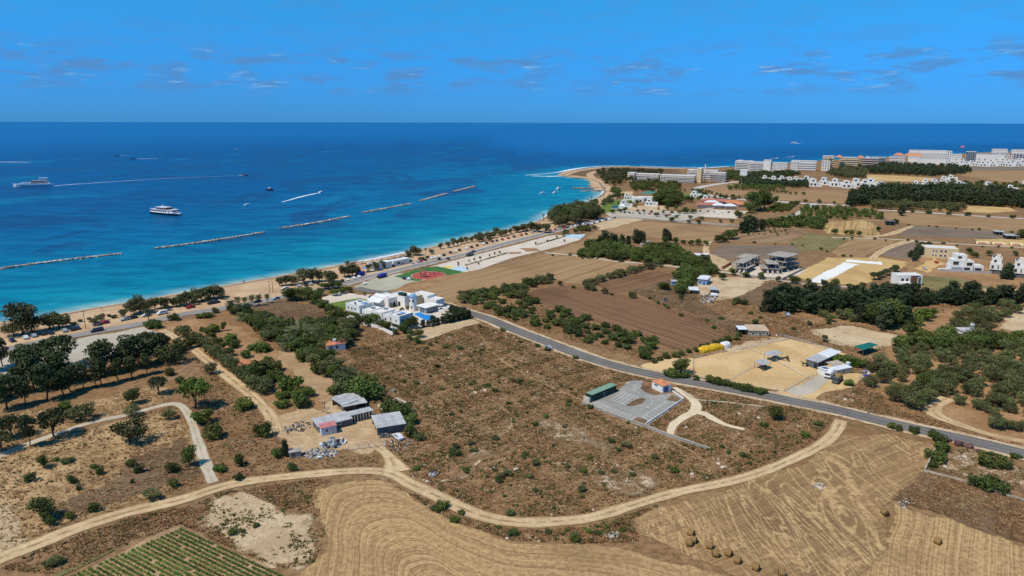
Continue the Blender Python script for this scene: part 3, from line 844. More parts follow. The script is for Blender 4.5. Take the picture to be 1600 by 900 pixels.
m_bark = plain("bark", (0.115, 0.085, 0.062), 0.95, 0.3, 3.0, 0.05)
m_palm_bark = plain("palm_bark", (0.17, 0.125, 0.085), 0.95, 0.3, 3.0, 0.05)
L_PINE = leaf_mat("pine_needles", (0.048, 0.064, 0.026), (0.098, 0.113, 0.043))
L_BELT = leaf_mat("cypress_needles", (0.035, 0.050, 0.024), (0.070, 0.090, 0.039))
L_OLIVE = leaf_mat("olive_leaves", (0.077, 0.087, 0.031), (0.165, 0.172, 0.062))
L_CITRUS = leaf_mat("citrus_leaves", (0.054, 0.075, 0.018), (0.121, 0.143, 0.032))
L_BRIGHT = leaf_mat("bright_leaves", (0.066, 0.102, 0.017), (0.138, 0.180, 0.034))
L_TAMARISK = leaf_mat("tamarisk_leaves", (0.071, 0.078, 0.030), (0.138, 0.136, 0.055))
L_BROWN = leaf_mat("rusty_leaves", (0.085, 0.060, 0.030), (0.13, 0.095, 0.048))
L_PALM = leaf_mat("palm_fronds", (0.052, 0.067, 0.028), (0.132, 0.138, 0.063))
L_SHRUB = leaf_mat("shrub_leaves", (0.049, 0.072, 0.021), (0.111, 0.137, 0.042))
L_PINK = leaf_mat("oleander_leaves", (0.16, 0.085, 0.075), (0.34, 0.18, 0.16))


def leaf_cloud(rng, lobes, n, size, flat=0.6):
    """leaf-sized quads through the shells of the lobes; lobes: (x, y, z, rx, ry, rz)"""
    lob = np.array(lobes, float)
    vol = (lob[:, 3] * lob[:, 4] + lob[:, 5] * lob[:, 3]) ** 1.0
    pick = rng.choice(len(lob), n, p=vol / vol.sum())
    d = rng.normal(size=(n, 3))
    d /= np.linalg.norm(d, axis=1)[:, None]
    r = 0.55 + 0.5 * rng.random(n) ** 0.6
    c = lob[pick, :3] + d * lob[pick, 3:] * r[:, None]
    # faces lean outwards so that lit and shaded sides of each clump read
    nrm = d * flat + rng.normal(size=(n, 3)) * (1 - flat)
    nrm /= np.linalg.norm(nrm, axis=1)[:, None] + 1e-9
    t = np.cross(nrm, rng.normal(size=(n, 3)))
    t /= np.linalg.norm(t, axis=1)[:, None] + 1e-9
    bt = np.cross(nrm, t)
    s = size * (0.55 + 0.9 * rng.random(n))[:, None]
    a = c - t * s
    b_ = c + bt * s * 0.55
    c2 = c + t * s
    d2 = c - bt * s * 0.55
    co = np.stack([a, b_, c2, d2], 1).reshape(-1, 3)
    return co, np.arange(4 * n).reshape(n, 4)


def tube(path, radii, seg=6):
    """tapered limb along a path"""
    co, fc = [], []
    path = [np.array(q, float) for q in path]
    for i, q in enumerate(path):
        t = path[min(i + 1, len(path) - 1)] - path[max(i - 1, 0)]
        t /= np.linalg.norm(t) + 1e-9
        a = np.cross(t, (0.3, 0.9, 0.2))
        a /= np.linalg.norm(a) + 1e-9
        b_ = np.cross(t, a)
        for k in range(seg):
            an = 2 * math.pi * k / seg
            co.append(q + (a * math.cos(an) + b_ * math.sin(an)) * radii[i])
    for i in range(len(path) - 1):
        for k in range(seg):
            k2 = (k + 1) % seg
            fc.append((i * seg + k, i * seg + k2, (i + 1) * seg + k2, (i + 1) * seg + k))
    return np.array(co), np.array(fc)


def join_np(parts):
    cos, fcs, o = [], [], 0
    for co, fc in parts:
        cos.append(co)
        fcs.append(np.asarray(fc) + o)
        o += len(co)
    return np.concatenate(cos), np.concatenate(fcs)


def limbs(rng, h0, h1, spread, n, r):
    out = [tube([(0, 0, -0.02), (0.03, 0.02, h0 * 0.5), (0.0, 0.03, h0)], [r * 1.25, r, r * 0.8])]
    for i in range(n):
        a = 2 * math.pi * (i + rng.random() * 0.6) / n
        e = np.array((math.cos(a) * spread, math.sin(a) * spread, h1 - h0))
        out.append(tube([(0, 0, h0 * (0.6 + 0.35 * rng.random())), (e[0] * 0.4, e[1] * 0.4, h0 + e[2] * 0.45), (e[0], e[1], h1)], [r * 0.6, r * 0.4, r * 0.12], 5))
    return join_np(out)


# every species is modelled 1 m tall and scaled to its tree: (trunk mesh, crown mesh)
SPECIES = {}


def species(name, leafm, barkm, builder, variants=3):
    vs = []
    for k in range(variants):
        rng = np.random.default_rng(hash_name(name) + k)
        (tc, tf), (cc, cf) = builder(rng)
        vs.append((mesh_np(name + "_trunk", tc, tf, [barkm], True), mesh_np(name + "_crown", cc, cf, [leafm])))
    SPECIES[name] = vs


def in_frame(x, y, h=0.0, pad=40):
    q = CAM_R.transposed() @ (Vector((x, y, h * 0.5)) - Vector((0, 0, CAM_H)))
    if q.z > -1:
        return False
    u = 800 + FPX * q.x / -q.z
    v = 450 - FPX * q.y / -q.z
    return -pad < u < 1600 + pad and v < 900 + pad


def screen_u(o):
    q = CAM_R.transposed() @ (Vector(o.location) - Vector((0, 0, CAM_H)))
    return 800 + FPX * q.x / -q.z


def hash_name(s):
    return sum(ord(ch) * (i + 3) for i, ch in enumerate(s))


def b_pine(rng):
    """tall ragged pine: bare trunk, crown of ragged tiers"""
    lob = []
    for i in range(13):
        z = 0.36 + 0.56 * (i / 12)
        w = 0.26 * (1 - 0.55 * ((z - 0.45) / 0.5) ** 2) if z > 0.45 else 0.2
        a = i * 2.4 + rng.random()
        o = w * (0.35 + 0.5 * rng.random())
        s = 0.085 + 0.06 * rng.random()
        lob.append((math.cos(a) * o, math.sin(a) * o, z, s * 1.25, s * 1.25, s * 0.8))
    lob.append((0, 0, 0.9, 0.09, 0.09, 0.1))
    return limbs(rng, 0.5, 0.85, 0.16, 5, 0.018), leaf_cloud(rng, lob, 2000, 0.030, 0.5)


def b_round(rng, n=1700, base=0.2, w=0.39, size=0.04, lobes=13):
    lob = [(0, 0, 0.58, w * 0.7, w * 0.7, 0.33)]
    for i in range(lobes):
        a = i * 2.399 + rng.random() * 0.7
        z = base + 0.12 + 0.55 * rng.random()
        o = w * (0.78 - 0.5 * abs(z - 0.55)) * (0.75 + 0.35 * rng.random())
        s = 0.13 + 0.09 * rng.random()
        lob.append((math.cos(a) * o, math.sin(a) * o, z, s * 1.15, s * 1.15, s))
    return limbs(rng, 0.25, 0.6, 0.25, 5, 0.03), leaf_cloud(rng, lob, n, size, 0.55)


def b_olive(rng):
    return b_round(rng, 1700, 0.16, 0.5, 0.042, 14)


def b_bush(rng):
    lob = [(0, 0, 0.42, 0.42, 0.42, 0.38)]
    for i in range(9):
        a = i * 2.399 + rng.random()
        z = 0.2 + 0.5 * rng.random()
        o = 0.4 * (0.7 + 0.4 * rng.random())
        s = 0.16 + 0.1 * rng.random()
        lob.append((math.cos(a) * o, math.sin(a) * o, z, s, s, s))
    return limbs(rng, 0.2, 0.5, 0.25, 4, 0.03), leaf_cloud(rng, lob, 1000, 0.062, 0.55)


def b_umbrella(rng):
    lob = []
    for i in range(15):
        a = i * 2.399 + rng.random() * 0.6
        o = 0.42 * math.sqrt(i / 15.0)
        z = 0.80 - 0.35 * (o / 0.42) ** 2 * 0.6 + 0.06 * rng.random()
        s = 0.12 + 0.05 * rng.random()
        lob.append((math.cos(a) * o, math.sin(a) * o, z, s * 1.2, s * 1.2, s * 0.85))
    for i in range(5):
        a = i * 1.3 + rng.random()
        lob.append((math.cos(a) * 0.26, math.sin(a) * 0.26, 0.42 + 0.1 * rng.random(), 0.12, 0.12, 0.09))
    return limbs(rng, 0.35, 0.75, 0.3, 7, 0.028), leaf_cloud(rng, lob, 2100, 0.036, 0.55)


def b_cypress(rng):
    lob = []
    for i in range(12):
        z = 0.1 + 0.82 * i / 11
        w = 0.115 * math.sin(math.pi * (0.18 + 0.76 * (z ** 0.9))) + 0.012
        a = rng.random() * 6.28
        lob.append((math.cos(a) * 0.02, math.sin(a) * 0.02, z, w, w, 0.09))
    return tube([(0, 0, -0.02), (0, 0, 0.5), (0, 0, 0.8)], [0.02, 0.014, 0.004]), leaf_cloud(rng, lob, 700, 0.026, 0.6)


def b_belt(rng):
    """dense dark tree of the shelter belts, foliage almost to the ground"""
    lob = [(0, 0, 0.5, 0.2, 0.2, 0.38)]
    for i in range(14):
        z = 0.14 + 0.76 * i / 13
        w = 0.25 * (1 - 0.62 * z * z)
        a = i * 2.399 + rng.random()
        o = w * (0.55 + 0.4 * rng.random())
        s = 0.085 + 0.05 * rng.random()
        lob.append((math.cos(a) * o, math.sin(a) * o, z, s * 1.1, s * 1.1, s * 1.1))
    lob.append((0.02, 0, 0.93, 0.05, 0.05, 0.06))
    return limbs(rng, 0.4, 0.8, 0.1, 4, 0.02), leaf_cloud(rng, lob, 1500, 0.038, 0.5)


def b_palm(rng, n=34, length=0.42, trunk=0.62, droop=1.0, r=0.025):
    parts = []
    for i in range(n):
        a = i * 2.399
        up = 1.15 - 1.75 * (i / n) + 0.15 * rng.random()
        L = length * (0.85 + 0.25 * rng.random())
        pts = []
        x, z, el = 0.0, trunk, up
        for k in range(6):
            pts.append((x, z))
            x += math.cos(el) * L / 5
            z += math.sin(el) * L / 5
            el -= 0.30 * droop
        ca, sa = math.cos(a), math.sin(a)
        for k in range(5):
            (x0, z0), (x1, z1) = pts[k], pts[k + 1]
            wd = L * 0.15 * math.sin(math.pi * (k + 0.9) / 6.2)
            for side in (-1, 1):
                for q in (0.1, 0.6):
                    fx0 = x0 + (x1 - x0) * q
                    fz0 = z0 + (z1 - z0) * q
                    fx1 = fx0 + (x1 - x0) * 0.32
                    fz1 = fz0 + (z1 - z0) * 0.32
                    ox, oy = fx0 + (x1 - x0) * 0.8, side * wd
                    cs = [(fx0, 0, fz0), (fx1, 0, fz1), (ox + (x1 - x0) * 0.2, oy, fz1 - wd * 0.45), (ox, oy, fz0 - wd * 0.5)]
                    cs = np.array([(c[0] * ca - c[1] * sa, c[0] * sa + c[1] * ca, c[2]) for c in cs])
                    parts.append((cs, np.array([[0, 1, 2, 3]])))
    tr = tube([(0, 0, -0.02), (0.01, 0, trunk * 0.4), (0.0, 0.01, trunk * 0.8), (0, 0, trunk + 0.02)], [r * 1.3, r, r, r * 1.25], 8)
    return tr, join_np(parts)


def b_date(rng):
    return b_palm(rng, 44, 0.36, 0.66, 1.15, 0.03)


def b_fan(rng):
    return b_palm(rng, 26, 0.2, 0.80, 1.5, 0.018)


def b_low_palm(rng):
    return b_palm(rng, 44, 0.62, 0.30, 0.9, 0.05)


species('pine', L_PINE, m_bark, b_pine, 4)
species('belt', L_BELT, m_bark, b_belt, 4)
species('round', L_CITRUS, m_bark, b_round, 3)
species('citrus', L_CITRUS, m_bark, b_bush, 3)
species('bright', L_BRIGHT, m_bark, b_bush, 2)
species('olive', L_OLIVE, m_bark, b_olive, 4)
species('tamarisk', L_TAMARISK, m_bark, b_round, 3)
species('rusty', L_BROWN, m_bark, b_round, 2)
species('umbrella', L_BRIGHT, m_bark, b_umbrella, 1)
species('stone_pine', L_PINE, m_bark, b_umbrella, 2)
species('cypress', L_PINE, m_bark, b_cypress, 2)
species('date_palm', L_PALM, m_palm_bark, b_date, 2)
species('fan_palm', L_PALM, m_palm_bark, b_fan, 2)
species('low_palm', L_PALM, m_palm_bark, b_low_palm, 2)
species('shrub', L_SHRUB, m_bark, b_bush, 3)
species('oleander', L_PINK, m_bark, b_bush, 2)

CLEAR = [(G(517, 550), 4.5), (G(527, 553), 4.5), (G(535, 548), 4.0), (G(524, 558), 4.0), (G(384, 582), 2.6)]


def tree_at(kind, x, y, h, w=1.0, name='tree', label=None, cat='tree', group=None, z=0.0):
    """one tree: Empty at its foot > trunk, crown"""
    if not in_frame(x, y, h) or any((x - a.x) ** 2 + (y - a.y) ** 2 < r * r for a, r in CLEAR):
        return None
    tm, cm = random.choice(SPECIES[kind])
    t = thing(name, label, cat, (x, y, z), random.uniform(0, 6.283), group)
    t.scale = (h * w * random.uniform(0.85, 1.2), h * w * random.uniform(0.85, 1.2), h)
    link('trunk', tm, t)
    link('crown', cm, t)
    return t


def tree(kind, u, v, hpx, w=1.0, **kw):
    """a tree whose foot the photograph shows at (u, v), hpx photograph pixels tall"""
    p = G(u, v)
    return tree_at(kind, p.x, p.y, hpx * M_PER_PX(u, v) / math.cos(PITCH), w, **kw)


def row(kind, pts_px, spacing, hm, w=1.0, jit=0.25, **kw):
    """trees along a line, `spacing` and height in metres"""
    line = smooth_line(W(pts_px), 1.0)
    s = np.concatenate([[0], np.cumsum(np.linalg.norm(np.diff(line, axis=0), axis=1))])
    n = max(1, int(s[-1] / spacing))
    out = []
    for i in range(n + 1):
        q = i * s[-1] / n
        x, y = np.interp(q, s, line[:, 0]), np.interp(q, s, line[:, 1])
        out.append(tree_at(kind if isinstance(kind, str) else random.choice(kind), x + random.uniform(-jit, jit) * spacing, y + random.uniform(-jit, jit) * spacing,
                           hm * random.uniform(0.75, 1.25), w * random.uniform(0.85, 1.15), **kw))
    return out


LOD = {}


def wood_mesh(name, items, leafm):
    """a far wood that reads as one mass: every tree's crown and trunk thinned and joined"""
    cos, fcs, o = [], [], 0
    for kind, x, y, h, w in items:
        if kind not in LOD:
            LOD[kind] = []
            for tm, cm in SPECIES[kind]:
                n = len(cm.polygons)
                co = np.empty(len(cm.vertices) * 3, np.float32)
                cm.vertices.foreach_get('co', co)
                co = co.reshape(-1, 4, 3)[::max(1, n // 330)]
                c0 = co.mean(1, keepdims=True)
                LOD[kind].append(c0 + (co - c0) * 1.75)
        co = random.choice(LOD[kind])
        a = random.uniform(0, 6.283)
        ca, sa = math.cos(a), math.sin(a)
        q = np.stack([(co[..., 0] * ca - co[..., 1] * sa) * h * w + x, (co[..., 0] * sa + co[..., 1] * ca) * h * w + y, co[..., 2] * h], -1).reshape(-1, 3)
        cos.append(q)
        fcs.append(np.arange(len(q)).reshape(-1, 4) + o)
        o += len(q)
    return mesh_np(name, np.concatenate(cos), np.concatenate(fcs), [leafm])


def grove(kind, poly_px, spacing, hm, w=1.0, angle=None, jit=0.22, drop=0.06, stuff=None, **kw):
    """trees on a loose grid inside an outline"""
    items = []
    poly = W(poly_px)
    P = np.array(poly)
    if angle is None:
        an = 0.4
    else:
        a, b_ = G(*angle[:2]), G(*angle[2:])
        an = math.atan2(b_.y - a.y, b_.x - a.x)
    ca, sa = math.cos(an), math.sin(an)
    q = P @ np.array([[ca, -sa], [sa, ca]])
    sp = spacing if isinstance(spacing, tuple) else (spacing, spacing)
    gx = np.arange(q[:, 0].min(), q[:, 0].max(), sp[0])
    gy = np.arange(q[:, 1].min(), q[:, 1].max(), sp[1])
    n = 0
    for j, b0 in enumerate(gy):
        for a0 in gx:
            a1 = a0 + random.uniform(-jit, jit) * sp[0] + (0.5 * sp[0] if j % 2 and angle is None else 0)
            b1 = b0 + random.uniform(-jit, jit) * sp[1]
            x, y = a1 * ca - b1 * sa, a1 * sa + b1 * ca
            if random.random() < drop or not inside(np.array([x]), np.array([y]), poly)[0]:
                continue
            args = (kind if isinstance(kind, str) else random.choice(kind), x, y, hm * random.uniform(0.7, 1.25), w * random.uniform(0.85, 1.2))
            if stuff:
                if in_frame(x, y, hm):
                    items.append(args)
            else:
                tree_at(*args, **kw)
            n += 1
    if stuff and items:
        link(kw.get('name', 'wood'), wood_mesh('wood', items, stuff), kind='stuff', label=kw['label'], cat='wood')
    return n


def many(kind, spots, k=1.0, **kw):
    for s in spots:
        tree(kind if isinstance(kind, str) else random.choice(kind), s[0], s[1], s[2] * k, s[3] if len(s) > 3 else 1.0, **kw)


# --- left foreground, each one its own
for k, u, v, h, w, nm, lab in [
    ('umbrella', 305, 637, 50, 1.05, 'umbrella_pine', 'broad bright green umbrella pine at the bend of the gravel track'),
    ('olive', 204, 692, 42, 1.1, 'olive_tree', 'wide leaning olive tree alone on the pale slope at left'),
    ('round', 70, 812, 38, 1.15, 'carob_tree', 'largest dark round tree low at the left edge'),
    ('round', 69, 731, 24, 0.8, 'young_tree', 'small round-headed tree on a bare stem on the tan slope'),
    ('citrus', 47, 752, 17, 0.9, 'young_tree', 'small dark bush tree nearest the left edge of the tan slope'),
    ('citrus', 113, 755, 16, 0.8, 'young_tree', 'small upright tree in the middle of the tan slope'),
    ('citrus', 156, 741, 15, 0.9, 'young_tree', 'small tree with a leaning head on the upper tan slope'),
    ('shrub', 124, 766, 11, 0.6, 'young_tree', 'thin sapling with sparse leaves on the tan slope'),
    ('citrus', 205, 728, 14, 1.0, 'young_tree', 'upper of two neighbouring small bushes on the brown slope'),
    ('citrus', 217, 738, 14, 1.0, 'young_tree', 'lower of two neighbouring small bushes on the brown slope'),
    ('citrus', 271, 737, 18, 1.0, 'young_tree', 'dark round bush left of the gravel track'),
    ('round', 297, 727, 30, 0.95, 'young_tree', 'two-headed tree close beside the gravel track'),
    ('citrus', 272, 760, 16, 0.9, 'young_tree', 'small bush above the dirt track near the junction'),
    ('olive', 237, 781, 18, 1.3, 'young_tree', 'wide flat grey-green shrub on the upper verge of the dirt track'),
    ('citrus', 147, 799, 17, 1.0, 'young_tree', 'dark shrub with a spiky top above the dirt track'),
    ('citrus', 110, 810, 14, 0.9, 'young_tree', 'small shrub right of the large round tree'),
    ('round', 79, 821, 17, 0.9, 'young_tree', 'small round tree right below the large dark one'),
    ('shrub', 207, 755, 8, 0.7, 'sapling', 'tiny leafless sapling on the brown slope'),
    ('citrus', 375, 728, 24, 0.55, 'young_tree', 'slim upright tree left of the rubble heap'),
    ('citrus', 332, 685, 26, 0.95, 'young_tree', 'dark bush between gravel track and farm track'),
    ('bright', 316, 662, 24, 1.1, 'bush', 'green bush under the umbrella pine beside the gravel track'),
    ('bright', 380, 640, 21, 1.25, 'bush', 'bright green bush beside the farm track'),
    ('citrus', 412, 682, 30, 0.75, 'tree', 'dark tree against the fence of the farm yard'),
    ('bright', 345, 735, 12, 1.5, 'bush', 'bright low bush at the lower end of the gravel track'),
    ('shrub', 373, 750, 13, 1.0, 'bush', 'grey-green bush beside the dirt track below the slim tree'),
    ('belt', 446, 713, 28, 0.8, 'tree', 'dark pointed tree left of the small stone shed'),
    ('citrus', 434, 714, 18, 1.0, 'bush', 'dark bush beside the pointed tree by the stone shed'),
    ('shrub', 457, 735, 14, 1.0, 'bush', 'green bush on the verge below the stone shed'),
    ('stone_pine', 248, 616, 30, 1.0, 'pine_tree', 'dark pine standing alone above the gravel track bend'),
    ('round', 208, 631, 26, 1.0, 'tree', 'round bright tree between the pine grove and the gravel track'),
    ('olive', 207, 650, 18, 1.2, 'tree', 'low spreading tree on the gravel track'),
    ('olive', 264, 655, 17, 0.95, 'tree', 'small dark tree inside the bend of the gravel track'),
    ('stone_pine', 85, 683, 48, 0.95, 'pine_tree', 'right one of the three pines standing below the grove'),
    ('pine', 47, 698, 52, 0.95, 'pine_tree', 'slender middle pine with its trunk bare below the grove'),
    ('stone_pine', 18, 684, 38, 1.1, 'pine_tree', 'left pine with a forked trunk below the grove'),
    ('olive', 127, 656, 26, 1.25, 'tree', 'wide grey-green tree below the pine grove'),
    ('bright', 100, 640, 16, 1.2, 'bush', 'bright bush under the pine grove'),
    ('stone_pine', 2, 706, 34, 1.1, 'pine_tree', 'pine cut by the left edge of the picture'),
    ('citrus', 266, 586, 13, 1.1, 'bush', 'dark round bush above the umbrella pine'),
    ('olive', 268, 567, 32, 1.2, 'tree', 'grey-green tree at the right end of the pine grove'),
    ('olive', 330, 584, 18, 1.0, 'tree', 'dark tree on the left verge of the farm track'),
    ('shrub', 280, 597, 10, 1.3, 'bush', 'low dark bush right above the umbrella pine'),
    ('citrus', 86, 720, 6, 1.6, 'bush', 'tiny flat bush on the upper tan slope'),
    ('bright', 146, 731, 8, 1.3, 'bush', 'small yellow-green tuft in the middle of the tan slope'),
    ('shrub', 105, 723, 9, 2.0, 'bush', 'flat green patch of shrub on the upper tan slope'),
]:
    tree(k, u, v, h, w, name=nm, label=lab, cat='bush' if nm == 'bush' else 'tree')

# --- the dark pine grove at left
PG = dict(name='pine_tree', label='tall dark pine in the dense grove below the grey lot', group='pines of the grove by the grey lot')
row('pine', [(10, 640), (60, 628), (104, 618)], 4.4, 11.0, 1.05, 0.2, **PG)
row('pine', [(112, 613), (150, 604)], 3.4, 7.6, 1.0, 0.15, **PG)
row('pine', [(158, 602), (200, 593), (226, 586)], 3.8, 10.0, 1.05, 0.2, **PG)
row('pine', [(-10, 625), (40, 613), (92, 600)], 5.5, 12.0, 1.15, **PG)
row('pine', [(160, 586), (195, 577), (230, 569), (252, 560)], 5.0, 10.5, 1.2, **PG)
row('stone_pine', [(50, 592), (72, 584), (94, 577)], 6.0, 11.5, 0.95, **PG)
row('stone_pine', [(163, 562), (182, 557), (208, 560), (235, 553), (262, 548)], 6.5, 8.6, 1.0, **PG)
row('pine', [(-15, 580), (10, 572), (34, 567)], 5.0, 9.0, 1.0, **PG)
many('citrus', [(287, 545, 22, 1.1), (275, 553, 20, 1.1)], name='bush', label='dark green bush at the upper right of the pine grove', cat='bush', group='bushes at the corner of the pine grove')

# --- orchard between the farm track and the hedge of trees
OR = dict(name='orchard_tree', label='grey-green fruit tree in the outer row along the farm track', group='outer orchard row along the farm track')
row('olive', [(290, 525), (310, 537), (330, 552), (350, 567), (366, 577)], 3.6, 4.2, 1.15, **OR)
row('olive', [(378, 588), (395, 600), (412, 614)], 3.4, 4.2, 1.2, **OR)
IR = dict(name='orchard_tree', label='dark fruit tree in the inner row of the orchard', group='inner orchard row')
many(['citrus', 'round'], [(316, 518, 9), (324, 525, 12, 1.2), (333, 531, 13, 1.2), (342, 540, 14, 1.2), (350, 546, 12, 1.2), (360, 556, 14, 1.2), (385, 559, 15, 1), (405, 588, 30, 1.1), (418, 575, 18, 1.1),
     (430, 580, 20, 1.0), (395, 592, 20, 1.2), (432, 592, 18, 1.2), (422, 598, 16, 1.1), (350, 517, 14, .8), (415, 604, 14, 1.3)], **IR)
BR = dict(name='orchard_tree', label='bright green fruit tree scattered in the orchard', group='bright trees of the orchard')
many('bright', [(334, 518, 15, 1.3), (361, 535, 18, 1.1), (393, 546, 10, 1.4), (408, 549, 18, 1.3), (418, 548, 12, 1.2), (420, 585, 14, 1.0), (458, 612, 26, 1.1), (466, 622, 20, 1.3), (482, 618, 14, 1.4), (438, 624, 14, 1.1), (440, 636, 12, 2.0)], **BR)
many('citrus', [(443, 603, 22, 1.0), (366, 543, 16, 1.1), (470, 634, 24, 1.15), (448, 612, 18, 1.1), (450, 622, 14, 1.1)], name='orchard_tree', label='deep green round fruit tree among the brighter orchard trees', group='deep green trees of the orchard')
# hedge of trees running down from the road to the farm
HT = dict(name='evergreen_tree', label='dark dense tree in the long band between orchard and scrub', group='band of trees beside the orchard')
grove(['citrus', 'round', 'olive'], [(362, 488), (390, 487), (430, 505), (470, 512), (520, 505), (560, 520), (548, 540), (510, 560), (530, 590), (560, 610), (545, 625), (520, 600), (470, 560), (430, 538), (392, 512)], 4.3, 4.8, 1.2, drop=0.03, **HT)
many('low_palm', [(432, 518, 28, 1.2), (470, 530, 34, 1.35), (455, 545, 30, 1.3), (512, 508, 18, 1.2), (380, 500, 18, 1.1), (545, 590, 26, 1.1)], name='palm_tree', label='shaggy low palm within the band of trees', cat='palm', group='low palms in the band of trees')
many('date_palm', [(374, 495, 26, 1.1), (387, 492, 24, 1.1), (394, 479, 22, 1), (405, 478, 22, 1), (418, 474, 18, 1), (362, 490, 26, 1.1), (372, 480, 20, 1), (383, 478, 17, 1)], name='palm_tree', label='date palm in the cluster beside the coast road', cat='palm', group='date palms beside the coast road')
many('citrus', [(560, 612, 30, 1.4), (525, 615, 18, 1.2), (573, 622, 34, 1.35), (548, 605, 22, 1.0)], name='tree', label='dark green tree shading the rear farm shed', group='trees over the rear farm shed')
many('citrus', [(610, 640, 20, 1.6), (628, 648, 22, 1.3), (641, 662, 18, 1.3), (620, 648, 16, 1.4)], name='tree', label='low green tree behind the right farm shed', group='trees behind the right farm shed')
many('shrub', [(640, 682, 24, .8), (655, 687, 12, 1.3)], name='bush', label='dark bush beside the right farm shed', cat='bush', group='bushes beside the right farm shed')

# --- along the beach
BT = dict(name='tamarisk_tree', label='tamarisk tree in the row between the beach and the coast road', group='tamarisks along the beach')
many('tamarisk', [(35, 523, 40, 1.0), (22, 525, 18, 1.5), (50, 521, 22, 1.2), (77, 514, 18, 1.4), (92, 513, 20, 1.3), (104, 510, 12, 1.1), (147, 509, 11, 1.1), (158, 502, 9, 1.5), (193, 496, 10, 1.3),
     (210, 491, 18, 1.2), (219, 488, 20, 1.2), (229, 490, 15, 1.1), (242, 483, 14, 1.0), (252, 482, 15, 1.2), (258, 481, 14, 1.1), (270, 480, 13, 1.0), (282, 477, 14, 1.3),
     (296, 473, 14, 1.2), (306, 472, 16, 1.2), (315, 470, 17, 1.2), (325, 468, 18, 1.2), (334, 466, 16, 1.2), (343, 465, 14, 1), (276, 479, 12, 1.2)], k=1.25, **BT)
many('tamarisk', [(437, 447, 14, 1), (447, 446, 16, 1.1), (456, 446, 17, 1.1), (476, 442, 24, 1.2), (489, 441, 22, 1), (500, 440, 17, 1), (514, 441, 20, 1.2), (520, 442, 16, 1.2), (538, 433, 18, 1.2), (551, 432, 20, 1.2), (558, 429, 14, 1)],
     name='tamarisk_tree', label='tamarisk tree in the clump above the bend of the coast road', group='tamarisks by the bend of the coast road')
many('fan_palm', [(544, 432, 28, 1.4)], name='palm_tree', label='tall palm above the tamarisks at the road bend', cat='palm')
many('shrub', [(115, 507, 5, 1.5), (125, 503, 5, 1.2), (139, 499, 4, 1.2), (170, 495, 5, 1.2), (178, 497, 6, 1.4)], name='bush', label='small bush dotted on the open sand of the beach', cat='bush', group='bushes on the open beach')
many('date_palm', [(233, 505, 28, .8)], name='palm_tree', label='single leaning palm beside the coast road at left', cat='palm')
many('citrus', [(240, 512, 16, 1.3), (272, 500, 13, 1.2), (325, 496, 10, 1.6), (312, 497, 8, 1.6), (337, 489, 10, .9)], name='bush', label='dark bush on the inland verge of the coast road', cat='bush', group='bushes on the inland verge of the coast road')
many('round', [(452, 470, 20, 1.3), (470, 469, 22, 1.2), (486, 474, 20, 1.1), (494, 475, 22, 1.1), (455, 466, 14, 1.3), (500, 462, 12, 1.2), (482, 460, 12, 1.3)], name='tree', label='dark tree in the clump at the corner of the two roads', group='trees at the corner of the two roads')
many('round', [(508, 452, 11, 1.5), (519, 451, 12, 1.4), (530, 450, 12, 1.3), (522, 462, 12, 1.5), (545, 457, 10, 1.4), (534, 459, 10, 1.4)], name='tree', label='flat-topped tree shading the parking apron by the villa lawn', group='trees on the apron by the villa lawn')
# sea-front rows farther along
many(['tamarisk', 'rusty'], [(638, 402, 11, 1.1), (646, 399, 14, 1.2), (652, 399, 13, 1.1), (674, 397, 8, 1.2)], name='tree', label='brownish tree behind the beach bar terraces', group='trees behind the beach bar')
row('tamarisk', [(690, 389), (705, 386), (720, 382), (735, 378), (742, 376)], 5.5, 5.6, 0.9, 0.15, name='tamarisk_tree', label='tree in the dense straight row along the far sea front', group='dense tree row of the far sea front')
many('tamarisk', [(750, 375, 12, .9), (762, 373, 11, 1), (768, 372, 9, 1), (775, 368, 14, .9), (763, 377, 8, 1.4)], name='tamarisk_tree', label='tree in the loose group right of the dense sea front row', group='loose trees of the far sea front')
many('fan_palm', [(665, 399, 13, 1.3), (785, 371, 10, 1.3), (792, 368, 10, 1.3), (798, 367, 10, 1.3), (905, 324, 8, 1.4), (911, 322, 8, 1.4), (918, 317, 8, 1.4), (924, 314, 8, 1.5), (938, 312, 8, 1.4), (942, 310, 8, 1.4), (849, 345, 12, 1.3), (857, 343, 12, 1.2)],
     name='palm_tree', label='fan palm standing along the far sea front', cat='palm', group='fan palms of the far sea front')
many(['tamarisk', 'rusty'], [(816, 362, 11, 1.3), (822, 360, 10, 1.3), (834, 362, 15, 1.3), (842, 363, 13, 1.1), (853, 364, 15, 1.1), (828, 358, 9, 1.2)], name='tree', label='rusty brown-green tree in the clump left of the big grove by the sea', group='rusty trees by the sea')
grove(['round', 'tamarisk', 'olive'], [(858, 352), (866, 338), (885, 333), (912, 332), (932, 326), (938, 334), (934, 342), (900, 350), (872, 358)], 8, 11.0, 0.85, name='grove_tree', label='tall tree in the big grove between the sea and the coast road', group='big grove by the sea')
many('citrus', [(908, 360, 10, 1.4), (914, 359, 9, 1.4), (918, 361, 9, 1.2)], name='bush', label='round bush clump at the far end of the promenade', cat='bush', group='bushes at the end of the promenade')
row(['tamarisk', 'round'], [(560, 428), (580, 424), (600, 420)], 6, 4.5, 1.0, 0.2, name='tree', label='tree between the road bend and the beach bar', group='trees left of the beach bar')
row(['tamarisk', 'rusty'], [(748, 378), (775, 371), (800, 365), (815, 361)], 5.5, 5.0, 1.0, 0.25, name='tamarisk_tree', label='tree in the loose line along the far sea front', group='loose line of the far sea front')
row(['round', 'tamarisk'], [(940, 322), (955, 312), (975, 308)], 8, 5.5, 1.1, 0.25, name='tree', label='tree on the lawn side of the far shore path', group='trees of the far shore path')
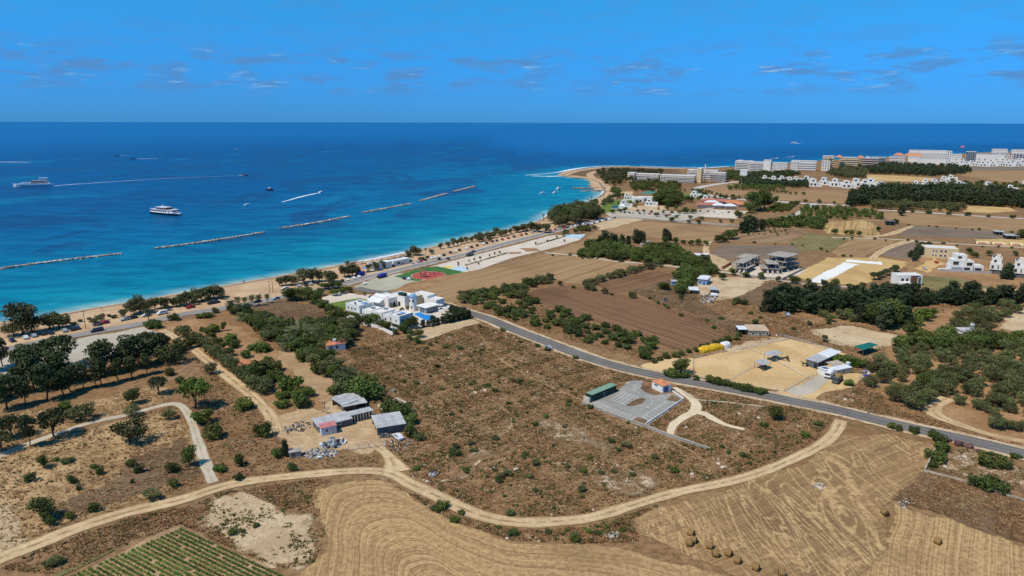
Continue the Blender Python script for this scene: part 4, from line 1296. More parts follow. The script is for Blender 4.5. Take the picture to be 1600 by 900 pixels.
row('tamarisk', [(262, 485), (300, 477), (345, 468)], 6.5, 4.6, 1.0, 0.25, name='tamarisk_tree', label='lower tamarisk filling the row beside the beach', group='lower tamarisks beside the beach')
# headland grove
grove(['tamarisk', 'round', 'fan_palm'], [(934, 272), (945, 268), (985, 272), (990, 284), (975, 292), (945, 290), (936, 280)], 10, 9.5, 0.9, name='wood', label='park trees on the headland beside the hotel', stuff=L_TAMARISK)
grove(['tamarisk', 'olive'], [(985, 268), (1035, 268), (1035, 273), (985, 274)], 10, 7.0, 1.0, name='wood', label='strip of trees behind the headland hotel', stuff=L_TAMARISK)
many('round', [(962, 305, 14, 1.2), (958, 303, 12, 1), (966, 306, 10, 1.1)], name='tree', label='dark tree at the foot of the stone jetty', group='trees at the jetty foot')
grove('round', [(985, 289), (1010, 287), (1060, 290), (1062, 298), (1020, 296), (990, 300)], 9, 7.5, 1.2, name='wood', label='garden trees in front of the headland hotel', stuff=L_CITRUS)
many('cypress', [(1012, 291, 15), (1019, 290, 11), (1026, 292, 14), (1208, 266, 12, 1.3), (1254, 266, 13, 1.3), (1240, 267, 14, 1.3), (1296, 266, 18, 1.2)], name='cypress_tree', label='narrow dark cypress in front of the far hotels', group='cypresses before the hotels')
grove('round', [(1020, 318), (1030, 305), (1048, 303), (1062, 312), (1066, 320), (1045, 324)], 8.5, 9.5, 1.3, name='tree', label='big dark tree in the clump behind the beach club', group='clump behind the beach club')
many('round', [(1075, 316, 11, 1.3), (1080, 316, 9, 1.2)], name='tree', label='round tree beside the red-roofed pavilions car park', group='trees beside the pavilion car park')
row('round', [(985, 320), (1010, 318), (1038, 319)], 10, 4.5, 1.0, name='tree', label='small tree in front of the white beach club', group='trees before the beach club')
row('round', [(1030, 328), (1055, 327), (1075, 330)], 8, 4.0, 1.0, name='tree', label='small tree in the row above the coast road car park', group='row above the coast road car park')
many('round', [(1050, 347, 8, 1.3), (1076, 349, 6, 1.3), (1091, 350, 7, 1.2), (1070, 334, 9, 1.2), (1082, 334, 8, 1.2)], name='tree', label='small tree along the straight road below the pavilions', group='trees along the straight road')
# --- middle distance
grove('citrus', [(905, 402), (915, 385), (940, 380), (968, 386), (985, 392), (1000, 400), (990, 410), (940, 405)], 6.0, 5.5, 1.2, name='thicket_tree', label='green tree in the thicket between the two tan fields', group='thicket between the tan fields')
many('belt', [(945, 382, 22, 1.3), (955, 383, 18, 1.2), (962, 382, 16, 1), (972, 384, 18, 1.1), (982, 384, 16, 1.1), (995, 380, 22, 1.2), (1002, 381, 20, 1.2), (938, 384, 16, 1.2), (1040, 375, 18, 1.3), (1046, 376, 14, 1.2)], name='tree', label='tall dark tree above the thicket between the tan fields', group='tall trees of the thicket')
grove('citrus', [(978, 402), (1010, 388), (1060, 386), (1075, 400), (1105, 408), (1112, 415), (1060, 416), (1000, 411)], 6.0, 5.0, 1.2, name='fruit_tree', label='dark fruit tree in the plantation above the concrete farm lane', group='plantation above the farm lane')
row('round', [(1040, 381), (1060, 382), (1080, 383), (1105, 384)], 6, 4.5, 1.1, name='tree', label='tree in the hedge row at the lower edge of the far tan field', group='hedge row of the far tan field')
many('round', [(1122, 379, 12, 1.2), (1128, 377, 10, 1.2), (1138, 374, 16, 1.2), (1145, 373, 14, 1.2), (1133, 378, 8, 1.3)], name='tree', label='dark tree beside the start of the curving dirt lane', group='trees at the start of the dirt lane')
row('olive', [(915, 450), (935, 441), (955, 435), (975, 430), (1000, 424), (1030, 414)], 5.5, 4.2, 1.15, 0.15, name='olive_tree', label='olive in the straight row along the edge of the brown field', group='olive row along the brown field')
many('olive', [(919, 453, 12, 1), (926, 455, 10, 1), (945, 459, 10, 1.2), (988, 466, 11, 1.1)], name='olive_tree', label='olive standing free at the corner of the brown field', group='free olives at the brown field corner')
many('round', [(875, 446, 8, 1.1)], name='bush', label='lone round bush between the tan field and the brown field', cat='bush')
grove('citrus', [(1055, 430), (1075, 420), (1120, 420), (1125, 428), (1090, 436), (1082, 452), (1064, 462), (1060, 446)], 5.5, 5.2, 1.2, name='tree', label='dark tree in the clump around the blue hut', group='clump around the blue hut')
many('round', [(1038, 453, 12, 1.5), (1032, 451, 10, 1.3), (1062, 462, 12, 1.1), (1064, 468, 8, 1), (1028, 475, 6, 1.2), (1042, 452, 9, 1.2)], name='bush', label='bush on the brown slope below the blue hut', cat='bush', group='bushes below the blue hut')
many('round', [(1129, 438, 13, 1.0)], name='tree', label='lone round tree beside the blue hut', cat='tree')
row('round', [(1143, 430), (1160, 433), (1185, 436), (1210, 439), (1240, 443)], 7.5, 3.8, 1.1, 0.1, name='street_tree', label='clipped round tree in the row before the unfinished houses', group='street trees before the unfinished houses')
row('round', [(1245, 443), (1270, 445), (1300, 448), (1330, 451), (1345, 453)], 6.5, 3.8, 1.1, 0.1, name='street_tree', label='clipped round tree in the row before the yellow building plot', group='street trees before the yellow plot')
many('shrub', [(1151, 474, 11, 1.1), (1163, 476, 9, 1.2), (1147, 477, 7, 1)], name='bush', label='bush at the end of the straw-coloured yard', cat='bush', group='bushes at the straw-coloured yard')
# scrub grove right of the villa, along the road
grove(['citrus', 'shrub', 'olive'], [(706, 472), (740, 462), (800, 448), (860, 434), (866, 442), (820, 455), (830, 468), (790, 470), (735, 480)], 5.5, 4.6, 1.15, name='bush', label='dense dark bush in the hedge along the tan field', cat='bush', group='hedge along the tan field')
grove(['citrus', 'shrub'], [(735, 481), (790, 472), (830, 470), (870, 484), (930, 505), (1000, 524), (1030, 545), (1010, 556), (960, 548), (900, 532), (840, 512), (780, 494)], (6.2, 5.8), 3.3, 1.3, angle=(760, 480, 1000, 540), drop=0.12, name='fruit_tree', label='low green fruit tree in the loose orchard above the road', group='loose orchard above the road')
# villa garden
VG = dict(name='tree', label='dark garden tree along the lower wall of the white villa', group='garden trees below the villa')
many('round', [(552, 500, 14, 1.2), (560, 506, 16, 1.2), (575, 509, 18, 1.2), (583, 508, 18, 1.1), (598, 514, 16, 1.2), (606, 516, 14, 1.1), (545, 494, 10, 1.2), (566, 507, 12, 1.2)], **VG)
many('round', [(632, 520, 14, 1.2), (642, 524, 12, 1.1), (654, 527, 14, 1.1), (626, 517, 10, 1.2), (618, 522, 9, 1.3), (640, 532, 9, 1.3), (652, 536, 12, 1.2)], name='bush', label='round bush on the track below the villa corner', cat='bush', group='bushes at the villa corner')
row('belt', [(662, 511), (672, 510), (690, 506), (712, 502), (731, 497)], 2.2, 4.0, 1.5, 0.12, name='hedge_tree', label='dark tree in the screen hedge around the villa pool', group='pool hedge of the villa')
row('belt', [(706, 489), (718, 492), (731, 496)], 2.4, 3.8, 1.5, 0.12, name='hedge_tree', label='dark tree in the hedge at the road end of the villa pool', group='road hedge of the villa')
many('round', [(641, 512, 18, 1.0), (648, 514, 20, .8), (634, 515, 14, 1)], name='tree', label='dark tree between the pool and the lowest villa block', group='trees between pool and villa')
many('bright', [(628, 487, 7, 1.0)], name='bush', label='yellow flowering bush in the villa courtyard', cat='bush')
many('round', [(637, 484, 6, 1.0), (616, 480, 6, 1), (579, 467, 6, 1), (570, 462, 5, 1), (584, 462, 5, 1)], name='bush', label='small dark shrub in the villa courtyard', cat='bush', group='shrubs in the villa courtyard')
many('citrus', [(505, 480, 14, 1.3), (515, 488, 16, 1.2), (526, 494, 16, 1.2), (535, 497, 14, 1.2), (520, 490, 14, 1.2)], name='tree', label='dark tree in the hedge left of the villa', group='hedge left of the villa')
# horse yard and road side
many('round', [(1064, 584, 26, 1.1)], name='tree', label='big dark tree at the corner of the sand paddock')
many('citrus', [(1050, 588, 14, 1.6), (1058, 590, 12, 1.4), (1070, 590, 12, 1.3), (1087, 594, 8, 1.2)], name='bush', label='dark bush under the big tree at the paddock corner', cat='bush', group='bushes at the paddock corner')
many('citrus', [(1110, 597, 12, 1.5), (1120, 600, 13, 1.5), (1132, 602, 12, 1.4), (1142, 604, 10, 1.3)], name='hedge_bush', label='rounded bush in the left hedge on the roadside by the paddock', cat='bush', group='left roadside hedge')
many('citrus', [(1152, 608, 12, 1.3), (1163, 610, 13, 1.5), (1174, 612, 11, 1.3), (1186, 615, 12, 1.5), (1194, 614, 9, 1.2)], name='hedge_bush', label='rounded bush in the right hedge on the roadside by the paddock', cat='bush', group='right roadside hedge')
many('round', [(1210, 655, 24, 1.2)], name='tree', label='lone round dark tree below the road by the walled plot')
row('citrus', [(1020, 568), (1040, 560), (1060, 556), (1085, 550), (1100, 543), (1130, 535), (1150, 530), (1157, 522)], 4.2, 2.4, 1.2, 0.15, name='hedge_bush', label='small bush in the row along the edge of the red field', cat='bush', group='bush row along the red field')
many('citrus', [(1008, 560, 16, 1.3), (1016, 545, 14, 1.3), (1020, 534, 12, 1.2), (1002, 548, 10, 1.2)], name='bush', label='dark bush at the lower corner of the red field', cat='bush', group='bushes at the red field corner')
many('bright', [(1308, 566, 14, 1.5), (1318, 566, 14, 1.6), (1330, 570, 14, 1.6), (1343, 573, 13, 1.6), (1325, 573, 12, 1.5)], name='tree', label='bright bushy tree behind the stable cabins', group='bushy trees behind the stable cabins')
many('bright', [(1326, 602, 9, 1.8)], name='bush', label='low green bush below the horse truck', cat='bush')
many('tamarisk', [(1288, 534, 11, 1.0)], name='tree', label='small tree between the two paddocks')
many('round', [(1180, 507, 9, 1.5)], name='tree', label='dark tree behind the stone hut')
# olive grove
OG = dict(name='olive_tree', label='olive tree in the big grove right of the stables', group='olive grove right of the stables')
grove('olive', [(1365, 560), (1400, 545), (1440, 540), (1520, 545), (1600, 540), (1660, 560), (1660, 700), (1600, 680), (1545, 668), (1500, 640), (1470, 626), (1430, 640), (1380, 620), (1345, 606)], (5.9, 5.4), 4.4, 1.12, angle=(1380, 610, 1560, 560), drop=0.1, jit=0.33, **OG)
many('round', [(1452, 605, 24, 1.5), (1440, 604, 20, 1.3)], name='tree', label='large dark round tree in the middle of the olive grove', group='dark trees in the olive grove')
grove('olive', [(1450, 528), (1490, 500), (1540, 480), (1580, 478), (1590, 490), (1560, 512), (1530, 530)], (7.0, 6.0), 4.8, 1.15, angle=(1470, 525, 1570, 480), drop=0.05, name='olive_tree', label='olive tree in the upper grove under the dark tree belt', group='upper olive grove')
grove(['round', 'citrus'], [(1405, 545), (1420, 530), (1450, 530), (1560, 535), (1600, 530), (1600, 545), (1540, 552), (1440, 550)], 6.5, 6.5, 1.3, name='tree', label='broad dark tree in the line above the olive grove', group='dark line above the olive grove')
grove(['belt', 'round'], [(1335, 500), (1370, 495), (1420, 498), (1430, 510), (1400, 520), (1345, 506)], 6.0, 9.5, 1.2, name='tree', label='tall dark tree in the clump left of the upper olive grove', group='dark clump left of the upper olive grove')
many('bright', [(1440, 500, 18, 1.4), (1450, 496, 16, 1.3), (1432, 508, 14, 1.3), (1590, 527, 12, 1.6), (1582, 530, 10, 1.4)], name='tree', label='brighter green tree among the dark trees above the olive grove', group='bright trees above the olive grove')
grove('olive', [(1270, 495), (1300, 492), (1335, 496), (1335, 503), (1290, 503)], 6.5, 4.2, 1.1, name='olive_tree', label='small olive in front of the left part of the dark belt', group='small olives before the dark belt')
DB = dict(name='belt_tree', label='dark evergreen in the shelter belt below the building plots', group='evergreens of the shelter belt')
grove('belt', [(1195, 478), (1210, 468), (1300, 474), (1345, 474), (1440, 468), (1530, 470), (1590, 468), (1640, 472), (1640, 480), (1540, 478), (1440, 478), (1340, 492), (1250, 490), (1200, 490)], 5.4, 9.5, 1.2, drop=0.02, **DB)
row('stone_pine', [(1365, 437), (1375, 434), (1390, 429), (1402, 425)], 4.0, 4.0, 1.0, name='palm_like_tree', label='small round tree in the row beside the white and brown house', group='row beside the white and brown house')
grove('belt', [(1418, 404), (1438, 393), (1450, 386), (1456, 390), (1440, 402), (1428, 408)], 5.0, 6.0, 1.5, name='tree', label='dark tree behind the cream building', group='dark trees behind the cream building')
many('belt', [(1573, 434, 22, 1.4), (1568, 436, 16, 1.3), (1578, 437, 14, 1.2)], name='tree', label='dark tree in front of the two white villas', group='trees before the white villas')
many('round', [(1522, 403, 10, 1.4), (1514, 396, 10, 1.2), (1545, 400, 10, 1.1), (1586, 400, 8, 1.3)], name='tree', label='garden tree behind the white villas', group='garden trees behind the white villas')
# small trees below the road at right
row('citrus', [(1393, 670), (1403, 673)], 2.6, 2.8, 0.8, 0.05, name='roadside_bush', label='slim bush in the left pair on the lower road verge', cat='bush', group='left pair of roadside bushes')
row('citrus', [(1427, 677), (1437, 679), (1447, 682), (1456, 684)], 2.6, 2.8, 0.8, 0.05, name='roadside_bush', label='slim bush in the right row on the lower road verge', cat='bush', group='right row of roadside bushes')
for u, v, h, w, lab in [(1467, 690, 16, 1.3, 'bush where the stone wall meets the road'), (1472, 705, 18, 1.2, 'upper bush along the stone wall'), (1463, 720, 22, 1.4, 'middle bush along the stone wall'), (1457, 730, 12, 1.2, 'lowest bush along the stone wall'),
                        (1549, 727, 24, 1.5, 'large round bush in the walled stony plot'), (1534, 762, 26, 1.4, 'left half of the big dark bush on the stone wall'), (1552, 766, 26, 1.3, 'right half of the big dark bush on the stone wall'), (1586, 715, 8, 1.8, 'low green bush at the right end of the road')]:
    tree('citrus', u, v, h, w, name='bush', label=lab, cat='bush')
row('oleander', [(1482, 690), (1500, 696), (1518, 701), (1530, 706)], 2.2, 1.5, 1.4, 0.1, name='oleander_bush', label='dry pinkish shrub in the strip along the road', cat='bush', group='pinkish shrubs along the road')
# --- far belts
grove('belt', [(1330, 312), (1345, 305), (1400, 303), (1480, 303), (1600, 312), (1660, 315), (1660, 328), (1600, 326), (1480, 318), (1390, 320), (1340, 322), (1322, 325)], 8.5, 13, 1.15, drop=0.02, name='wood', label='wide black belt of evergreens across the far right', stuff=L_BELT)
grove(['round', 'olive'], [(1355, 324), (1390, 320), (1450, 322), (1510, 326), (1500, 333), (1440, 329), (1370, 327)], 8, 7, 1.2, name='wood', label='grey-green trees in front of the far black belt', stuff=L_OLIVE)
grove('belt', [(1350, 262), (1390, 261), (1440, 264), (1500, 266), (1520, 270), (1465, 276), (1400, 273), (1360, 272)], 10, 11, 1.1, name='wood', label='dark wood below the far white hotels', stuff=L_BELT)
grove(['round', 'olive'], [(1290, 272), (1330, 264), (1352, 262), (1352, 280), (1310, 279)], 10, 9, 1.1, name='wood', label='grey wood below the reddish far hotel', stuff=L_TAMARISK)
grove('round', [(1100, 275), (1140, 270), (1170, 273), (1165, 283), (1120, 285)], 10, 7, 1.2, name='wood', label='park trees right of the headland hotel', stuff=L_SHRUB)
grove(['round', 'bright'], [(1160, 276), (1190, 272), (1240, 270), (1250, 274), (1215, 280), (1165, 281)], 11, 7, 1.2, name='wood', label='garden trees below the long white far hotel', stuff=L_SHRUB)
grove('belt', [(1153, 288), (1170, 283), (1225, 288), (1262, 287), (1262, 293), (1222, 293), (1165, 293)], 8, 8, 1.2, name='wood', label='dark belt left of the white holiday houses', stuff=L_BELT)
grove('round', [(1136, 297), (1150, 292), (1215, 292), (1225, 297), (1180, 298)], 9, 5.5, 1.3, name='wood', label='green orchard in front of the holiday house belt', stuff=L_CITRUS)
row('olive', [(1202, 299), (1230, 303), (1254, 305)], 7, 4, 1.2, name='tree', label='tree in the thin row across the far tan field', group='thin row across the far tan field')
row('round', [(1098, 299), (1115, 304), (1135, 308), (1155, 311)], 11, 4.2, 1.0, 0.1, name='street_tree', label='street tree on the inner side of the curving hotel road', group='street trees of the curving road')
row('round', [(1256, 317), (1275, 318), (1300, 319.5), (1330, 321)], 14, 5, 1.0, 0.1, name='street_tree', label='street tree along the far tan field', group='street trees of the far tan field')
many('round', [(1178, 330, 30, 1.1), (1188, 328, 32, 1.1), (1195, 326, 26, 1.1), (1183, 320, 18, 1.2), (1211, 318, 12, 1.0), (1155, 340, 10, 1.2), (1152, 338, 10, 1.2), (1170, 333, 16, 1.2)], name='tree', label='towering tree right of the red-roofed pavilions', group='towering trees by the pavilions')
many('belt', [(1168, 362, 26, 1.3), (1178, 362, 22, 1.3), (1160, 364, 18, 1.3), (1190, 360, 18, 1.3)], name='tree', label='tall dark tree at the end of the straight road', group='tall trees at the end of the straight road')
grove(['round', 'citrus'], [(1190, 357), (1210, 346), (1245, 344), (1290, 346), (1282, 358), (1240, 356)], 6.5, 5.5, 1.2, name='wood', label='dark plantation left of the golden field', stuff=L_CITRUS)
for a, b_ in (((1198, 331), (1217, 320)), ((1208, 332), (1226, 321)), ((1220, 331), (1236, 319)), ((1230, 330), (1245, 318))):
    row('citrus', [a, b_], 5, 3.5, 1.2, 0.1, name='orchard_tree', label='tree in the striped orchard right of the towering trees', group='striped orchard')
grove(['round', 'citrus'], [(1228, 344), (1260, 326), (1300, 326), (1345, 330), (1378, 334), (1380, 342), (1350, 342), (1290, 344)], (12, 7.5), 5.0, 1.2, angle=(1262, 330, 1268, 345), name='wood', label='large orchard above the golden field', stuff=L_CITRUS)
many('round', [(1304, 366, 9, 1.2), (1322, 367, 8, 1.2), (1330, 368, 9, 1.0), (1342, 368, 7, 1.1), (1372, 362, 8, 1.2)], name='tree', label='round tree on the lower edge of the golden field', group='trees on the golden field edge')
many('belt', [(1408, 337, 14, 1.2)], name='tree', label='dark tree on the far concrete road')
many('round', [(1400, 350, 8, 1.3), (1600, 372, 14, 1.4), (1592, 374, 10, 1.3)], name='tree', label='tree beside the far barns', group='trees beside the far barns')
row('shrub', [(1425, 332), (1455, 334), (1475, 335), (1540, 339), (1580, 341)], 14, 4, 1.2, 0.2, name='bush', label='bush along the far concrete road', cat='bush', group='bushes along the far concrete road')
grove(['round', 'olive'], [(1450, 290), (1480, 286), (1540, 288), (1600, 290), (1660, 294), (1660, 302), (1560, 300), (1470, 296)], 14, 6.5, 1.2, name='wood', label='trees among the scattered houses behind the black belt', stuff=L_CITRUS)
grove('citrus', [(1150, 360), (1228, 354), (1240, 362), (1228, 370), (1160, 368)], (6.0, 6.5), 1.6, 1.0, angle=(1150, 366, 1240, 358), drop=0.3, name='wood', label='rows of small bushes on the far young plantation', stuff=L_CITRUS)
row('shrub', [(600, 420), (640, 411), (668, 404)], 8, 2.5, 1.2, 0.2, name='bush', label='bush along the back of the beach bar', cat='bush', group='bushes behind the beach bar')
for a, b_ in (((728, 415), (792, 396)), ((838, 383), (882, 370))):
    row('citrus', [a, b_], 2.2, 0.9, 1.5, 0.1, name='bed_plant', label='low hedge plant in the long bed of the promenade', cat='bush', group='long planted bed of the promenade')
many('round', [(716, 413, 4, .9), (733, 409, 4, .9), (741, 407, 4, .9), (750, 405, 5, .9), (765, 401, 4, .9), (773, 398, 4, .9), (781, 396, 4, .9), (855, 378, 4, .9), (837, 382, 4, .9), (870, 372, 4, .9), (748, 414, 4, .9), (882, 378, 4, .9), (730, 421, 4, 1), (716, 416, 3, 1)], name='young_tree', label='young tree planted on the open promenade paving', group='young trees of the promenade')

for pts, nm in (([(856, 398), (930, 405), (1036, 417), (1090, 424)], 'pale farm lane in the middle'), ([(868, 446), (930, 456), (1000, 470), (1060, 488), (1120, 515)], 'upper edge of the red field'),
                ([(1310, 373), (1405, 377), (1486, 383), (1590, 389)], 'far lane above the cream building'), ([(1150, 381), (1230, 383), (1290, 394), (1340, 404)], 'field edge right of the unfinished houses'),
                ([(1200, 508), (1240, 512), (1290, 507), (1340, 505)], 'fence line below the shelter belt'), ([(1140, 500), (1170, 492), (1200, 496)], 'rough slope below the straw-coloured yard'),
                ([(1385, 347), (1430, 353), (1500, 358), (1590, 365)], 'edge between the two far right fields'), ([(742, 501), (790, 522), (840, 542), (900, 564)], 'lower verge of the main road')):
    row(['shrub', 'tamarisk', 'citrus'], pts, 11, 1.7, 1.3, 0.45, name='verge_shrub', label='shrub on the ' + nm, cat='shrub', group='shrubs on the ' + nm)
for pts, k_, sp, h_, lab in (([(945, 334), (985, 331), (1040, 334), (1085, 332)], 'round', 9, 4.0, 'small tree on the far grey car park'), ([(1020, 338), (1060, 341), (1100, 345), (1145, 349)], 'round', 13, 4.2, 'small tree along the upper edge of the straight road'),
                ([(880, 368), (905, 363), (925, 358)], 'tamarisk', 7, 4.5, 'tree at the inland end of the promenade'), ([(948, 316), (965, 320), (990, 324)], 'tamarisk', 8, 4.5, 'tree along the lawn by the white kiosk'),
                ([(1060, 299), (1085, 300), (1100, 306)], 'round', 9, 5.0, 'tree on the lawn below the headland hotel'), ([(1090, 312), (1120, 310), (1150, 314)], 'round', 8, 5.0, 'tree behind the red-roofed pavilions'),
                ([(985, 290), (1000, 296), (1030, 300), (1055, 297)], 'round', 9, 6.0, 'tree around the tennis courts')):
    row([k_, 'olive'], pts, sp, h_, 1.1, 0.3, name='coast_tree', label=lab, group=lab.replace('tree', 'trees', 1))
# --- low green shrubs of the central scrub (individuals) and dry growth (uncountable)
_green = []
for poly, n in (([(640, 740), (700, 700), (760, 660), (860, 650), (1000, 700), (1080, 740), (1000, 775), (900, 800), (800, 805), (700, 775)], 70),
                ([(560, 560), (660, 530), (740, 520), (860, 580), (920, 610), (900, 660), (760, 650), (660, 650)], 70),
                ([(1040, 690), (1160, 690), (1200, 660), (1290, 655), (1250, 700), (1150, 740), (1050, 755)], 22),
                ([(700, 812), (800, 828), (900, 826), (1000, 806), (990, 840), (900, 845), (780, 838)], 22)):
    P = np.array(poly)
    k = 0
    while k < n:
        u = random.uniform(P[:, 0].min(), P[:, 0].max())
        v = random.uniform(P[:, 1].min(), P[:, 1].max())
        if inside(np.array([u]), np.array([v]), poly)[0]:
            k += 1
            g = G(u, v)
            tree_at(random.choice(['shrub', 'bright', 'olive', 'tamarisk', 'shrub']), g.x, g.y, random.uniform(0.4, 1.7) * random.uniform(0.5, 1.1), random.uniform(1.1, 2.0), name='shrub', label='low green shrub dotted over the dry central scrub', cat='shrub', group='green shrubs of the central scrub')
many('citrus', [(684, 797, 10, 1.5), (692, 793, 14, 1.5), (678, 797, 8, 1.3), (721, 803, 8, 1.6)], name='shrub', label='dark green shrub on the lower verge of the curving track', cat='shrub', group='shrubs on the lower verge of the curving track')
many('citrus', [(365, 834, 9, 1.6), (379, 831, 6, 1.3), (400, 823, 8, 1.4)], name='shrub', label='dark dome shrub on the pale bare ground', cat='shrub', group='dome shrubs on the pale ground')
many('olive', [(85, 882, 14, 1.7), (75, 884, 10, 1.5), (95, 880, 10, 1.5)], name='shrub', label='grey-green shrub left of the crop rows', cat='shrub', group='shrubs left of the crop rows')
many('citrus', [(922, 638, 8, 1.2), (981, 662, 5, 1.2)], name='shrub', label='round dark bush on the car park wall', cat='shrub', group='bushes on the car park wall')


def tuft_field(name, label, leafm, regions, size, seed, clump=0.5):
    """uncountable dry weeds: little fans of blades, one mesh"""
    rng = np.random.default_rng(int(seed))
    xs, ys = [], []
    for poly_px, n, avoid in regions:
        poly = W(poly_px)
        P = np.array(poly)
        x = rng.uniform(P[:, 0].min(), P[:, 0].max(), n * 3)
        y = rng.uniform(P[:, 1].min(), P[:, 1].max(), n * 3)
        ok = inside(x, y, poly)
        ok &= (nz(x, y, 6.0, seed) + 0.7 * nz(x, y, 2.0, seed + 1)) > (clump * 2 - 1 + rng.normal(size=len(x)) * 0.35)
        for a in avoid:
            ok &= ~inside(x, y, a)
        for ln, w in AVOID_LINES:
            ok &= seg_dist(x, y, ln) > w
        x, y = x[ok][:n], y[ok][:n]
        xs.append(x)
        ys.append(y)
    x, y = np.concatenate(xs), np.concatenate(ys)
    n = len(x)
    nb_ = 5
    a = rng.uniform(0, 6.283, (n, nb_))
    s = size * rng.uniform(0.5, 1.5, (n, 1)) * np.ones((1, nb_))
    lean = rng.uniform(0.35, 1.1, (n, nb_))
    wd = s * rng.uniform(0.18, 0.4, (n, nb_))
    ca, sa = np.cos(a), np.sin(a)
    r0 = s * 0.15
    base1 = np.stack([x[:, None] + ca * r0 - sa * wd, y[:, None] + sa * r0 + ca * wd, np.zeros_like(s)], -1)
    base2 = np.stack([x[:, None] + ca * r0 + sa * wd, y[:, None] + sa * r0 - ca * wd, np.zeros_like(s)], -1)
    top = np.stack([x[:, None] + ca * s * lean, y[:, None] + sa * s * lean, s * (0.95 - 0.5 * lean) * rng.uniform(0.5, 1.1, (n, nb_))], -1)
    co = np.stack([base1, base2, top], 2).reshape(-1, 3)
    me = mesh_np(name, co, np.arange(len(co)).reshape(-1, 3), [leafm])
    return link(name, me, kind='stuff', label=label, cat='vegetation')


def weed_mat(name, a, b_, c_):
    m, nb, b = new_mat(name)
    p = nb.pos()
    n = nb.noise(p, 0.45, 2.0, 0.6)
    n2 = nb.noise(p, 0.022, 3.0, 0.65)
    col = nb.mix(nb.step(n, 0.35, 0.65), a, b_)
    col = nb.mix(nb.math('MULTIPLY', nb.step(n2, 0.42, 0.6), 0.7), col, c_)
    nb.put(b.inputs['Base Color'], col)
    return m


AVOID_LINES = [(smooth_line(W(l), 6.0), w) for l, w in (
    ([(-60, 905), (0, 873), (62, 849), (125, 824), (206, 799), (281, 782), (340, 763), (390, 752), (490, 741), (565, 736), (610, 740), (640, 756), (675, 772), (725, 796), (762, 809), (812, 817), (875, 815), (925, 809), (985, 791), (1057, 770), (1135, 754), (1193, 737), (1251, 712), (1288, 692), (1314, 657)], 2.6),
    (ROAD_PX[4:], 4.6),
    ([(0, 712), (60, 688), (140, 661), (200, 648), (240, 637), (268, 631), (284, 635), (298, 655), (310, 692), (327, 740), (333, 754)], 1.9),
    ([(252, 516), (290, 536), (320, 560), (348, 582), (376, 604), (400, 624), (420, 646), (432, 676)], 2.4),
    ([(586, 696), (601, 707), (614, 722), (622, 738)], 2.6),
    ([(1053, 606), (1073.5, 618.5), (1087, 631), (1085, 643), (1069, 652), (1051, 666), (1047, 683)], 2.0),
    ([(1084, 643), (1100, 647), (1117, 656), (1136, 665), (1164, 671.5)], 1.8),
    ([(1480, 622), (1460, 635), (1461, 648), (1489, 660), (1545, 679), (1600, 690)], 2.4))]
CP = W([(918, 632), (966, 612), (988, 594), (1003, 596), (1055, 600), (1068, 625), (1006, 668)])
FY = W([(428, 652), (500, 632), (530, 612), (600, 640), (636, 690), (605, 695), (580, 712), (470, 708), (440, 690)])
SV = W([(640, 516), (690, 506), (735, 496), (750, 504), (705, 518), (662, 533), (645, 528)])
CENTRAL = [(545, 545), (640, 528), (735, 505), (800, 522), (900, 560), (1010, 590), (1060, 600), (1300, 648), (1300, 680), (1250, 708), (1135, 752), (985, 788), (875, 812), (812, 815), (725, 792), (640, 752), (610, 735), (600, 700), (640, 680), (600, 630), (560, 600)]
LOWER = [(620, 760), (725, 802), (812, 822), (925, 815), (1050, 778), (985, 812), (1000, 845), (900, 850), (800, 844), (700, 812)]
LEFTS = [(0, 700), (200, 655), (268, 635), (290, 628), (330, 600), (300, 560), (330, 555), (425, 650), (440, 700), (600, 705), (590, 730), (400, 748), (335, 755), (240, 780), (120, 820), (0, 865)]
GROVEL = [(0, 650), (120, 630), (250, 600), (268, 628), (200, 645), (90, 672), (0, 705)]
BANK = [(0, 890), (62, 858), (206, 808), (300, 790), (345, 770), (490, 748), (520, 752), (490, 765), (510, 830), (490, 880), (440, 890), (330, 842), (281, 818), (190, 855), (100, 898)]
RIGHTB = [(1230, 640), (1300, 630), (1340, 606), (1440, 640), (1500, 672), (1600, 695), (1600, 705), (1474, 676), (1300, 636)]
RIGHTF = [(1450, 735), (1540, 758), (1600, 782), (1600, 848), (1480, 805), (1400, 782), (1430, 758)]
PLOT = [(1470, 695), (1530, 705), (1600, 730), (1600, 770), (1540, 750), (1450, 735)]
SLOPE = [(985, 455), (1075, 445), (1090, 470), (1140, 500), (1190, 505), (1200, 480), (1300, 500), (1270, 520), (1150, 540), (1080, 488)]
m_weed = weed_mat("dry_brown_weeds", (0.175, 0.090, 0.040), (0.31, 0.180, 0.084), (0.25, 0.118, 0.052))
m_straw = weed_mat("straw_tufts", (0.32, 0.20, 0.095), (0.47, 0.31, 0.155), (0.33, 0.215, 0.12))
m_olivew = weed_mat("olive_green_weeds", (0.085, 0.078, 0.026), (0.145, 0.122, 0.045), (0.07, 0.082, 0.022))
BARE = W([(330, 775), (380, 768), (430, 790), (490, 800), (508, 840), (480, 880), (420, 880), (360, 842), (325, 815)])
ROCKS = [W([(715, 722), (745, 700), (775, 705), (770, 712), (740, 720), (730, 745), (705, 752)]), W([(850, 662), (900, 674), (955, 690), (940, 702), (880, 688)])]
NEAR = [(640, 470), (735, 488), (850, 535), (1000, 583), (1060, 592), (1010, 560), (860, 515), (740, 482)]
ORCH = [(735, 481), (830, 470), (930, 505), (1030, 545), (1010, 562), (900, 535), (780, 497)]
BAND = [(380, 482), (510, 478), (560, 500), (640, 528), (600, 560), (560, 600), (530, 560), (440, 505)]
FARM = [(330, 555), (360, 580), (425, 650), (440, 700), (335, 755), (318, 700), (290, 632), (330, 600)]
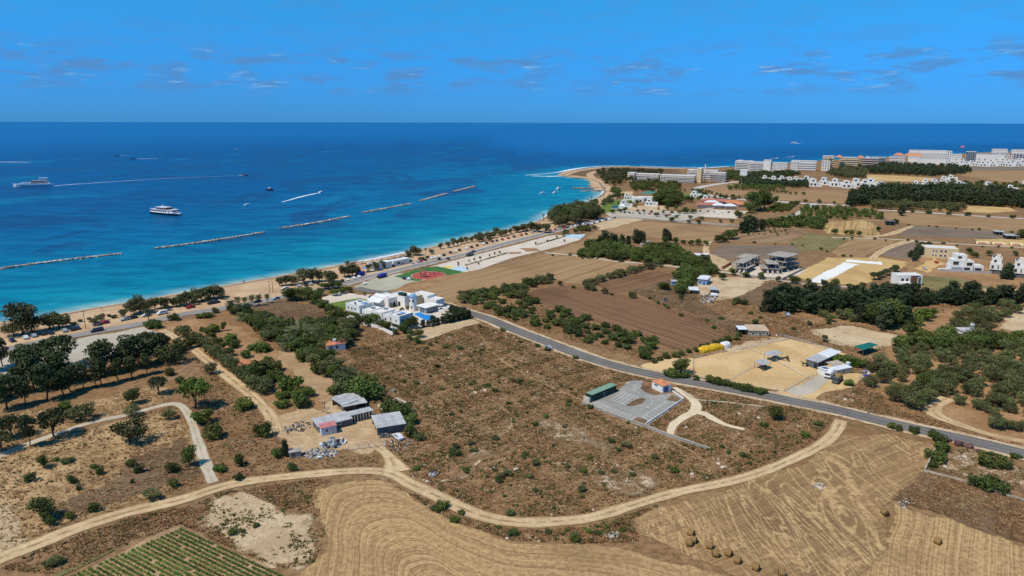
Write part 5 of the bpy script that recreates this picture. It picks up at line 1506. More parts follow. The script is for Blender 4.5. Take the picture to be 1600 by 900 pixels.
MIDR = [(985, 455), (1075, 445), (1205, 440), (1350, 452), (1420, 440), (1600, 465), (1600, 480), (1400, 500), (1400, 545), (1340, 560), (1360, 600), (1440, 640), (1380, 650), (1240, 622), (1060, 590), (1140, 530)]
av2 = [W([(1080, 563), (1120, 550), (1235, 527), (1340, 560), (1350, 590), (1262, 634), (1190, 610), (1085, 590)]), W([(1270, 516), (1330, 509), (1402, 524), (1408, 540), (1310, 540)]), W([(1080, 440), (1120, 432), (1205, 437), (1150, 467), (1075, 455)])]
av = [CP, FY, SV]
tuft_field('dry_weeds', 'brown dry weeds covering the open scrub', m_weed,
           [(CENTRAL, 36000, av + ROCKS), (LOWER, 6500, []), (LEFTS, 8000, av), (GROVEL, 1500, []), (BANK, 7000, [BARE]), (RIGHTB, 6000, []), (RIGHTF, 7000, []), (PLOT, 1500, []), (SLOPE, 6000, []), (ORCH, 5000, []), (BAND, 6000, []), (MIDR, 11000, av2)], 0.46, 3.0, 0.42)
tuft_field('straw_tufts', 'pale straw tufts mixed through the open scrub', m_straw,
           [(CENTRAL, 24000, av), (LOWER, 2500, []), (LEFTS, 9000, av), (GROVEL, 3000, []), (BANK, 4000, [BARE]), (RIGHTB, 3000, []), (RIGHTF, 2500, []), (PLOT, 1200, []), (SLOPE, 2500, []), (ORCH, 3000, []), (BAND, 3000, []), (MIDR, 6000, av2)], 0.44, 8.0, 0.5)
tuft_field('green_weeds', 'olive green weeds between the dry scrub', m_olivew,
           [(CENTRAL, 20000, av), (LOWER, 2600, []), (LEFTS, 1400, av), (BANK, 1500, []), (RIGHTB, 1200, []), (PLOT, 900, []), (SLOPE, 1200, []), (ORCH, 1500, []), (BAND, 1000, []), (MIDR, 5000, av2)], 0.62, 21.0, 0.62)
# ------------------------------------------------------------------ building helpers
m_wall_w = plain("white_render", (0.76, 0.73, 0.67), 0.85, 0.05, 0.25)
m_wall_cream = plain("cream_render", (0.66, 0.52, 0.30), 0.85, 0.06, 0.25)
m_wall_pinkish = plain("pinkish_render", (0.72, 0.60, 0.49), 0.85, 0.07, 0.2)
m_wall_grey = plain("grey_render", (0.40, 0.385, 0.36), 0.85, 0.1, 0.3)
m_stone_w = plain("rough_stone_wall", (0.42, 0.35, 0.26), 0.95, 0.2, 0.9)
m_conc = plain("bare_concrete", (0.37, 0.33, 0.28), 0.9, 0.14, 0.4)
m_roof_w = plain("white_flat_roof", (0.68, 0.65, 0.60), 0.85, 0.08, 0.25)
m_tin = plain("corrugated_tin", (0.45, 0.445, 0.43), 0.55, 0.14, 0.5, 0.4, rust=0.55)
m_tin_pink = plain("red_faded_tin", (0.56, 0.20, 0.19), 0.6, 0.15, 0.5)
m_tile = plain("orange_tiles", (0.58, 0.22, 0.10), 0.85, 0.15, 0.8)
m_tile_red = plain("red_tiles", (0.43, 0.16, 0.115), 0.85, 0.15, 0.6)
m_shed = plain("dark_metal_wall", (0.11, 0.115, 0.12), 0.7, 0.2, 0.5)
m_wood = plain("weathered_wood", (0.20, 0.15, 0.11), 0.9, 0.25, 1.5)
m_glass = plain("dark_glass", (0.035, 0.042, 0.05), 0.12, 0.2, 0.5, 0.6)
m_glass_b = plain("blue_glass", (0.09, 0.13, 0.17), 0.15, 0.2, 0.5, 0.6)
m_blue = plain("blue_paint", (0.04, 0.06, 0.30), 0.6, 0.15, 0.8)
m_skyblue = plain("light_blue_paint", (0.17, 0.33, 0.52), 0.6, 0.15, 0.8)
m_green_c = plain("green_container_side", (0.018, 0.055, 0.042), 0.6, 0.2, 0.8)
m_green_r = plain("green_container_roof", (0.20, 0.32, 0.22), 0.6, 0.1, 0.8)
m_green_net = plain("green_shade_net", (0.008, 0.14, 0.115), 0.8, 0.1, 0.6)
m_yellow_t = plain("yellow_tarpaulin", (0.68, 0.40, 0.02), 0.5, 0.15, 0.5)
m_white_t = plain("white_tarpaulin", (0.70, 0.70, 0.70), 0.5, 0.1, 0.5)
m_brown_p = plain("brown_cladding", (0.24, 0.085, 0.04), 0.7, 0.12, 0.6)
m_terr = plain("terracotta_terrace", (0.38, 0.19, 0.12), 0.85, 0.15, 0.5)
m_red = plain("red_paint", (0.38, 0.02, 0.02), 0.4, 0.1, 1.0, 0.5)
m_black = plain("black_rubber", (0.02, 0.02, 0.022), 0.8, 0.2, 2.0)
m_metal = plain("galvanised_steel", (0.42, 0.43, 0.44), 0.5, 0.1, 1.0, 0.4)
m_line = plain("road_paint", (0.66, 0.66, 0.63), 0.8, 0.15, 1.5)
m_hay = plain("hay", (0.29, 0.175, 0.068), 0.95, 0.25, 3.0, 0.05)
m_hay_end = plain("hay_end", (0.17, 0.10, 0.045), 0.95, 0.25, 5.0, 0.05)
m_rock2 = plain("breakwater_rock", (0.30, 0.262, 0.222), 0.95, 0.3, 0.4)
m_lime = plain("pale_limestone", (0.60, 0.52, 0.42), 0.95, 0.15, 0.8)
m_horse = plain("bay_horse", (0.075, 0.038, 0.02), 0.7, 0.2, 2.0)
m_foam, _nb, _b = new_mat("sea_foam")
_p = _nb.pos()
_nb.put(_b.inputs['Base Color'], (0.78, 0.81, 0.82))
_f = _nb.math('MULTIPLY', _nb.attr('edge'), _nb.math('ADD', 0.2, _nb.noise(_p, 0.22, 4.0, 0.75)))
_nb.put(_b.inputs['Alpha'], _nb.step(_f, 0.30, 0.62))
m_pool, _nb, _b = new_mat("pool_water")
_nb.put(_b.inputs['Base Color'], _nb.mix(_nb.noise(_nb.pos(), 0.8, 3.0), (0.01, 0.17, 0.52), (0.03, 0.30, 0.66)))
_b.inputs['Roughness'].default_value = 0.1

CUBE_F = np.array([(0, 3, 2, 1), (4, 5, 6, 7), (0, 1, 5, 4), (1, 2, 6, 5), (2, 3, 7, 6), (3, 0, 4, 7)])


def box_np(x0, y0, z0, x1, y1, z1):
    return (np.array([(x0, y0, z0), (x1, y0, z0), (x1, y1, z0), (x0, y1, z0), (x0, y0, z1), (x1, y0, z1), (x1, y1, z1), (x0, y1, z1)], float), CUBE_F)


def box(parent, name, x0, y0, z0, x1, y1, z1, mat):
    co, fc = box_np(x0, y0, z0, x1, y1, z1)
    return link(name, mesh_np(name, co, fc, [mat]), parent)


def solid(parent, name, parts, mat, smooth=False):
    co, fc = join_np(parts)
    return link(name, mesh_np(name, co, fc, [mat], smooth), parent)


def frame_at(name, label, cat, u1, v1, u2, v2, group=None):
    """a building standing on its front edge: origin at the first photograph point, x towards the second, y away"""
    a, b_ = G(u1, v1), G(u2, v2)
    t = thing(name, label, cat, (a.x, a.y, 0), math.atan2(b_.y - a.y, b_.x - a.x), group)
    return t, (b_ - a).length


def to_local(t, u, v):
    g = G(u, v) - t.location
    a = t.rotation_euler[2]
    return g.x * math.cos(a) + g.y * math.sin(a), -g.x * math.sin(a) + g.y * math.cos(a)


def window(t, face, blk, a0, a1, z0, z1, mat=None, frame=True, name='window'):
    """pane set in a frame that stands a little proud of the wall; face F, L, R or B of the block (x0, y0, x1, y1)"""
    x0, y0, x1, y1 = blk
    e = 0.05
    if face == 'F':
        r = (x0 + a0, y0 - e, z0, x0 + a1, y0 + 0.1, z1)
    elif face == 'B':
        r = (x0 + a0, y1 - 0.1, z0, x0 + a1, y1 + e, z1)
    elif face == 'L':
        r = (x0 - e, y0 + a0, z0, x0 + 0.1, y0 + a1, z1)
    else:
        r = (x1 - 0.1, y0 + a0, z0, x1 + e, y0 + a1, z1)
    w = box(t, name, *r, mat or m_glass)
    if frame:
        k = 0.12
        if face in 'FB':
            yy = (r[1] - 0.03, r[1] + 0.1) if face == 'F' else (r[4] - 0.1, r[4] + 0.03)
            q = [box_np(r[0] - k, yy[0], r[2] - k, r[3] + k, yy[1], r[2]), box_np(r[0] - k, yy[0], r[5], r[3] + k, yy[1], r[5] + k),
                 box_np(r[0] - k, yy[0], r[2], r[0], yy[1], r[5]), box_np(r[3], yy[0], r[2], r[3] + k, yy[1], r[5])]
        else:
            xx = (r[0] - 0.03, r[0] + 0.1) if face == 'L' else (r[3] - 0.1, r[3] + 0.03)
            q = [box_np(xx[0], r[1] - k, r[2] - k, xx[1], r[4] + k, r[2]), box_np(xx[0], r[1] - k, r[5], xx[1], r[4] + k, r[5] + k),
                 box_np(xx[0], r[1] - k, r[2], xx[1], r[1], r[5]), box_np(xx[0], r[4], r[2], xx[1], r[4] + k, r[5])]
        solid(w, 'frame', q, m_wall_w)
    return w


def block(t, x0, y0, x1, y1, h, wall=None, roof=None, z0=0.0, parapet=0.45):
    """plastered block with a parapet round a flat roof"""
    wall = wall or m_wall_w
    box(t, 'wall', x0, y0, z0 - 0.05, x1, y1, h, wall)
    k = 0.22
    if parapet:
        solid(t, 'parapet', [box_np(x0, y0, h, x1, y0 + k, h + parapet), box_np(x0, y1 - k, h, x1, y1, h + parapet),
                             box_np(x0, y0 + k, h, x0 + k, y1 - k, h + parapet), box_np(x1 - k, y0 + k, h, x1, y1 - k, h + parapet)], wall)
    box(t, 'roof', x0 + k, y0 + k, h, x1 - k, y1 - k, h + 0.08, roof or m_roof_w)
    return (x0, y0, x1, y1)


def slab_roof(t, x0, y0, x1, y1, zf, zb, mat, name='roof', over=0.3, thick=0.14):
    """mono-pitch sheet from the front height zf to the back height zb"""
    x0, x1, y0, y1 = x0 - over, x1 + over, y0 - over, y1 + over
    co = np.array([(x0, y0, zf), (x1, y0, zf), (x1, y1, zb), (x0, y1, zb), (x0, y0, zf + thick), (x1, y0, zf + thick), (x1, y1, zb + thick), (x0, y1, zb + thick)], float)
    return link(name, mesh_np(name, co, CUBE_F, [mat]), t)


def hip_roof(t, x0, y0, x1, y1, z, rise, mat, over=0.4, name='roof'):
    x0, x1, y0, y1 = x0 - over, x1 + over, y0 - over, y1 + over
    w, d = x1 - x0, y1 - y0
    i = min(w, d) / 2
    if w >= d:
        r = [(x0 + i, y0 + d / 2, z + rise), (x1 - i, y0 + d / 2, z + rise)]
        f = [(0, 1, 5, 4), (2, 3, 4, 5), (1, 2, 5, 5), (3, 0, 4, 4)]
    else:
        r = [(x0 + w / 2, y0 + i, z + rise), (x0 + w / 2, y1 - i, z + rise)]
        f = [(1, 2, 5, 4), (3, 0, 4, 5), (0, 1, 4, 4), (2, 3, 5, 5)]
    v = [(x0, y0, z), (x1, y0, z), (x1, y1, z), (x0, y1, z)] + r
    me = bpy.data.meshes.new(name)
    me.from_pydata(v, [], [tuple(dict.fromkeys(q)) for q in f] + [(3, 2, 1, 0)])
    me.materials.append(mat)
    return link(name, me, t)


def posts(t, spots, h, r, mat, name='post'):
    for x, y in spots:
        box(t, name, x - r, y - r, -0.05, x + r, y + r, h, mat)


# ------------------------------------------------------------------ the white villa
t, L = frame_at('villa', 'rambling whitewashed villa of flat-roofed blocks around a courtyard', 'villa', 541, 493, 624, 514.5)
b1 = block(t, 0, 0, 9.8, 8, 6.0)
for a in (1.6, 4.0, 6.4):
    window(t, 'F', b1, a, a + 0.9, 3.9, 4.9)
window(t, 'F', b1, 1.5, 2.4, 1.0, 2.1)
window(t, 'F', b1, 5.2, 6.0, 1.0, 2.1)
window(t, 'R', b1, 2.0, 3.6, 3.2, 5.2)
b2 = block(t, 10.0, 1.2, 17.2, 8.5, 4.4)
window(t, 'F', b2, 1.0, 1.7, 1.6, 3.0)
window(t, 'F', b2, 4.2, 5.2, 2.0, 3.0)
b3 = block(t, 17.4, 0.6, 24.6, 8.8, 5.0)
for a in (1.0, 3.4, 5.4):
    window(t, 'F', b3, a, a + 0.7, 2.4, 3.8)
b4 = block(t, 24.8, 0.9, 29.4, 8.2, 4.6)
window(t, 'F', b4, 1.2, 2.2, 2.4, 3.4)
b5 = block(t, 29.6, 0, 36.6, 8.4, 5.6)
window(t, 'F', b5, 1.0, 1.6, 3.2, 4.6)
window(t, 'F', b5, 4.4, 5.0, 3.2, 4.2)
window(t, 'F', b5, 2.2, 6.0, 0.3, 2.1, name='glass_door')
window(t, 'R', b5, 1.0, 2.0, 3.2, 4.4)
box(t, 'skylight', 32.0, 3.4, 5.6, 34.4, 5.8, 6.1, m_skyblue)
box(t, 'skylight', 6.2, 4.2, 6.0, 8.4, 6.4, 6.5, m_skyblue)
box(t, 'chimney', 5.2, 1.0, 6.0, 5.8, 1.6, 7.2, m_shed)
box(t, 'terrace', 29.9, -2.2, -0.02, 36.3, -0.02, 0.4, m_wall_w)
slab_roof(t, 8.0, -4.6, 15.0, -0.6, 2.3, 2.6, m_wall_w, 'pergola_roof')
posts(t, [(8.2, -4.4), (14.8, -4.4)], 2.3, 0.15, m_wall_w)
x, y = to_local(t, 590, 478)
b6 = block(t, x - 3, y, x + 8, y + 8, 4.6)
solid(t, 'awning', [(np.array([(x - 4, y - 3.4, 2.9), (x + 5, y - 3.4, 2.9), (x + 5, y + 3, 5.4), (x - 4, y + 3, 5.4), (x - 4, y - 3.4, 3.02), (x + 5, y - 3.4, 3.02), (x + 5, y + 3, 5.52), (x - 4, y + 3, 5.52)]), CUBE_F)], m_white_t)
for k in range(3):
    window(t, 'R', b6, 0.8 + k * 2.3, 2.2 + k * 2.3, 0.6, 2.6)
x, y = to_local(t, 622, 479)
b7 = block(t, x - 6, y, x + 5, y + 7, 5.4)
box(t, 'green_panel', x - 0.5, y + 0.8, 5.4, x + 3.6, y + 3.0, 7.0, m_green_c)
for k in range(3):
    window(t, 'F', b7, 1.0 + k * 2.6, 2.6 + k * 2.6, 0.4, 2.8, name='glass_door')
x, y = to_local(t, 633, 478)
b8 = block(t, x + 0.5, y + 1.2, x + 6.0, y + 6.4, 5.0, m_wall_cream)
window(t, 'F', b8, 1.2, 3.2, 0.05, 3.0, m_black, True, 'arched_door')
x, y = to_local(t, 668, 478)
block(t, x - 7, y, x + 6, y + 6, 3.4)
x, y = to_local(t, 655, 474)
block(t, x - 5, y, x + 6, y + 6, 4.4)
x, y = to_local(t, 578, 470)
box(t, 'terrace_roof', x, y, 2.8, x + 7, y + 4, 3.2, m_tile_red)
box(t, 'low_wall', x, y + 0.3, -0.05, x + 6.8, y + 3.8, 2.8, m_wall_w)
for x, y, z in ((2.2, 5.4, 6.0), (12.0, 5.0, 4.4), (19.5, 6.2, 5.0), (26.5, 5.0, 4.6), (33.0, 1.6, 5.6)):
    box(t, 'solar_panel', x, y, z + 0.1, x + 1.7, y + 1.0, z + 0.55, m_glass_b)
    box(t, 'boiler', x + 0.1, y + 1.1, z + 0.1, x + 1.6, y + 1.6, z + 0.9, m_white_t)
# windmill tower
g = G(646, 485)
t = thing('windmill_tower', 'round white windmill tower with a light blue conical cap', 'tower', (g.x, g.y, 0))
ring = [(1.95, -0.05), (1.9, 2.2), (1.75, 5.0), (1.65, 7.2)]
solid(t, 'wall', [tube([(0, 0, z) for r, z in ring], [r for r, z in ring], 18)], m_wall_w, True)
solid(t, 'cap', [tube([(0, 0, 7.1), (0, 0, 7.4), (0, 0, 8.3), (0, 0, 8.5)], [2.05, 2.05, 0.8, 0.05], 18)], m_skyblue)
for a, z in ((-1.9, 2.0), (-1.5, 5.2), (-2.6, 5.2)):
    q = box(t, 'window', -0.35, -0.12, -0.6, 0.35, 0.12, 0.6, m_glass)
    q.location = (1.78 * math.cos(a), 1.78 * math.sin(a), z)
    q.rotation_euler = (0, 0, a + math.pi / 2)
# pool house and pool
t, L = frame_at('pool_house', 'glass-fronted white pool house with a flat overhanging roof', 'building', 666, 490.5, 683, 486)
bb = block(t, 0, 0, max(L, 7.5), 6, 2.9, m_wall_grey, parapet=0)
box(t, 'roof_slab', -0.7, -0.9, 2.99, max(L, 7.5) + 0.7, 6.5, 3.3, m_wall_w)
for k in range(4):
    window(t, 'F', bb, 0.3 + k * 1.8, 1.9 + k * 1.8, 0.1, 2.5, m_glass_b, True, 'glass_door')
window(t, 'L', bb, 1.0, 4.5, 0.1, 2.5, m_glass_b, True, 'glass_door')
pool_px = [(645.5, 491), (656, 488), (663, 491.5), (681, 494), (678, 498.5), (666.5, 502)]
g = G(662, 495)
t = thing('swimming_pool', 'bright blue angular swimming pool beside the white villa', 'pool', (g.x, g.y, 0.0))
pw = [(p_[0] - g.x, p_[1] - g.y) for p_ in W(pool_px)]


def prism(poly, z0, z1):
    n = len(poly)
    area = sum(poly[i - 1][0] * poly[i][1] - poly[i][0] * poly[i - 1][1] for i in range(n))
    if area < 0:
        poly = poly[::-1]
    me = bpy.data.meshes.new('prism')
    v = [(x, y, z0) for x, y in poly] + [(x, y, z1) for x, y in poly]
    f = [tuple(range(n, 2 * n)), tuple(range(n - 1, -1, -1))] + [(i, (i + 1) % n, n + (i + 1) % n, n + i) for i in range(n)]
    me.from_pydata(v, [], f)
    return me


me = prism([(x * 1.1, y * 1.16) for x, y in pw], 0.02, 0.16)
me.materials.append(m_wall_w)
link('pool_edge', me, t)
me = prism(pw, 0.03, 0.20)
me.materials.append(m_pool)
link('water', me, t)
for k, (u, v) in enumerate([(690, 492), (696, 488), (703, 486), (688, 483)]):
    g = G(u, v)
    o = thing('parasol', 'pale sunshade on the pool terrace of the villa', 'parasol', (g.x, g.y, 0), 0.4 * k, 'sunshades of the villa pool')
    solid(o, 'pole', [tube([(0, 0, 0), (0, 0, 2.5)], [0.04, 0.03], 6)], m_metal)
    solid(o, 'canopy', [tube([(0, 0, 2.15), (0, 0, 2.3), (0, 0, 2.6)], [1.6, 1.5, 0.05], 8)], m_white_t)
# garden wall below the villa
def wall_line(name, label, pts, h, thick, mat, cap=None, cat='wall', step=6.0):
    """a free-standing wall or kerb along photograph points"""
    P_ = W(pts)
    g0 = P_[0]
    o = thing(name, label, cat, (g0[0], g0[1], 0))
    for i in range(len(P_) - 1):
        a = np.array(P_[i]) - g0
        b_ = np.array(P_[i + 1]) - g0
        d = b_ - a
        n = np.array((-d[1], d[0])) / (np.linalg.norm(d) + 1e-9) * thick / 2
        q = [a - n, b_ - n, b_ + n, a + n]
        co = np.array([(*k_, z) for z in (-0.05, h) for k_ in q])
        link('wall_run', mesh_np(name, co, CUBE_F, [mat]), o)
        if cap:
            n2 = n * 1.5
            q = [a - n2, b_ - n2, b_ + n2, a + n2]
            co = np.array([(*k_, z) for z in (h, h + 0.08) for k_ in q])
            link('coping', mesh_np(name, co, CUBE_F, [cap]), o)
    return o


wall_line('garden_wall', 'white garden wall running along the lower side of the villa', [(538, 497), (560, 506), (590, 513), (614, 524)], 1.5, 0.25, m_wall_w)

# ------------------------------------------------------------------ small huts at left
t, L = frame_at('hut', 'white hut with a red roof at the edge of the tree band', 'hut', 511, 550, 540, 546.5)
bb = (0, 0, L, 5.0)
box(t, 'wall', 0, 0, -0.05, L, 5.0, 2.6, m_wall_w)
slab_roof(t, 0, 0, L * 0.48, 5.0, 2.62, 2.9, m_tile, 'roof')
slab_roof(t, L * 0.56, 0, L, 5.0, 2.75, 3.05, m_tile_red, 'roof')
window(t, 'F', bb, 3.6, 4.5, 1.1, 2.1)
window(t, 'F', bb, 1.2, 2.1, 0.05, 2.0, m_wood, True, 'door')
box(t, 'water_tank', L * 0.4, 2.5, 2.9, L * 0.4 + 1.2, 3.7, 4.1, m_white_t)
t, L = frame_at('pavilion', 'small open pavilion with an orange tiled roof in the orchard', 'pavilion', 375, 580, 394, 576)
posts(t, [(0.2, 0.2), (L - 0.2, 0.2), (0.2, 3.8), (L - 0.2, 3.8)], 2.3, 0.1, m_wood)
hip_roof(t, 0, 0, L, 4, 2.3, 1.0, m_tile)
box(t, 'table', L / 2 - 0.8, 1.4, 0.0, L / 2 + 0.8, 2.4, 0.75, m_wood)
t, L = frame_at('lean_to', 'little red-roofed lean-to hidden among orchard trees', 'shed', 428, 581, 440, 579.5)
posts(t, [(0.1, 0.1), (L - 0.1, 0.1)], 1.7, 0.07, m_wood)
box(t, 'wall', 0, 2.0, -0.05, L, 2.15, 2.0, m_wood)
slab_roof(t, 0, 0, L, 2.2, 1.7, 2.05, m_tile_red)

# ------------------------------------------------------------------ farm sheds
def shed(name, label, u1, v1, u2, v2, depth, h, hb, walls='LRB', wall=None, roof=None, group=None):
    t, L = frame_at(name, label, 'shed', u1, v1, u2, v2, group)
    w = wall or m_shed
    k = 0.12
    if 'F' in walls:
        box(t, 'wall', 0, 0, -0.05, L, k, h, w)
    if 'B' in walls:
        box(t, 'wall', 0, depth - k, -0.05, L, depth, hb, w)
    for c_, x in (('L', 0), ('R', L - k)):
        if c_ in walls:
            co = np.array([(x, k, -0.05), (x + k, k, -0.05), (x + k, depth - k, -0.05), (x, depth - k, -0.05), (x, k, h), (x + k, k, h), (x + k, depth - k, hb), (x, depth - k, hb)], float)
            link('wall', mesh_np('wall', co, CUBE_F, [w]), t)
    nn = max(2, int(L / 3.5))
    slab_roof(t, 0, 0, L, depth, h, hb, roof or m_tin)
    # raised seams of the sheeting, every third one
    q = []
    for i in range(int(L / 1.1)):
        x = 0.5 + i * 1.1
        co = np.array([(x, -0.3, h + 0.14), (x + 0.07, -0.3, h + 0.14), (x + 0.07, depth + 0.3, hb + 0.14), (x, depth + 0.3, hb + 0.14),
                       (x, -0.3, h + 0.18), (x + 0.07, -0.3, h + 0.18), (x + 0.07, depth + 0.3, hb + 0.18), (x, depth + 0.3, hb + 0.18)], float)
        q.append((co, CUBE_F))
    if q:
        o = solid(t, 'roof_seams', q, roof or m_tin)
        o['kind'] = 'stuff'
    if 'F' not in walls:
        posts(t, [(0.2 + i * (L - 0.4) / nn, 0.15) for i in range(nn + 1)], h, 0.08, m_wood)
    return t, L


t, L = shed('farm_shed', 'long grey tin-roofed shed left of the farm court', 499, 677, 550, 664, 5.6, 2.1, 2.35, 'LRBF')
window(t, 'F', (0, 0, L, 5.6), 5.5, 6.6, 1.2, 1.9)
t, L = frame_at('cabin', 'pale cabin with a faded red roof against the long farm shed', 'cabin', 503, 682, 526.5, 677)
box(t, 'wall', 0, 0, -0.05, L, 2.6, 2.5, plain("cabin_panels", (0.52, 0.54, 0.60), 0.7, 0.12, 1.2))
slab_roof(t, 0, 0, L, 2.6, 2.52, 2.85, m_tin_pink, over=0.12)
window(t, 'F', (0, 0, L, 2.6), 1.2, 1.9, 1.1, 2.0)
window(t, 'F', (0, 0, L, 2.6), 3.0, 3.7, 0.05, 2.0, m_wall_grey, True, 'door')
t, L = shed('farm_shed', 'rear farm shed with a broad tin roof under the dark trees', 537, 647, 573, 640, 9.0, 2.4, 2.7, 'LRB', m_wood)
t, L = shed('farm_shed', 'back wing of the farm sheds half hidden by trees', 519, 634, 536, 645, 5.0, 2.6, 2.8, 'LRB', m_wood)
t, L = frame_at('stall_row', 'row of open stalls with pale partitions across the farm court', 'stalls', 550, 662, 583, 654)
for i in range(8):
    x = i * (L - 0.25) / 7
    box(t, 'partition', x, 0.1, -0.05, x + 0.25, 3.0, 2.2, m_wall_grey if i % 2 else m_lime)
box(t, 'wall', 0.3, 3.02, -0.05, L, 3.2, 2.4, m_stone_w)
slab_roof(t, 0, 0.6, L, 3.0, 2.42, 2.65, m_tin)
t, L = shed('farm_shed', 'right farm shed with a light tin roof and a dark side wall', 590, 681, 633.5, 674, 8.5, 2.5, 2.7, 'RBF')
posts(t, [(0.15, 1.0), (0.15, 4.5), (0.15, 8.0)], 2.5, 0.1, m_wood)
t, L = frame_at('low_enclosure', 'low roofless stone enclosure behind the farm sheds', 'enclosure', 590, 637, 605, 644)
for q in ((0, 0, L, 0.4), (0, 0.4, 0.4, 8), (0.4, 7.6, L - 0.4, 8.0), (L - 0.4, 0.4, L, 8)):
    box(t, 'wall', q[0], q[1], -0.05, q[2], q[3], 1.0, m_lime)
t, L = frame_at('stone_shed', 'tiny flat-roofed stone shed beside the rubble heap', 'shed', 453, 717, 471, 714)
box(t, 'wall', 0, 0, -0.05, L, 2.2, 1.7, m_stone_w)
box(t, 'roof', -0.15, -0.15, 1.7, L + 0.15, 2.35, 1.86, m_conc)
box(t, 'door', 0.6, -0.05, 0.0, 1.4, 0.02, 1.5, m_wood)
t, L = frame_at('water_trough', 'small pale concrete trough alone in the dry scrub', 'trough', 610, 614, 616, 614)
solid(t, 'basin', [box_np(0, 0, 0, L, 0.15, 0.9), box_np(0, 1.25, 0, L, 1.4, 0.9), box_np(0, 0.15, 0, 0.15, 1.25, 0.9), box_np(L - 0.15, 0.15, 0, L, 1.25, 0.9), box_np(0.15, 0.15, 0, L - 0.15, 1.25, 0.5)], m_conc)


def junk(name, label, poly_px, n, mats, s0=0.25, s1=1.2, seed=1, hmax=0.9):
    """heap of mixed scrap or rubble too jumbled to count"""
    rng = random.Random(seed)
    poly = W(poly_px)
    P_ = np.array(poly)
    c0 = P_.mean(0)
    cos, fcs, mi, o = [], [], [], 0
    k = 0
    while k < n:
        x, y = rng.uniform(P_[:, 0].min(), P_[:, 0].max()), rng.uniform(P_[:, 1].min(), P_[:, 1].max())
        if not inside(np.array([x]), np.array([y]), poly)[0]:
            continue
        k += 1
        a, b_, c_ = (rng.uniform(s0, s1) * rng.uniform(0.3, 1) for _ in range(3))
        co, fc = box_np(-a / 2, -b_ / 2, 0, a / 2 * rng.uniform(0.5, 1), b_ / 2, c_ * 0.7)
        R_ = np.array(Matrix.Rotation(rng.uniform(0, 6.28), 3, 'Z') @ Matrix.Rotation(rng.uniform(-0.6, 0.6), 3, 'X') @ Matrix.Rotation(rng.uniform(-0.5, 0.5), 3, 'Y'))
        mid = max(0.0, 1 - np.hypot(x - c0[0], y - c0[1]) / (np.ptp(P_[:, 0]) * 0.5 + 0.1))
        cos.append(co @ R_.T + np.array((x - c0[0], y - c0[1], rng.uniform(-0.1, hmax * mid))))
        fcs.append(fc + o)
        o += 8
        mi += [rng.randrange(len(mats))] * 6
    ob = link(name, mesh_np(name, np.concatenate(cos), np.concatenate(fcs), mats, mat_idx=mi), kind='stuff', label=label, cat='rubble')
    ob.location = (c0[0], c0[1], 0.02)
    return ob


junk('scrap_heap', 'pile of grey and dark scrap in front of the pale cabin', [(500, 699), (512, 692), (534, 687), (540, 695), (520, 702)], 70, [m_white_t, m_metal, m_shed, m_conc], 0.5, 2.2, 1)
junk('rubble_heap', 'long spread of white rubble above the dirt track', [(472, 712), (480, 704), (500, 703), (530, 705), (522, 714), (490, 718)], 170, [m_white_t, m_lime, m_metal, m_conc, m_stone_w, m_lime, m_shed], 0.3, 1.2, 2, 0.5)
junk('scrap_heap', 'rusty odds and ends beside the farm fence', [(440, 668), (470, 658), (492, 662), (480, 674), (450, 678)], 70, [m_wood, m_shed, m_wood, m_metal, m_stone_w], 0.3, 1.2, 3, 0.5)
junk('rubble_heap', 'scattered pale rubble below the right farm shed', [(592, 692), (620, 684), (650, 690), (630, 705), (604, 704)], 90, [m_lime, m_conc, m_stone_w, m_wood], 0.2, 0.8, 4, 0.3)
junk('scrap_heap', 'scrap leaning along the right farm shed wall', [(592, 686), (612, 683), (612, 679), (594, 681)], 30, [m_wood, m_shed, m_conc], 0.4, 1.3, 5)
junk('rubble_heap', 'small heap of grey junk in the scrub below the farm', [(668, 744), (676, 738), (686, 740), (680, 746)], 26, [m_metal, m_white_t, m_blue, m_conc], 0.2, 0.9, 6, 0.4)
junk('rubble_heap', 'pale stone heap in the corner of the driven field', [(1400, 790), (1412, 778), (1424, 783), (1415, 796)], 30, [m_lime, m_conc, m_shed], 0.2, 0.9, 7, 0.4)
junk('rubble_heap', 'dark stone heap in the middle of the driven field', [(1265, 762), (1280, 754), (1294, 760), (1282, 766)], 26, [m_stone_w, m_conc, m_lime], 0.3, 1.0, 8, 0.4)
junk('rubble_heap', 'pale stone heap beside the curving track', [(944, 838), (955, 832), (968, 834), (962, 846)], 40, [m_lime, m_conc], 0.2, 0.9, 9, 0.5)
junk('scrap_heap', 'clutter of barrels and boards beside the stable cabins', [(1340, 585), (1350, 578), (1360, 578), (1358, 590), (1345, 594)], 50, [m_white_t, m_metal, m_shed, m_blue, m_wood], 0.3, 1.3, 10)
junk('scrap_heap', 'timber and sheet heap in the straw-coloured yard', [(1092, 466), (1105, 459), (1122, 462), (1115, 474), (1096, 474)], 60, [m_wood, m_metal, m_conc, m_white_t], 0.4, 2.0, 11)


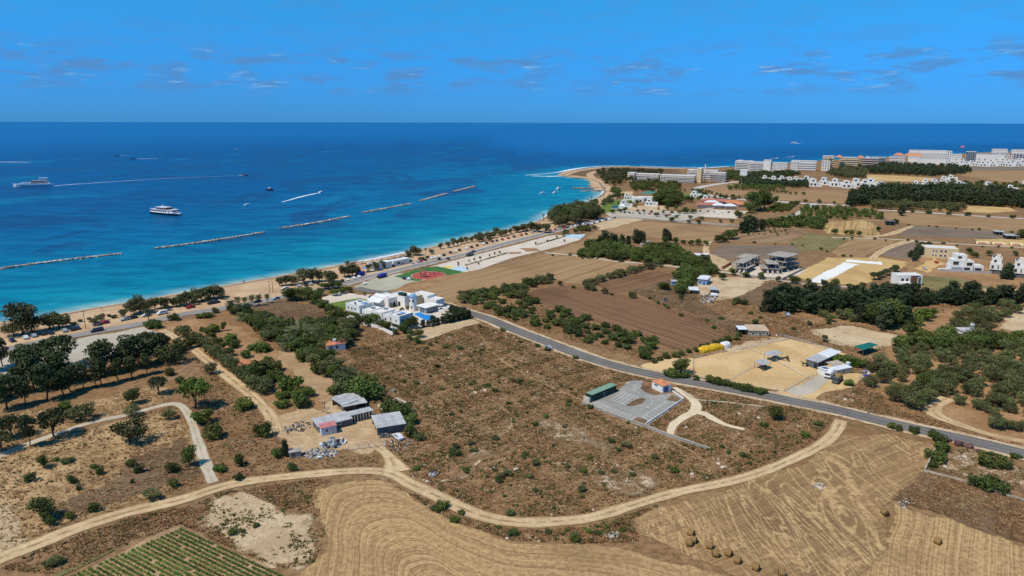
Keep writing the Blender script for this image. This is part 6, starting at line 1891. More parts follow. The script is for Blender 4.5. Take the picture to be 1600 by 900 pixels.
def limestone(name, label, regions, seed):
    rng = np.random.default_rng(seed)
    cos, fcs, o = [], [], 0
    base, bf = tube([(0, 0, -0.3), (0, 0, 0.0), (0, 0, 0.35), (0, 0, 0.5)], [0.4, 0.55, 0.4, 0.08], 6)
    for poly_px, n in regions:
        poly = W(poly_px)
        P_ = np.array(poly)
        x = rng.uniform(P_[:, 0].min(), P_[:, 0].max(), n * 4)
        y = rng.uniform(P_[:, 1].min(), P_[:, 1].max(), n * 4)
        ok = inside(x, y, poly) & (nz(x, y, 7.0, 5.0) > 0.15)
        for ln, w in AVOID_LINES:
            ok &= seg_dist(x, y, ln) > w
        for px_, py_ in list(zip(x[ok], y[ok]))[:n]:
            s = rng.uniform(0.2, 0.55) * (2.2 if rng.random() < 0.06 else 1)
            q = base * (1 + rng.normal(size=base.shape) * 0.16) * s * np.array((rng.uniform(0.7, 1.5), rng.uniform(0.7, 1.5), 0.7))
            cos.append(q + np.array((px_, py_, 0)))
            fcs.append(bf + o)
            o += len(q)
    return link(name, mesh_np(name, np.concatenate(cos), np.concatenate(fcs), [m_lime], False), kind='stuff', label=label, cat='rocks')


limestone('limestone_rocks', 'pale limestone rocks strewn through the dry scrub', [(CENTRAL, 900), (PLOT, 120), (RIGHTB, 120), (LOWER, 120), (SLOPE, 150)], 5)

# ------------------------------------------------------------------ visitors' car park, booth, container
def paint(t, name, a, b_, w=0.14):
    (x0, y0), (x1, y1) = W([a, b_])
    ox, oy = t.location[0], t.location[1]
    d = np.array((x1 - x0, y1 - y0))
    n = np.array((-d[1], d[0])) / (np.linalg.norm(d) + 1e-9) * w / 2
    z = 0.012
    co = np.array([(x0 - ox - n[0], y0 - oy - n[1], z), (x1 - ox - n[0], y1 - oy - n[1], z), (x1 - ox + n[0], y1 - oy + n[1], z), (x0 - ox + n[0], y0 - oy + n[1], z)])
    nn_ = np.cross(co[1] - co[0], co[2] - co[0])
    return link(name, mesh_np(name, co, [[0, 1, 2, 3]] if nn_[2] > 0 else [[3, 2, 1, 0]], [m_line]), t)


g = G(1000, 630)
t = thing('bay_markings', 'white painted bay lines on the grey visitors car park', 'road marking', (g.x, g.y, 0.12))
def lerp(a, b_, k):
    return (a[0] + (b_[0] - a[0]) * k, a[1] + (b_[1] - a[1]) * k)
def bays(p0, p1, q0, q1, n):
    paint(t, 'line', p0, p1)
    for i in range(n + 1):
        paint(t, 'line', lerp(p0, p1, i / n), lerp(q0, q1, i / n))
bays((1004, 651), (1042, 627), (1014.5, 658), (1056.5, 631.5), 8)
bays((933, 629.5), (993, 652.5), (927, 632.5), (981, 656.5), 10)
bays((955, 624.5), (977, 633), (974, 613), (998, 621), 4)
paint(t, 'line', (964.5, 618.7), (987, 626.5))
paint(t, 'line', (974, 613), (998, 621))
paint(t, 'line', (1030, 617), (1042, 623))
arc = smooth_line(W([(995, 600), (991, 606), (993, 611), (1003, 616.5), (1016, 621), (1020, 627), (1016, 633), (1008, 638), (997, 640.5), (986, 639.5), (977, 635)]), 0.6)
for i in range(0, len(arc) - 3, 4):
    ox, oy = t.location[0], t.location[1]
    a, b_ = arc[i], arc[i + 2]
    d = (b_ - a) / (np.linalg.norm(b_ - a) + 1e-9)
    n = np.array((-d[1], d[0])) * 0.09
    co = np.array([(*(a - n), 0), (*(b_ - n), 0), (*(b_ + n), 0), (*(a + n), 0)]) - np.array((ox, oy, -0.012))
    link('dash', mesh_np('dash', co, [[0, 1, 2, 3]] if np.cross(co[1] - co[0], co[2] - co[0])[2] > 0 else [[3, 2, 1, 0]], [m_line]), t)
t, L = frame_at('container', 'long dark green container shed with a pale green roof', 'container', 925, 628.5, 963, 612.5)
box(t, 'wall', 0, 0, 0.1, L, 2.6, 2.5, m_green_c)
box(t, 'roof', -0.08, -0.08, 2.5, L + 0.08, 2.68, 2.62, m_green_r)
q = []
for i in range(int(L / 0.6)):
    q.append(box_np(0.3 + i * 0.6, -0.05, 0.2, 0.45 + i * 0.6, 0.0, 2.4))
o = solid(t, 'rib', q, m_green_c)
o['kind'] = 'stuff'
box(t, 'end_wall', -1.3, 0.0, -0.05, -0.9, 2.6, 1.8, m_lime)
box(t, 'door', L * 0.45, -0.08, 0.2, L * 0.45 + 1.2, -0.055, 2.2, m_shed)
t, L = frame_at('ticket_booth', 'small white booth with an orange tiled hip roof beside the road', 'booth', 1035, 614.5, 1049, 611)
x, y = to_local(t, 1023.5, 605)
d_ = max(4.0, abs(y))
box(t, 'wall', 0, 0, -0.05, L, d_, 2.7, m_wall_w)
hip_roof(t, 0, 0, L, d_, 2.7, 0.9, m_tile, 0.3)
for k in range(2):
    window(t, 'F', (0, 0, L, d_), 0.6 + k * 1.0, 1.5 + k * 1.0, 0.2, 2.2, m_blue, True, 'blue_door')
window(t, 'L', (0, 0, L, d_), d_ * 0.45, d_ * 0.75, 1.6, 2.2)
box(t, 'notice_board', 0.1, -0.06, 1.0, 0.45, -0.01, 1.7, m_blue)
wall_line('plot_wall', 'long low concrete wall below the visitors car park', [(909, 630), (935, 641), (960, 650.5), (985, 660), (1006, 667), (1047, 683), (1080, 694), (1109, 704)], 0.8, 0.4, m_conc, m_stone_w)
wall_line('plot_wall', 'thin white wall on the right side of the visitors car park', [(1006, 666), (1037, 645.5), (1068, 624), (1051, 612)], 0.6, 0.2, m_wall_w)
wall_line('plot_wall', 'concrete wall along the edge of the stony plot at right', [(1443, 737), (1490, 749), (1520, 757), (1560, 771), (1600, 783), (1640, 796)], 0.6, 0.35, m_stone_w)
wall_line('plot_wall', 'rough stone wall between the driven field and the stony plot', [(1445, 735), (1455, 715), (1463, 698), (1470, 688)], 0.7, 0.4, m_stone_w)


def fence(name, label, pts, h=1.3, gap=2.6, rails=(0.55, 1.1), mat=None, r=0.06, cat='fence'):
    """posts and rails, each its own part"""
    line = smooth_line(W(pts), 0.5)
    s = np.concatenate([[0], np.cumsum(np.linalg.norm(np.diff(line, axis=0), axis=1))])
    n = max(1, int(s[-1] / gap))
    g0 = line[0]
    o = thing(name, label, cat, (g0[0], g0[1], 0))
    me = mesh_np('post', *box_np(-r, -r, -0.05, r, r, h), [mat or m_wood])
    pr = None
    for i in range(n + 1):
        x, y = np.interp(i * s[-1] / n, s, line[:, 0]) - g0[0], np.interp(i * s[-1] / n, s, line[:, 1]) - g0[1]
        q = link('post', me, o)
        q.location = (x, y, 0)
        if pr is not None:
            for z in rails:
                solid(o, 'rail', [tube([(pr[0], pr[1], z), (x, y, z)], [0.04, 0.04], 4)], mat or m_wood)
        pr = (x, y)
    return o


m_white_rail = plain("white_rail", (0.62, 0.58, 0.52), 0.8, 0.15, 1.0)
fence('paddock_fence', 'pale rail fence along the upper side of the sand paddock', [(1083, 562), (1120, 553), (1165, 545), (1200, 537), (1235, 530)], mat=m_white_rail)
fence('paddock_fence', 'pale rail fence along the road side of the sand paddock', [(1083, 562), (1086, 587), (1130, 598), (1190, 608), (1226, 612)], mat=m_white_rail)
fence('paddock_fence', 'rail fence on the right end of the sand paddock', [(1226, 612), (1262, 592), (1300, 577)], mat=m_white_rail)
fence('paddock_fence', 'inner rail fence across the left half of the sand paddock', [(1138, 598), (1160, 584), (1182, 572), (1200, 560), (1172, 547)], mat=m_white_rail)
fence('paddock_fence', 'inner rail fence under the shade canopies', [(1200, 561), (1222, 570), (1246, 584), (1262, 592)], mat=m_white_rail)
fence('paddock_fence', 'dark plank fence along the rear of the sand paddock', [(1218, 525), (1240, 531), (1262, 537), (1285, 545), (1300, 547)], h=1.4, rails=(0.4, 0.8, 1.2), mat=m_metal)
fence('paddock_fence', 'wooden fence around the second paddock', [(1270, 516), (1300, 511), (1330, 509), (1370, 516), (1402, 524), (1408, 538)], mat=m_wood)
fence('paddock_fence', 'wooden fence on the near side of the second paddock', [(1270, 518), (1300, 535), (1336, 545)], mat=m_wood)
fence('farm_gate', 'metal gate and mesh fence at the farm yard entrance', [(545, 704), (570, 701), (592, 698)], h=1.6, gap=2.2, rails=(0.3, 0.9, 1.5), mat=m_metal, cat='gate')
fence('farm_fence', 'leaning wire fence on the left side of the farm yard', [(424, 664), (426, 678), (434, 694)], h=1.5, gap=2.4, rails=(0.7, 1.4), mat=m_wood)
fence('farm_fence', 'short wooden fence at the upper corner of the farm yard', [(425, 678), (440, 674), (458, 670)], h=1.3, gap=1.6, rails=(0.5, 1.1), mat=m_wood)
fence('plot_fence', 'low wooden fence closing the plot right of the cream path', [(1134, 707), (1150, 688), (1172, 662), (1195, 637)], h=0.7, gap=2.2, rails=(0.6,), mat=m_wood)
fence('road_posts', 'row of slim marker posts along the lower road side', [(1304, 645), (1314, 648), (1324, 650)], h=1.2, gap=3.5, rails=(), mat=m_shed, cat='posts')

# ------------------------------------------------------------------ horse yard
def canopy(name, label, corners_px, h, mat, cat='canopy', post=None):
    """four posts and a sheet; corners as the ground points under them"""
    P_ = [np.array(q) for q in W(corners_px)]
    c0 = sum(P_) / 4
    o = thing(name, label, cat, (c0[0], c0[1], 0))
    q = [p_ - c0 for p_ in P_]
    for p_ in q:
        box(o, 'post', p_[0] * 0.95 - 0.06, p_[1] * 0.95 - 0.06, -0.05, p_[0] * 0.95 + 0.06, p_[1] * 0.95 + 0.06, h, post or m_shed)
    me = prism([tuple(p_ * 1.05) for p_ in q], h, h + 0.08)
    me.materials.append(mat)
    link('sheet', me, o)
    return o


canopy('shade_canopy', 'grey sheet canopy standing farther back in the sand paddock', [(1193, 562), (1206, 567), (1222, 562), (1209, 557)], 2.7, m_tin)
canopy('shade_canopy', 'grey sheet canopy standing nearer in the sand paddock', [(1178, 575), (1191, 581), (1203, 576), (1190, 571)], 2.6, m_tin)
canopy('shade_canopy', 'large green shade net on posts behind the stables', [(1334, 551), (1348, 557), (1370, 549), (1357, 545)], 2.7, m_green_net, post=m_wood)
t, L = frame_at('stable', 'dark-walled stable with a long white roof in the horse yard', 'stable', 1277, 577, 1313, 560)
x, y = to_local(t, 1263, 571.5)
dd = max(4.5, math.hypot(x, y))
box(t, 'wall', 0, 0, -0.05, L * 0.5, dd, 2.6, m_shed)
box(t, 'wall', L * 0.5, 0.8, -0.05, L, dd, 2.5, m_wall_grey)
slab_roof(t, 0, 0, L * 0.45, dd, 2.62, 2.8, m_tin, over=0.2)
slab_roof(t, L * 0.47, 0, L, dd, 2.66, 2.84, m_white_t, over=0.2)
for k in range(3):
    window(t, 'F', (0, 0, L, dd), 1.0 + k * 2.6, 2.2 + k * 2.6, 0.05, 2.1, m_black, False, 'stall_door')
window(t, 'L', (0, 0, L, dd), 0.3, 1.4, 0.05, 2.1, m_black, False, 'stall_door')
# tarpaulin-covered stack
a, b_ = G(1090, 551), G(1138, 541.5)
t = thing('covered_stack', 'long hump of stacked bales under a bright yellow tarpaulin', 'stack', (a.x, a.y, 0), math.atan2(b_.y - a.y, b_.x - a.x))
L = (b_ - a).length


def loaf(x0, x1, w, h, seed, n=22, k=11):
    rng = np.random.default_rng(seed)
    co, fc = [], []
    for i in range(n + 1):
        f = i / n
        x = x0 + (x1 - x0) * f
        e = min(1.0, math.sin(math.pi * min(max(f, 0.02), 0.98)) * 2.6)
        hh = h * (0.55 + 0.45 * e) * (1 + 0.07 * math.sin(f * 17 + seed) + 0.04 * rng.normal())
        ww = w * (0.7 + 0.3 * e)
        for j in range(k + 1):
            an = math.pi * j / k
            sq = 0.72
            cx = math.copysign(abs(math.cos(an)) ** sq, math.cos(an)) * ww / 2
            cz = (math.sin(an) ** sq) * hh if j not in (0, k) else 0
            co.append((x + 0.05 * rng.normal(), cx + 0.05 * rng.normal(), cz + (0.05 * rng.normal() if 0 < j < k else -0.03)))
    for i in range(n):
        for j in range(k):
            q = i * (k + 1) + j
            fc.append((q, q + k + 1, q + k + 2, q + 1))
    nn_ = len(co)
    return np.array(co), np.array(fc)


solid(t, 'tarpaulin', [loaf(0, L * 0.82, 3.8, 2.1, 3)], m_yellow_t)
solid(t, 'white_sheet', [loaf(L * 0.78, L, 3.4, 2.3, 5, 8)], m_white_t)
solid(t, 'bales', [box_np(0.5, -1.4, -0.05, L - 0.5, 1.4, 1.3)], m_hay)
t, L = frame_at('stone_hut', 'low stone hut with a tan sheet roof behind the sand paddock', 'hut', 1170, 525, 1200, 525.5)
box(t, 'wall', 0, 0, -0.05, L, 6.5, 2.3, m_stone_w)
slab_roof(t, 0, 0, L, 6.5, 2.35, 3.1, plain("tan_sheet_roof", (0.50, 0.37, 0.24), 0.8, 0.12, 0.6))
for k in range(3):
    window(t, 'F', (0, 0, L, 6.5), 1.2 + k * 3.0, 2.2 + k * 3.0, 0.7, 1.6, m_black)
posts(t, [(-4.0, 1.2), (-4.0, 5.5), (-0.5, 1.2)], 2.5, 0.1, m_shed)
slab_roof(t, -4.2, 1.0, -0.45, 6.0, 2.52, 2.7, m_white_t, 'porch_roof', over=0.1)
box(t, 'back_wall', -4.2, 5.8, -0.05, -0.32, 6.0, 2.4, m_shed)
t, L = frame_at('yard_cabin', 'white cabins with solar panels behind the horse truck', 'cabin', 1306, 588, 1330, 583)
box(t, 'wall', 0, 0, -0.05, L, 3.0, 2.3, m_wall_grey)
box(t, 'roof', -0.2, -0.2, 2.3, L + 0.2, 3.2, 2.42, m_white_t)
box(t, 'annex', -3.6, 1.8, -0.05, -0.2, 5.0, 2.2, m_wall_w)
box(t, 'annex_roof', -3.8, 1.6, 2.2, 0.0, 5.2, 2.32, m_white_t)
box(t, 'solar_panel', -2.8, 2.4, 2.33, -0.8, 4.4, 2.42, m_glass_b)
window(t, 'F', (0, 0, L, 3.0), 1.0, 2.0, 1.0, 1.8)
window(t, 'F', (0, 0, L, 3.0), 3.4, 4.3, 0.05, 2.0, m_wood, True, 'door')
slab_roof(t, 3.0, 3.6, 8.6, 7.0, 2.2, 2.5, m_stone_w, 'lean_to_roof')
posts(t, [(3.0, 3.7), (8.5, 3.7)], 2.2, 0.07, m_wood)
g = G(1324, 577)
t = thing('water_tank', 'white round water tank raised on a stand by the stables', 'tank', (g.x, g.y, 0))
posts(t, [(-0.5, -0.5), (0.5, -0.5), (0.5, 0.5), (-0.5, 0.5)], 1.7, 0.06, m_metal)
solid(t, 'tank', [tube([(0, 0, 1.7), (0, 0, 1.75), (0, 0, 2.8), (0, 0, 3.0)], [0.1, 0.8, 0.8, 0.1], 12)], m_white_t)
# ------------------------------------------------------------------ blue hut and sheds in the middle
t, L = frame_at('hut', 'blue-walled hut with a white roof in the straw-coloured yard', 'hut', 1090, 444.5, 1104, 446)
box(t, 'wall', 0, 0, -0.05, L, 9, 3.3, m_skyblue)
slab_roof(t, 0, 0, L, 9, 3.32, 3.6, m_white_t, over=0.5)
window(t, 'F', (0, 0, L, 9), 0.8, 1.9, 0.9, 2.3)
window(t, 'F', (0, 0, L, 9), 3.0, 4.1, 0.05, 2.3, m_blue, True, 'door')
window(t, 'R', (0, 0, L, 9), 2.0, 3.4, 0.9, 2.3)
canopy('lean_to', 'white sheet lean-to in front of the blue hut', [(1074, 459), (1091, 460), (1090, 455), (1076, 454)], 2.2, m_white_t, 'shed')
canopy('lean_to', 'long pale lean-to right of the scrap in the straw-coloured yard', [(1107, 458), (1122, 459), (1120, 454), (1108, 453)], 2.0, m_tin, 'shed')
canopy('lean_to', 'low white sheet at the right edge of the straw-coloured yard', [(1110, 464), (1121, 464.5), (1120, 461), (1111, 460)], 0.9, m_white_t, 'shed')
t, L = frame_at('hut', 'small pale blue hut tucked against the dark bushes', 'hut', 1050, 446, 1058, 446)
box(t, 'wall', 0, 0, -0.05, L, 3, 2.2, m_skyblue)
slab_roof(t, 0, 0, L, 3, 2.22, 2.5, m_tin)
t, L = frame_at('greenhouse', 'small white house inside the plantation above the farm lane', 'house', 1094, 405, 1105, 406)
block(t, 0, 0, L, 6, 3.0)
slab_roof(t, -5, 1, -0.5, 6, 2.4, 2.7, m_white_t, 'shed_roof')
posts(t, [(-5, 1.1), (-5, 5.8), (-0.7, 1.1)], 2.4, 0.08, m_wood)
t, L = frame_at('ruin', 'grey stone ruin inside the thicket', 'ruin', 1010, 386, 1021, 384)
box(t, 'wall', 0, 0, -0.05, L, 0.5, 3.0, m_conc)
box(t, 'wall', 0, 0.5, -0.05, 0.5, 6, 2.4, m_conc)
box(t, 'wall', L - 0.5, 0.5, -0.05, L, 6, 3.4, m_conc)
t, L = frame_at('sign_board', 'dark signboard standing alone below the blue hut', 'sign', 1037, 472, 1042.5, 472)
box(t, 'board', 0, 0, 0.5, L, 0.15, 2.2, m_shed)
posts(t, [(0.2, 0.25), (L - 0.2, 0.25)], 2.0, 0.08, m_wood)

# ------------------------------------------------------------------ unfinished concrete houses
def skeleton(label, u1, v1, u2, v2, depth, floors, seed, bays_n=5):
    rng = random.Random(seed)
    t, L = frame_at('unfinished_house', label, 'building site', u1, v1, u2, v2)
    for f in range(floors + 1):
        z = f * 3.1
        x0 = 0 if f < 2 else rng.uniform(0.1, 0.3) * L
        x1 = L if f < 2 else L * rng.uniform(0.72, 0.95)
        if f:
            box(t, 'slab', x0 - 0.6, -0.8, z - 0.28, x1 + 0.6, depth + 0.4, z, m_conc)
        if f < floors:
            for i in range(bays_n + 1):
                for j in range(3):
                    x = x0 + (x1 - x0 - 0.35) * i / bays_n
                    if f and rng.random() < 0.15:
                        continue
                    box(t, 'column', x, 0.1 + j * (depth - 0.5) / 2, z, x + 0.35, 0.45 + j * (depth - 0.5) / 2, z + 2.82, m_conc)
            for i in range(bays_n):
                if rng.random() < 0.55:
                    xa = x0 + (x1 - x0) * i / bays_n + 0.4
                    box(t, 'infill_wall', xa, depth * 0.5, z, xa + (x1 - x0) / bays_n - 0.5, depth * 0.5 + 0.2, z + rng.choice((1.2, 2.8, 2.8)), rng.choice((m_conc, m_wall_grey, m_terr)))
    for i in range(3):
        x = L * (0.2 + 0.3 * i)
        solid(t, 'stair', [(np.array([(x, -2.4, 0), (x + 1.2, -2.4, 0), (x + 1.2, 1.5, 3.1), (x, 1.5, 3.1), (x, -2.4, 0.3), (x + 1.2, -2.4, 0.3), (x + 1.2, 1.5, 3.4), (x, 1.5, 3.4)]) , CUBE_F)], m_conc)
    for i in range(6):
        x = rng.uniform(0, L)
        solid(t, 'prop', [tube([(x, -0.7, floors * 3.1), (x, -0.7, floors * 3.1 + 1.6)], [0.05, 0.05], 4)], m_wood)
    return t


skeleton('left unfinished concrete house frame with open floors', 1144, 424, 1166, 427, 14, 2, 2, 4)
skeleton('smaller concrete frame between the two larger unfinished houses', 1166, 421, 1186, 413, 9, 2, 9, 4)
skeleton('right unfinished concrete house frame with props on the roof', 1192, 427, 1218, 428, 12, 2, 4, 4)
skeleton('tallest unfinished concrete frame at the right end of the site', 1222, 426, 1248, 418, 12, 3, 7, 4)
wall_line('site_wall', 'grey retaining wall round the unfinished houses', [(1155, 431), (1190, 435), (1222, 438), (1258, 420)], 1.3, 0.4, m_conc)
wall_line('site_wall', 'brown earth retaining wall left of the unfinished houses', [(1128, 421), (1142, 413)], 1.8, 0.8, m_terr)

# ------------------------------------------------------------------ modern villas at right
t, L = frame_at('apartment_house', 'long cream two-storey building with a white roof', 'building', 1444, 402, 1489, 404.5)
bb = block(t, 0, 0, max(L, 20), 13, 6.4, m_wall_cream, m_roof_w, parapet=0.5)
for z in (1.2, 4.3):
    for a in (4.6, 6.4, 9.0, 11.6):
        window(t, 'F', bb, a, a + (1.4 if a > 8 else 0.8), z, z + 1.2)
box(t, 'ramp_wall', -5.5, 0.2, -0.05, -0.02, 0.6, 1.2, m_wall_cream)
t, L = frame_at('modern_villa', 'white modern villa with stacked boxes and dark glass', 'villa', 1483, 423.5, 1521, 425.5)
bb = block(t, 0.5, 0, L - 0.5, 9, 3.2)
window(t, 'F', bb, L * 0.55, L * 0.80, 0.3, 2.8, m_glass)
window(t, 'F', bb, 0.6, L * 0.5, 0.4, 2.6, plain("grey_blue_wall", (0.34, 0.34, 0.42), 0.8, 0.06, 0.5), False, 'terrace_wall')
b2 = block(t, 1.4, 1.6, L * 0.62, 9.6, 6.6, z0=3.2)
window(t, 'F', b2, 0.6, L * 0.28, 3.8, 6.0, m_glass)
b3 = block(t, L * 0.64, 0.4, L * 0.98, 8.0, 6.3, z0=3.3)
window(t, 'F', b3, 0.6, L * 0.28, 3.9, 5.9, m_glass)
b4 = block(t, L * 0.3, 4, L * 0.75, 12, 9.4, z0=6.6)
window(t, 'F', b4, 1.0, 3.2, 7.4, 9.0, m_glass)
b5 = block(t, L + 0.2, 1, L + 5.4, 8, 3.6)
window(t, 'F', b5, 0.6, 4.2, 0.4, 2.6, m_glass)
box(t, 'terrace', -5, -0.6, -0.05, 0.3, 5, 0.6, m_wall_w)
box(t, 'garden_wall', -6, -2.0, -0.05, L + 9, -1.7, 1.5, m_wall_grey)
def white_villa(label, u1, v1, u2, v2, d=9):
    t, L = frame_at('white_villa', label, 'villa', u1, v1, u2, v2)
    box(t, 'garage', 0.3, 0.5, -0.05, L + 6, d, 2.6, m_shed)
    bb = block(t, 0, 0, L, d, 6.0, z0=2.6)
    b2 = block(t, 0.4, 2, L * 0.9, d - 0.5, 9.2, z0=6.0)
    window(t, 'F', bb, L * 0.12, L * 0.32, 3.2, 5.2)
    window(t, 'F', bb, L * 0.62, L * 0.72, 3.2, 5.4)
    window(t, 'F', b2, L * 0.2, L * 0.42, 6.8, 8.4)
    window(t, 'L', bb, 2, 4, 3.4, 5.2)
    box(t, 'roof_room', L * 0.4, 4, 9.2, L * 0.75, d - 1.5, 11.2, m_wall_pinkish)
    box(t, 'solar_panel', L * 0.1, 5, 9.7, L * 0.3, 7, 10.3, m_glass_b)
    box(t, 'forecourt', -3.6, -1.0, -0.04, -0.05, 4, 0.15, m_terr)
    return t
white_villa('left one of two tall white villas at the right edge', 1545, 427, 1564, 429)
white_villa('right one of two tall white villas, cut by the picture edge', 1581, 433, 1600, 435, 10)
t, L = frame_at('box_house', 'white house with a rust brown front above the dark belt', 'house', 1403, 446, 1440, 446)
bb = block(t, 0, 0, L, 8, 5.4)
box(t, 'brown_front', L * 0.5, -0.12, 0.3, L * 0.78, 0.1, 5.0, m_brown_p)
box(t, 'recess_shade', L * 0.5, -0.1, 5.0, L * 0.9, 0.12, 5.7, m_shed)  # proud dark box, its colour stands in for shade in a recess
window(t, 'F', bb, L * 0.1, L * 0.22, 2.4, 4.2)
window(t, 'F', bb, L * 0.3, L * 0.4, 2.4, 4.2)
window(t, 'F', bb, L * 0.82, L * 0.94, 1.0, 4.4, m_glass_b)
box(t, 'terrace', 0, -3.5, -0.05, L * 0.45, -0.02, 2.4, m_wall_w)
t, L = frame_at('tin_roof_house', 'low house with a pale tin roof among the upper olives', 'house', 1505, 527, 1535, 527)
box(t, 'wall', 0, 0, -0.05, L, 6, 2.6, m_wall_w)
hip_roof(t, 0, 0, L, 6, 2.6, 1.0, m_tin)
window(t, 'F', (0, 0, L, 6), 2, 3.2, 1.0, 2.0)
box(t, 'water_tank', L - 2.4, 4.2, 3.0, L - 1.2, 5.4, 4.6, m_white_t)
for u, v, w_, h_, lab in [(1395, 352, 5, 3.5, 'long dark open barn at the end of the golden field'), (1588, 374, 7, 3, 'small white shed at the far right field edge'), (1566, 367, 5, 2.6, 'grey sheeted stack at the far right field edge')]:
    t, L = frame_at('barn', lab, 'barn', u - w_ * 2.4, v, u + w_ * 0.6, v + 0.8)
    box(t, 'wall', 0, 5.6, -0.05, L, 6, h_, m_shed)
    posts(t, [(0.2, 0.2), (L / 2, 0.2), (L - 0.2, 0.2)], h_, 0.15, m_wood)
    slab_roof(t, 0, 0, L, 6, h_, h_ + 0.4, m_tin if v > 360 else m_shed)

# ------------------------------------------------------------------ red-roofed pavilions, beach club, courts
for u, v, w_, d_, mt, lab in [(1112, 318, 20, 12, m_tile_red, 'pavilion with a red hip roof at the left of the pavilion group'), (1133, 319, 16, 12, m_tile_red, 'second red-roofed pavilion from the left'),
                              (1107, 324.5, 24, 7, m_tile_red, 'long narrow red-roofed pavilion nearest the cream car park'), (1149, 321, 17, 13, m_tile, 'large orange-roofed pavilion in the middle of the group'),
                              (1165, 324, 16, 13, m_tile, 'orange-roofed pavilion at the right end of the group'), (1124, 325.5, 12, 8, m_white_t, 'left white-roofed pavilion beside the cream car park'),
                              (1142, 326.5, 12, 8, m_white_t, 'right white-roofed pavilion beside the cream car park'), (1113, 321, 14, 6, m_white_t, 'white-roofed kiosk between the red pavilions')]:
    g = G(u, v)
    t = thing('pavilion', lab, 'pavilion', (g.x - w_ / 2, g.y, 0))
    box(t, 'wall', 1, 1, -0.05, w_ - 1, d_ - 1, 3.0, m_wall_pinkish)
    posts(t, [(0.2, 0.2), (w_ / 2, 0.2), (w_ - 0.2, 0.2)], 3.0, 0.15, m_wall_w)
    hip_roof(t, 0, 0, w_, d_, 3.0, 2.4, mt, 0.6)
g = G(990, 316)
t = thing('beach_club', 'cluster of low white terraces of the beach club', 'building', (g.x, g.y, 0))
for i, (x, y, w_, d_, h_) in enumerate([(0, 0, 12, 10, 4), (9, 8, 16, 12, 4.5), (20, 2, 14, 9, 3.8), (30, 10, 14, 10, 4.2), (2, 14, 10, 10, 3.8)]):
    bb = block(t, x, y, x + w_ - 0.2 * i, y + d_, h_)
    window(t, 'F', bb, 2, 5, 0.5, 2.6)
    window(t, 'F', bb, 6.5, 9, 0.5, 2.6)
t, L = frame_at('beach_kiosk', 'white kiosk with a peaked tent roof above the coast road', 'kiosk', 955, 327, 977, 328)
bb = block(t, 0, 0, L, 6, 3.0)
hip_roof(t, L * 0.5, 0, L, 6, 3.6, 2.2, m_white_t)
hip_roof(t, 0, -1, L * 0.45, 5, 3.6, 1.0, m_green_net)
patch("tennis_court", [(1003, 300.5), (1022, 298), (1026, 301), (1010, 303.5)], m_court_green, cell=1.5, soft=0.5, jitter=0)
patch("tennis_court", [(1026, 296), (1048, 294.5), (1048, 298), (1028, 299.5)], m_lot, cell=1.5, soft=0.5, jitter=0)

# ------------------------------------------------------------------ hotels on the headland and along the far coast
def facade(t, x0, x1, y, z0, z1, cols, rows, mat, side=None, inset=0.46, band=None):
    """rows of balcony openings: too small to pick apart singly at this distance"""
    q = []
    cw, rh = (x1 - x0) / cols, (z1 - z0) / rows
    for r in range(rows):
        for c_ in range(cols):
            a0, a1 = x0 + cw * (c_ + 0.5 - inset / 2), x0 + cw * (c_ + 0.5 + inset / 2)
            b0, b1 = z0 + rh * (r + 0.36), z0 + rh * (r + 0.84)
            if side == 'L':
                q.append(box_np(y - 0.12, a0, b0, y + 0.3, a1, b1))
            else:
                q.append(box_np(a0, y - 0.12, b0, a1, y + 0.3, b1))
    o = solid(t, 'windows', q, mat)
    o['kind'] = 'stuff'
    if band:
        q = []
        for r in range(rows):
            z = z0 + rh * r
            q.append(box_np(x0, y - 1.0, z, x1, y - 0.02, z + rh * 0.22))
        o = solid(t, 'balconies', q, band)
        o['kind'] = 'stuff'


def wing(t, u1, u2, vt, vb, d, mat, cols, rows, name='wing', org=None, win=None, band=None, roof=True):
    """one block of a hotel between photograph columns u1..u2, roof line vt, foot vb; t is at the ground under (org)"""
    a, b_ = G(u1, vb), G(u2, vb)
    h = (vb - vt) * M_PER_PX((u1 + u2) / 2, vb) / math.cos(PITCH)
    x0, x1 = (a.x - t.location[0]) / HOTEL_C, (b_.x - t.location[0]) / HOTEL_C
    y0 = ((a.y + b_.y) / 2 - t.location[1])
    box(t, name, x0, y0, -0.05, x1, y0 + d, h, mat)
    if roof:
        box(t, 'roof', x0 - 0.3, y0 - 0.3, h, x1 + 0.3, y0 + d + 0.3, h + 0.7, m_roof_w)
    if cols:
        facade(t, x0 + 0.5, x1 - 0.5, y0, 1.5, h - 0.6, cols, rows, win or m_glass, band=band)
    return x0, x1, y0, h


def hotel(label, u, v):
    g = G(u, v)
    return thing('hotel', label, 'hotel', (g.x, g.y, 0), -0.45)


HOTEL_C = math.cos(0.45)


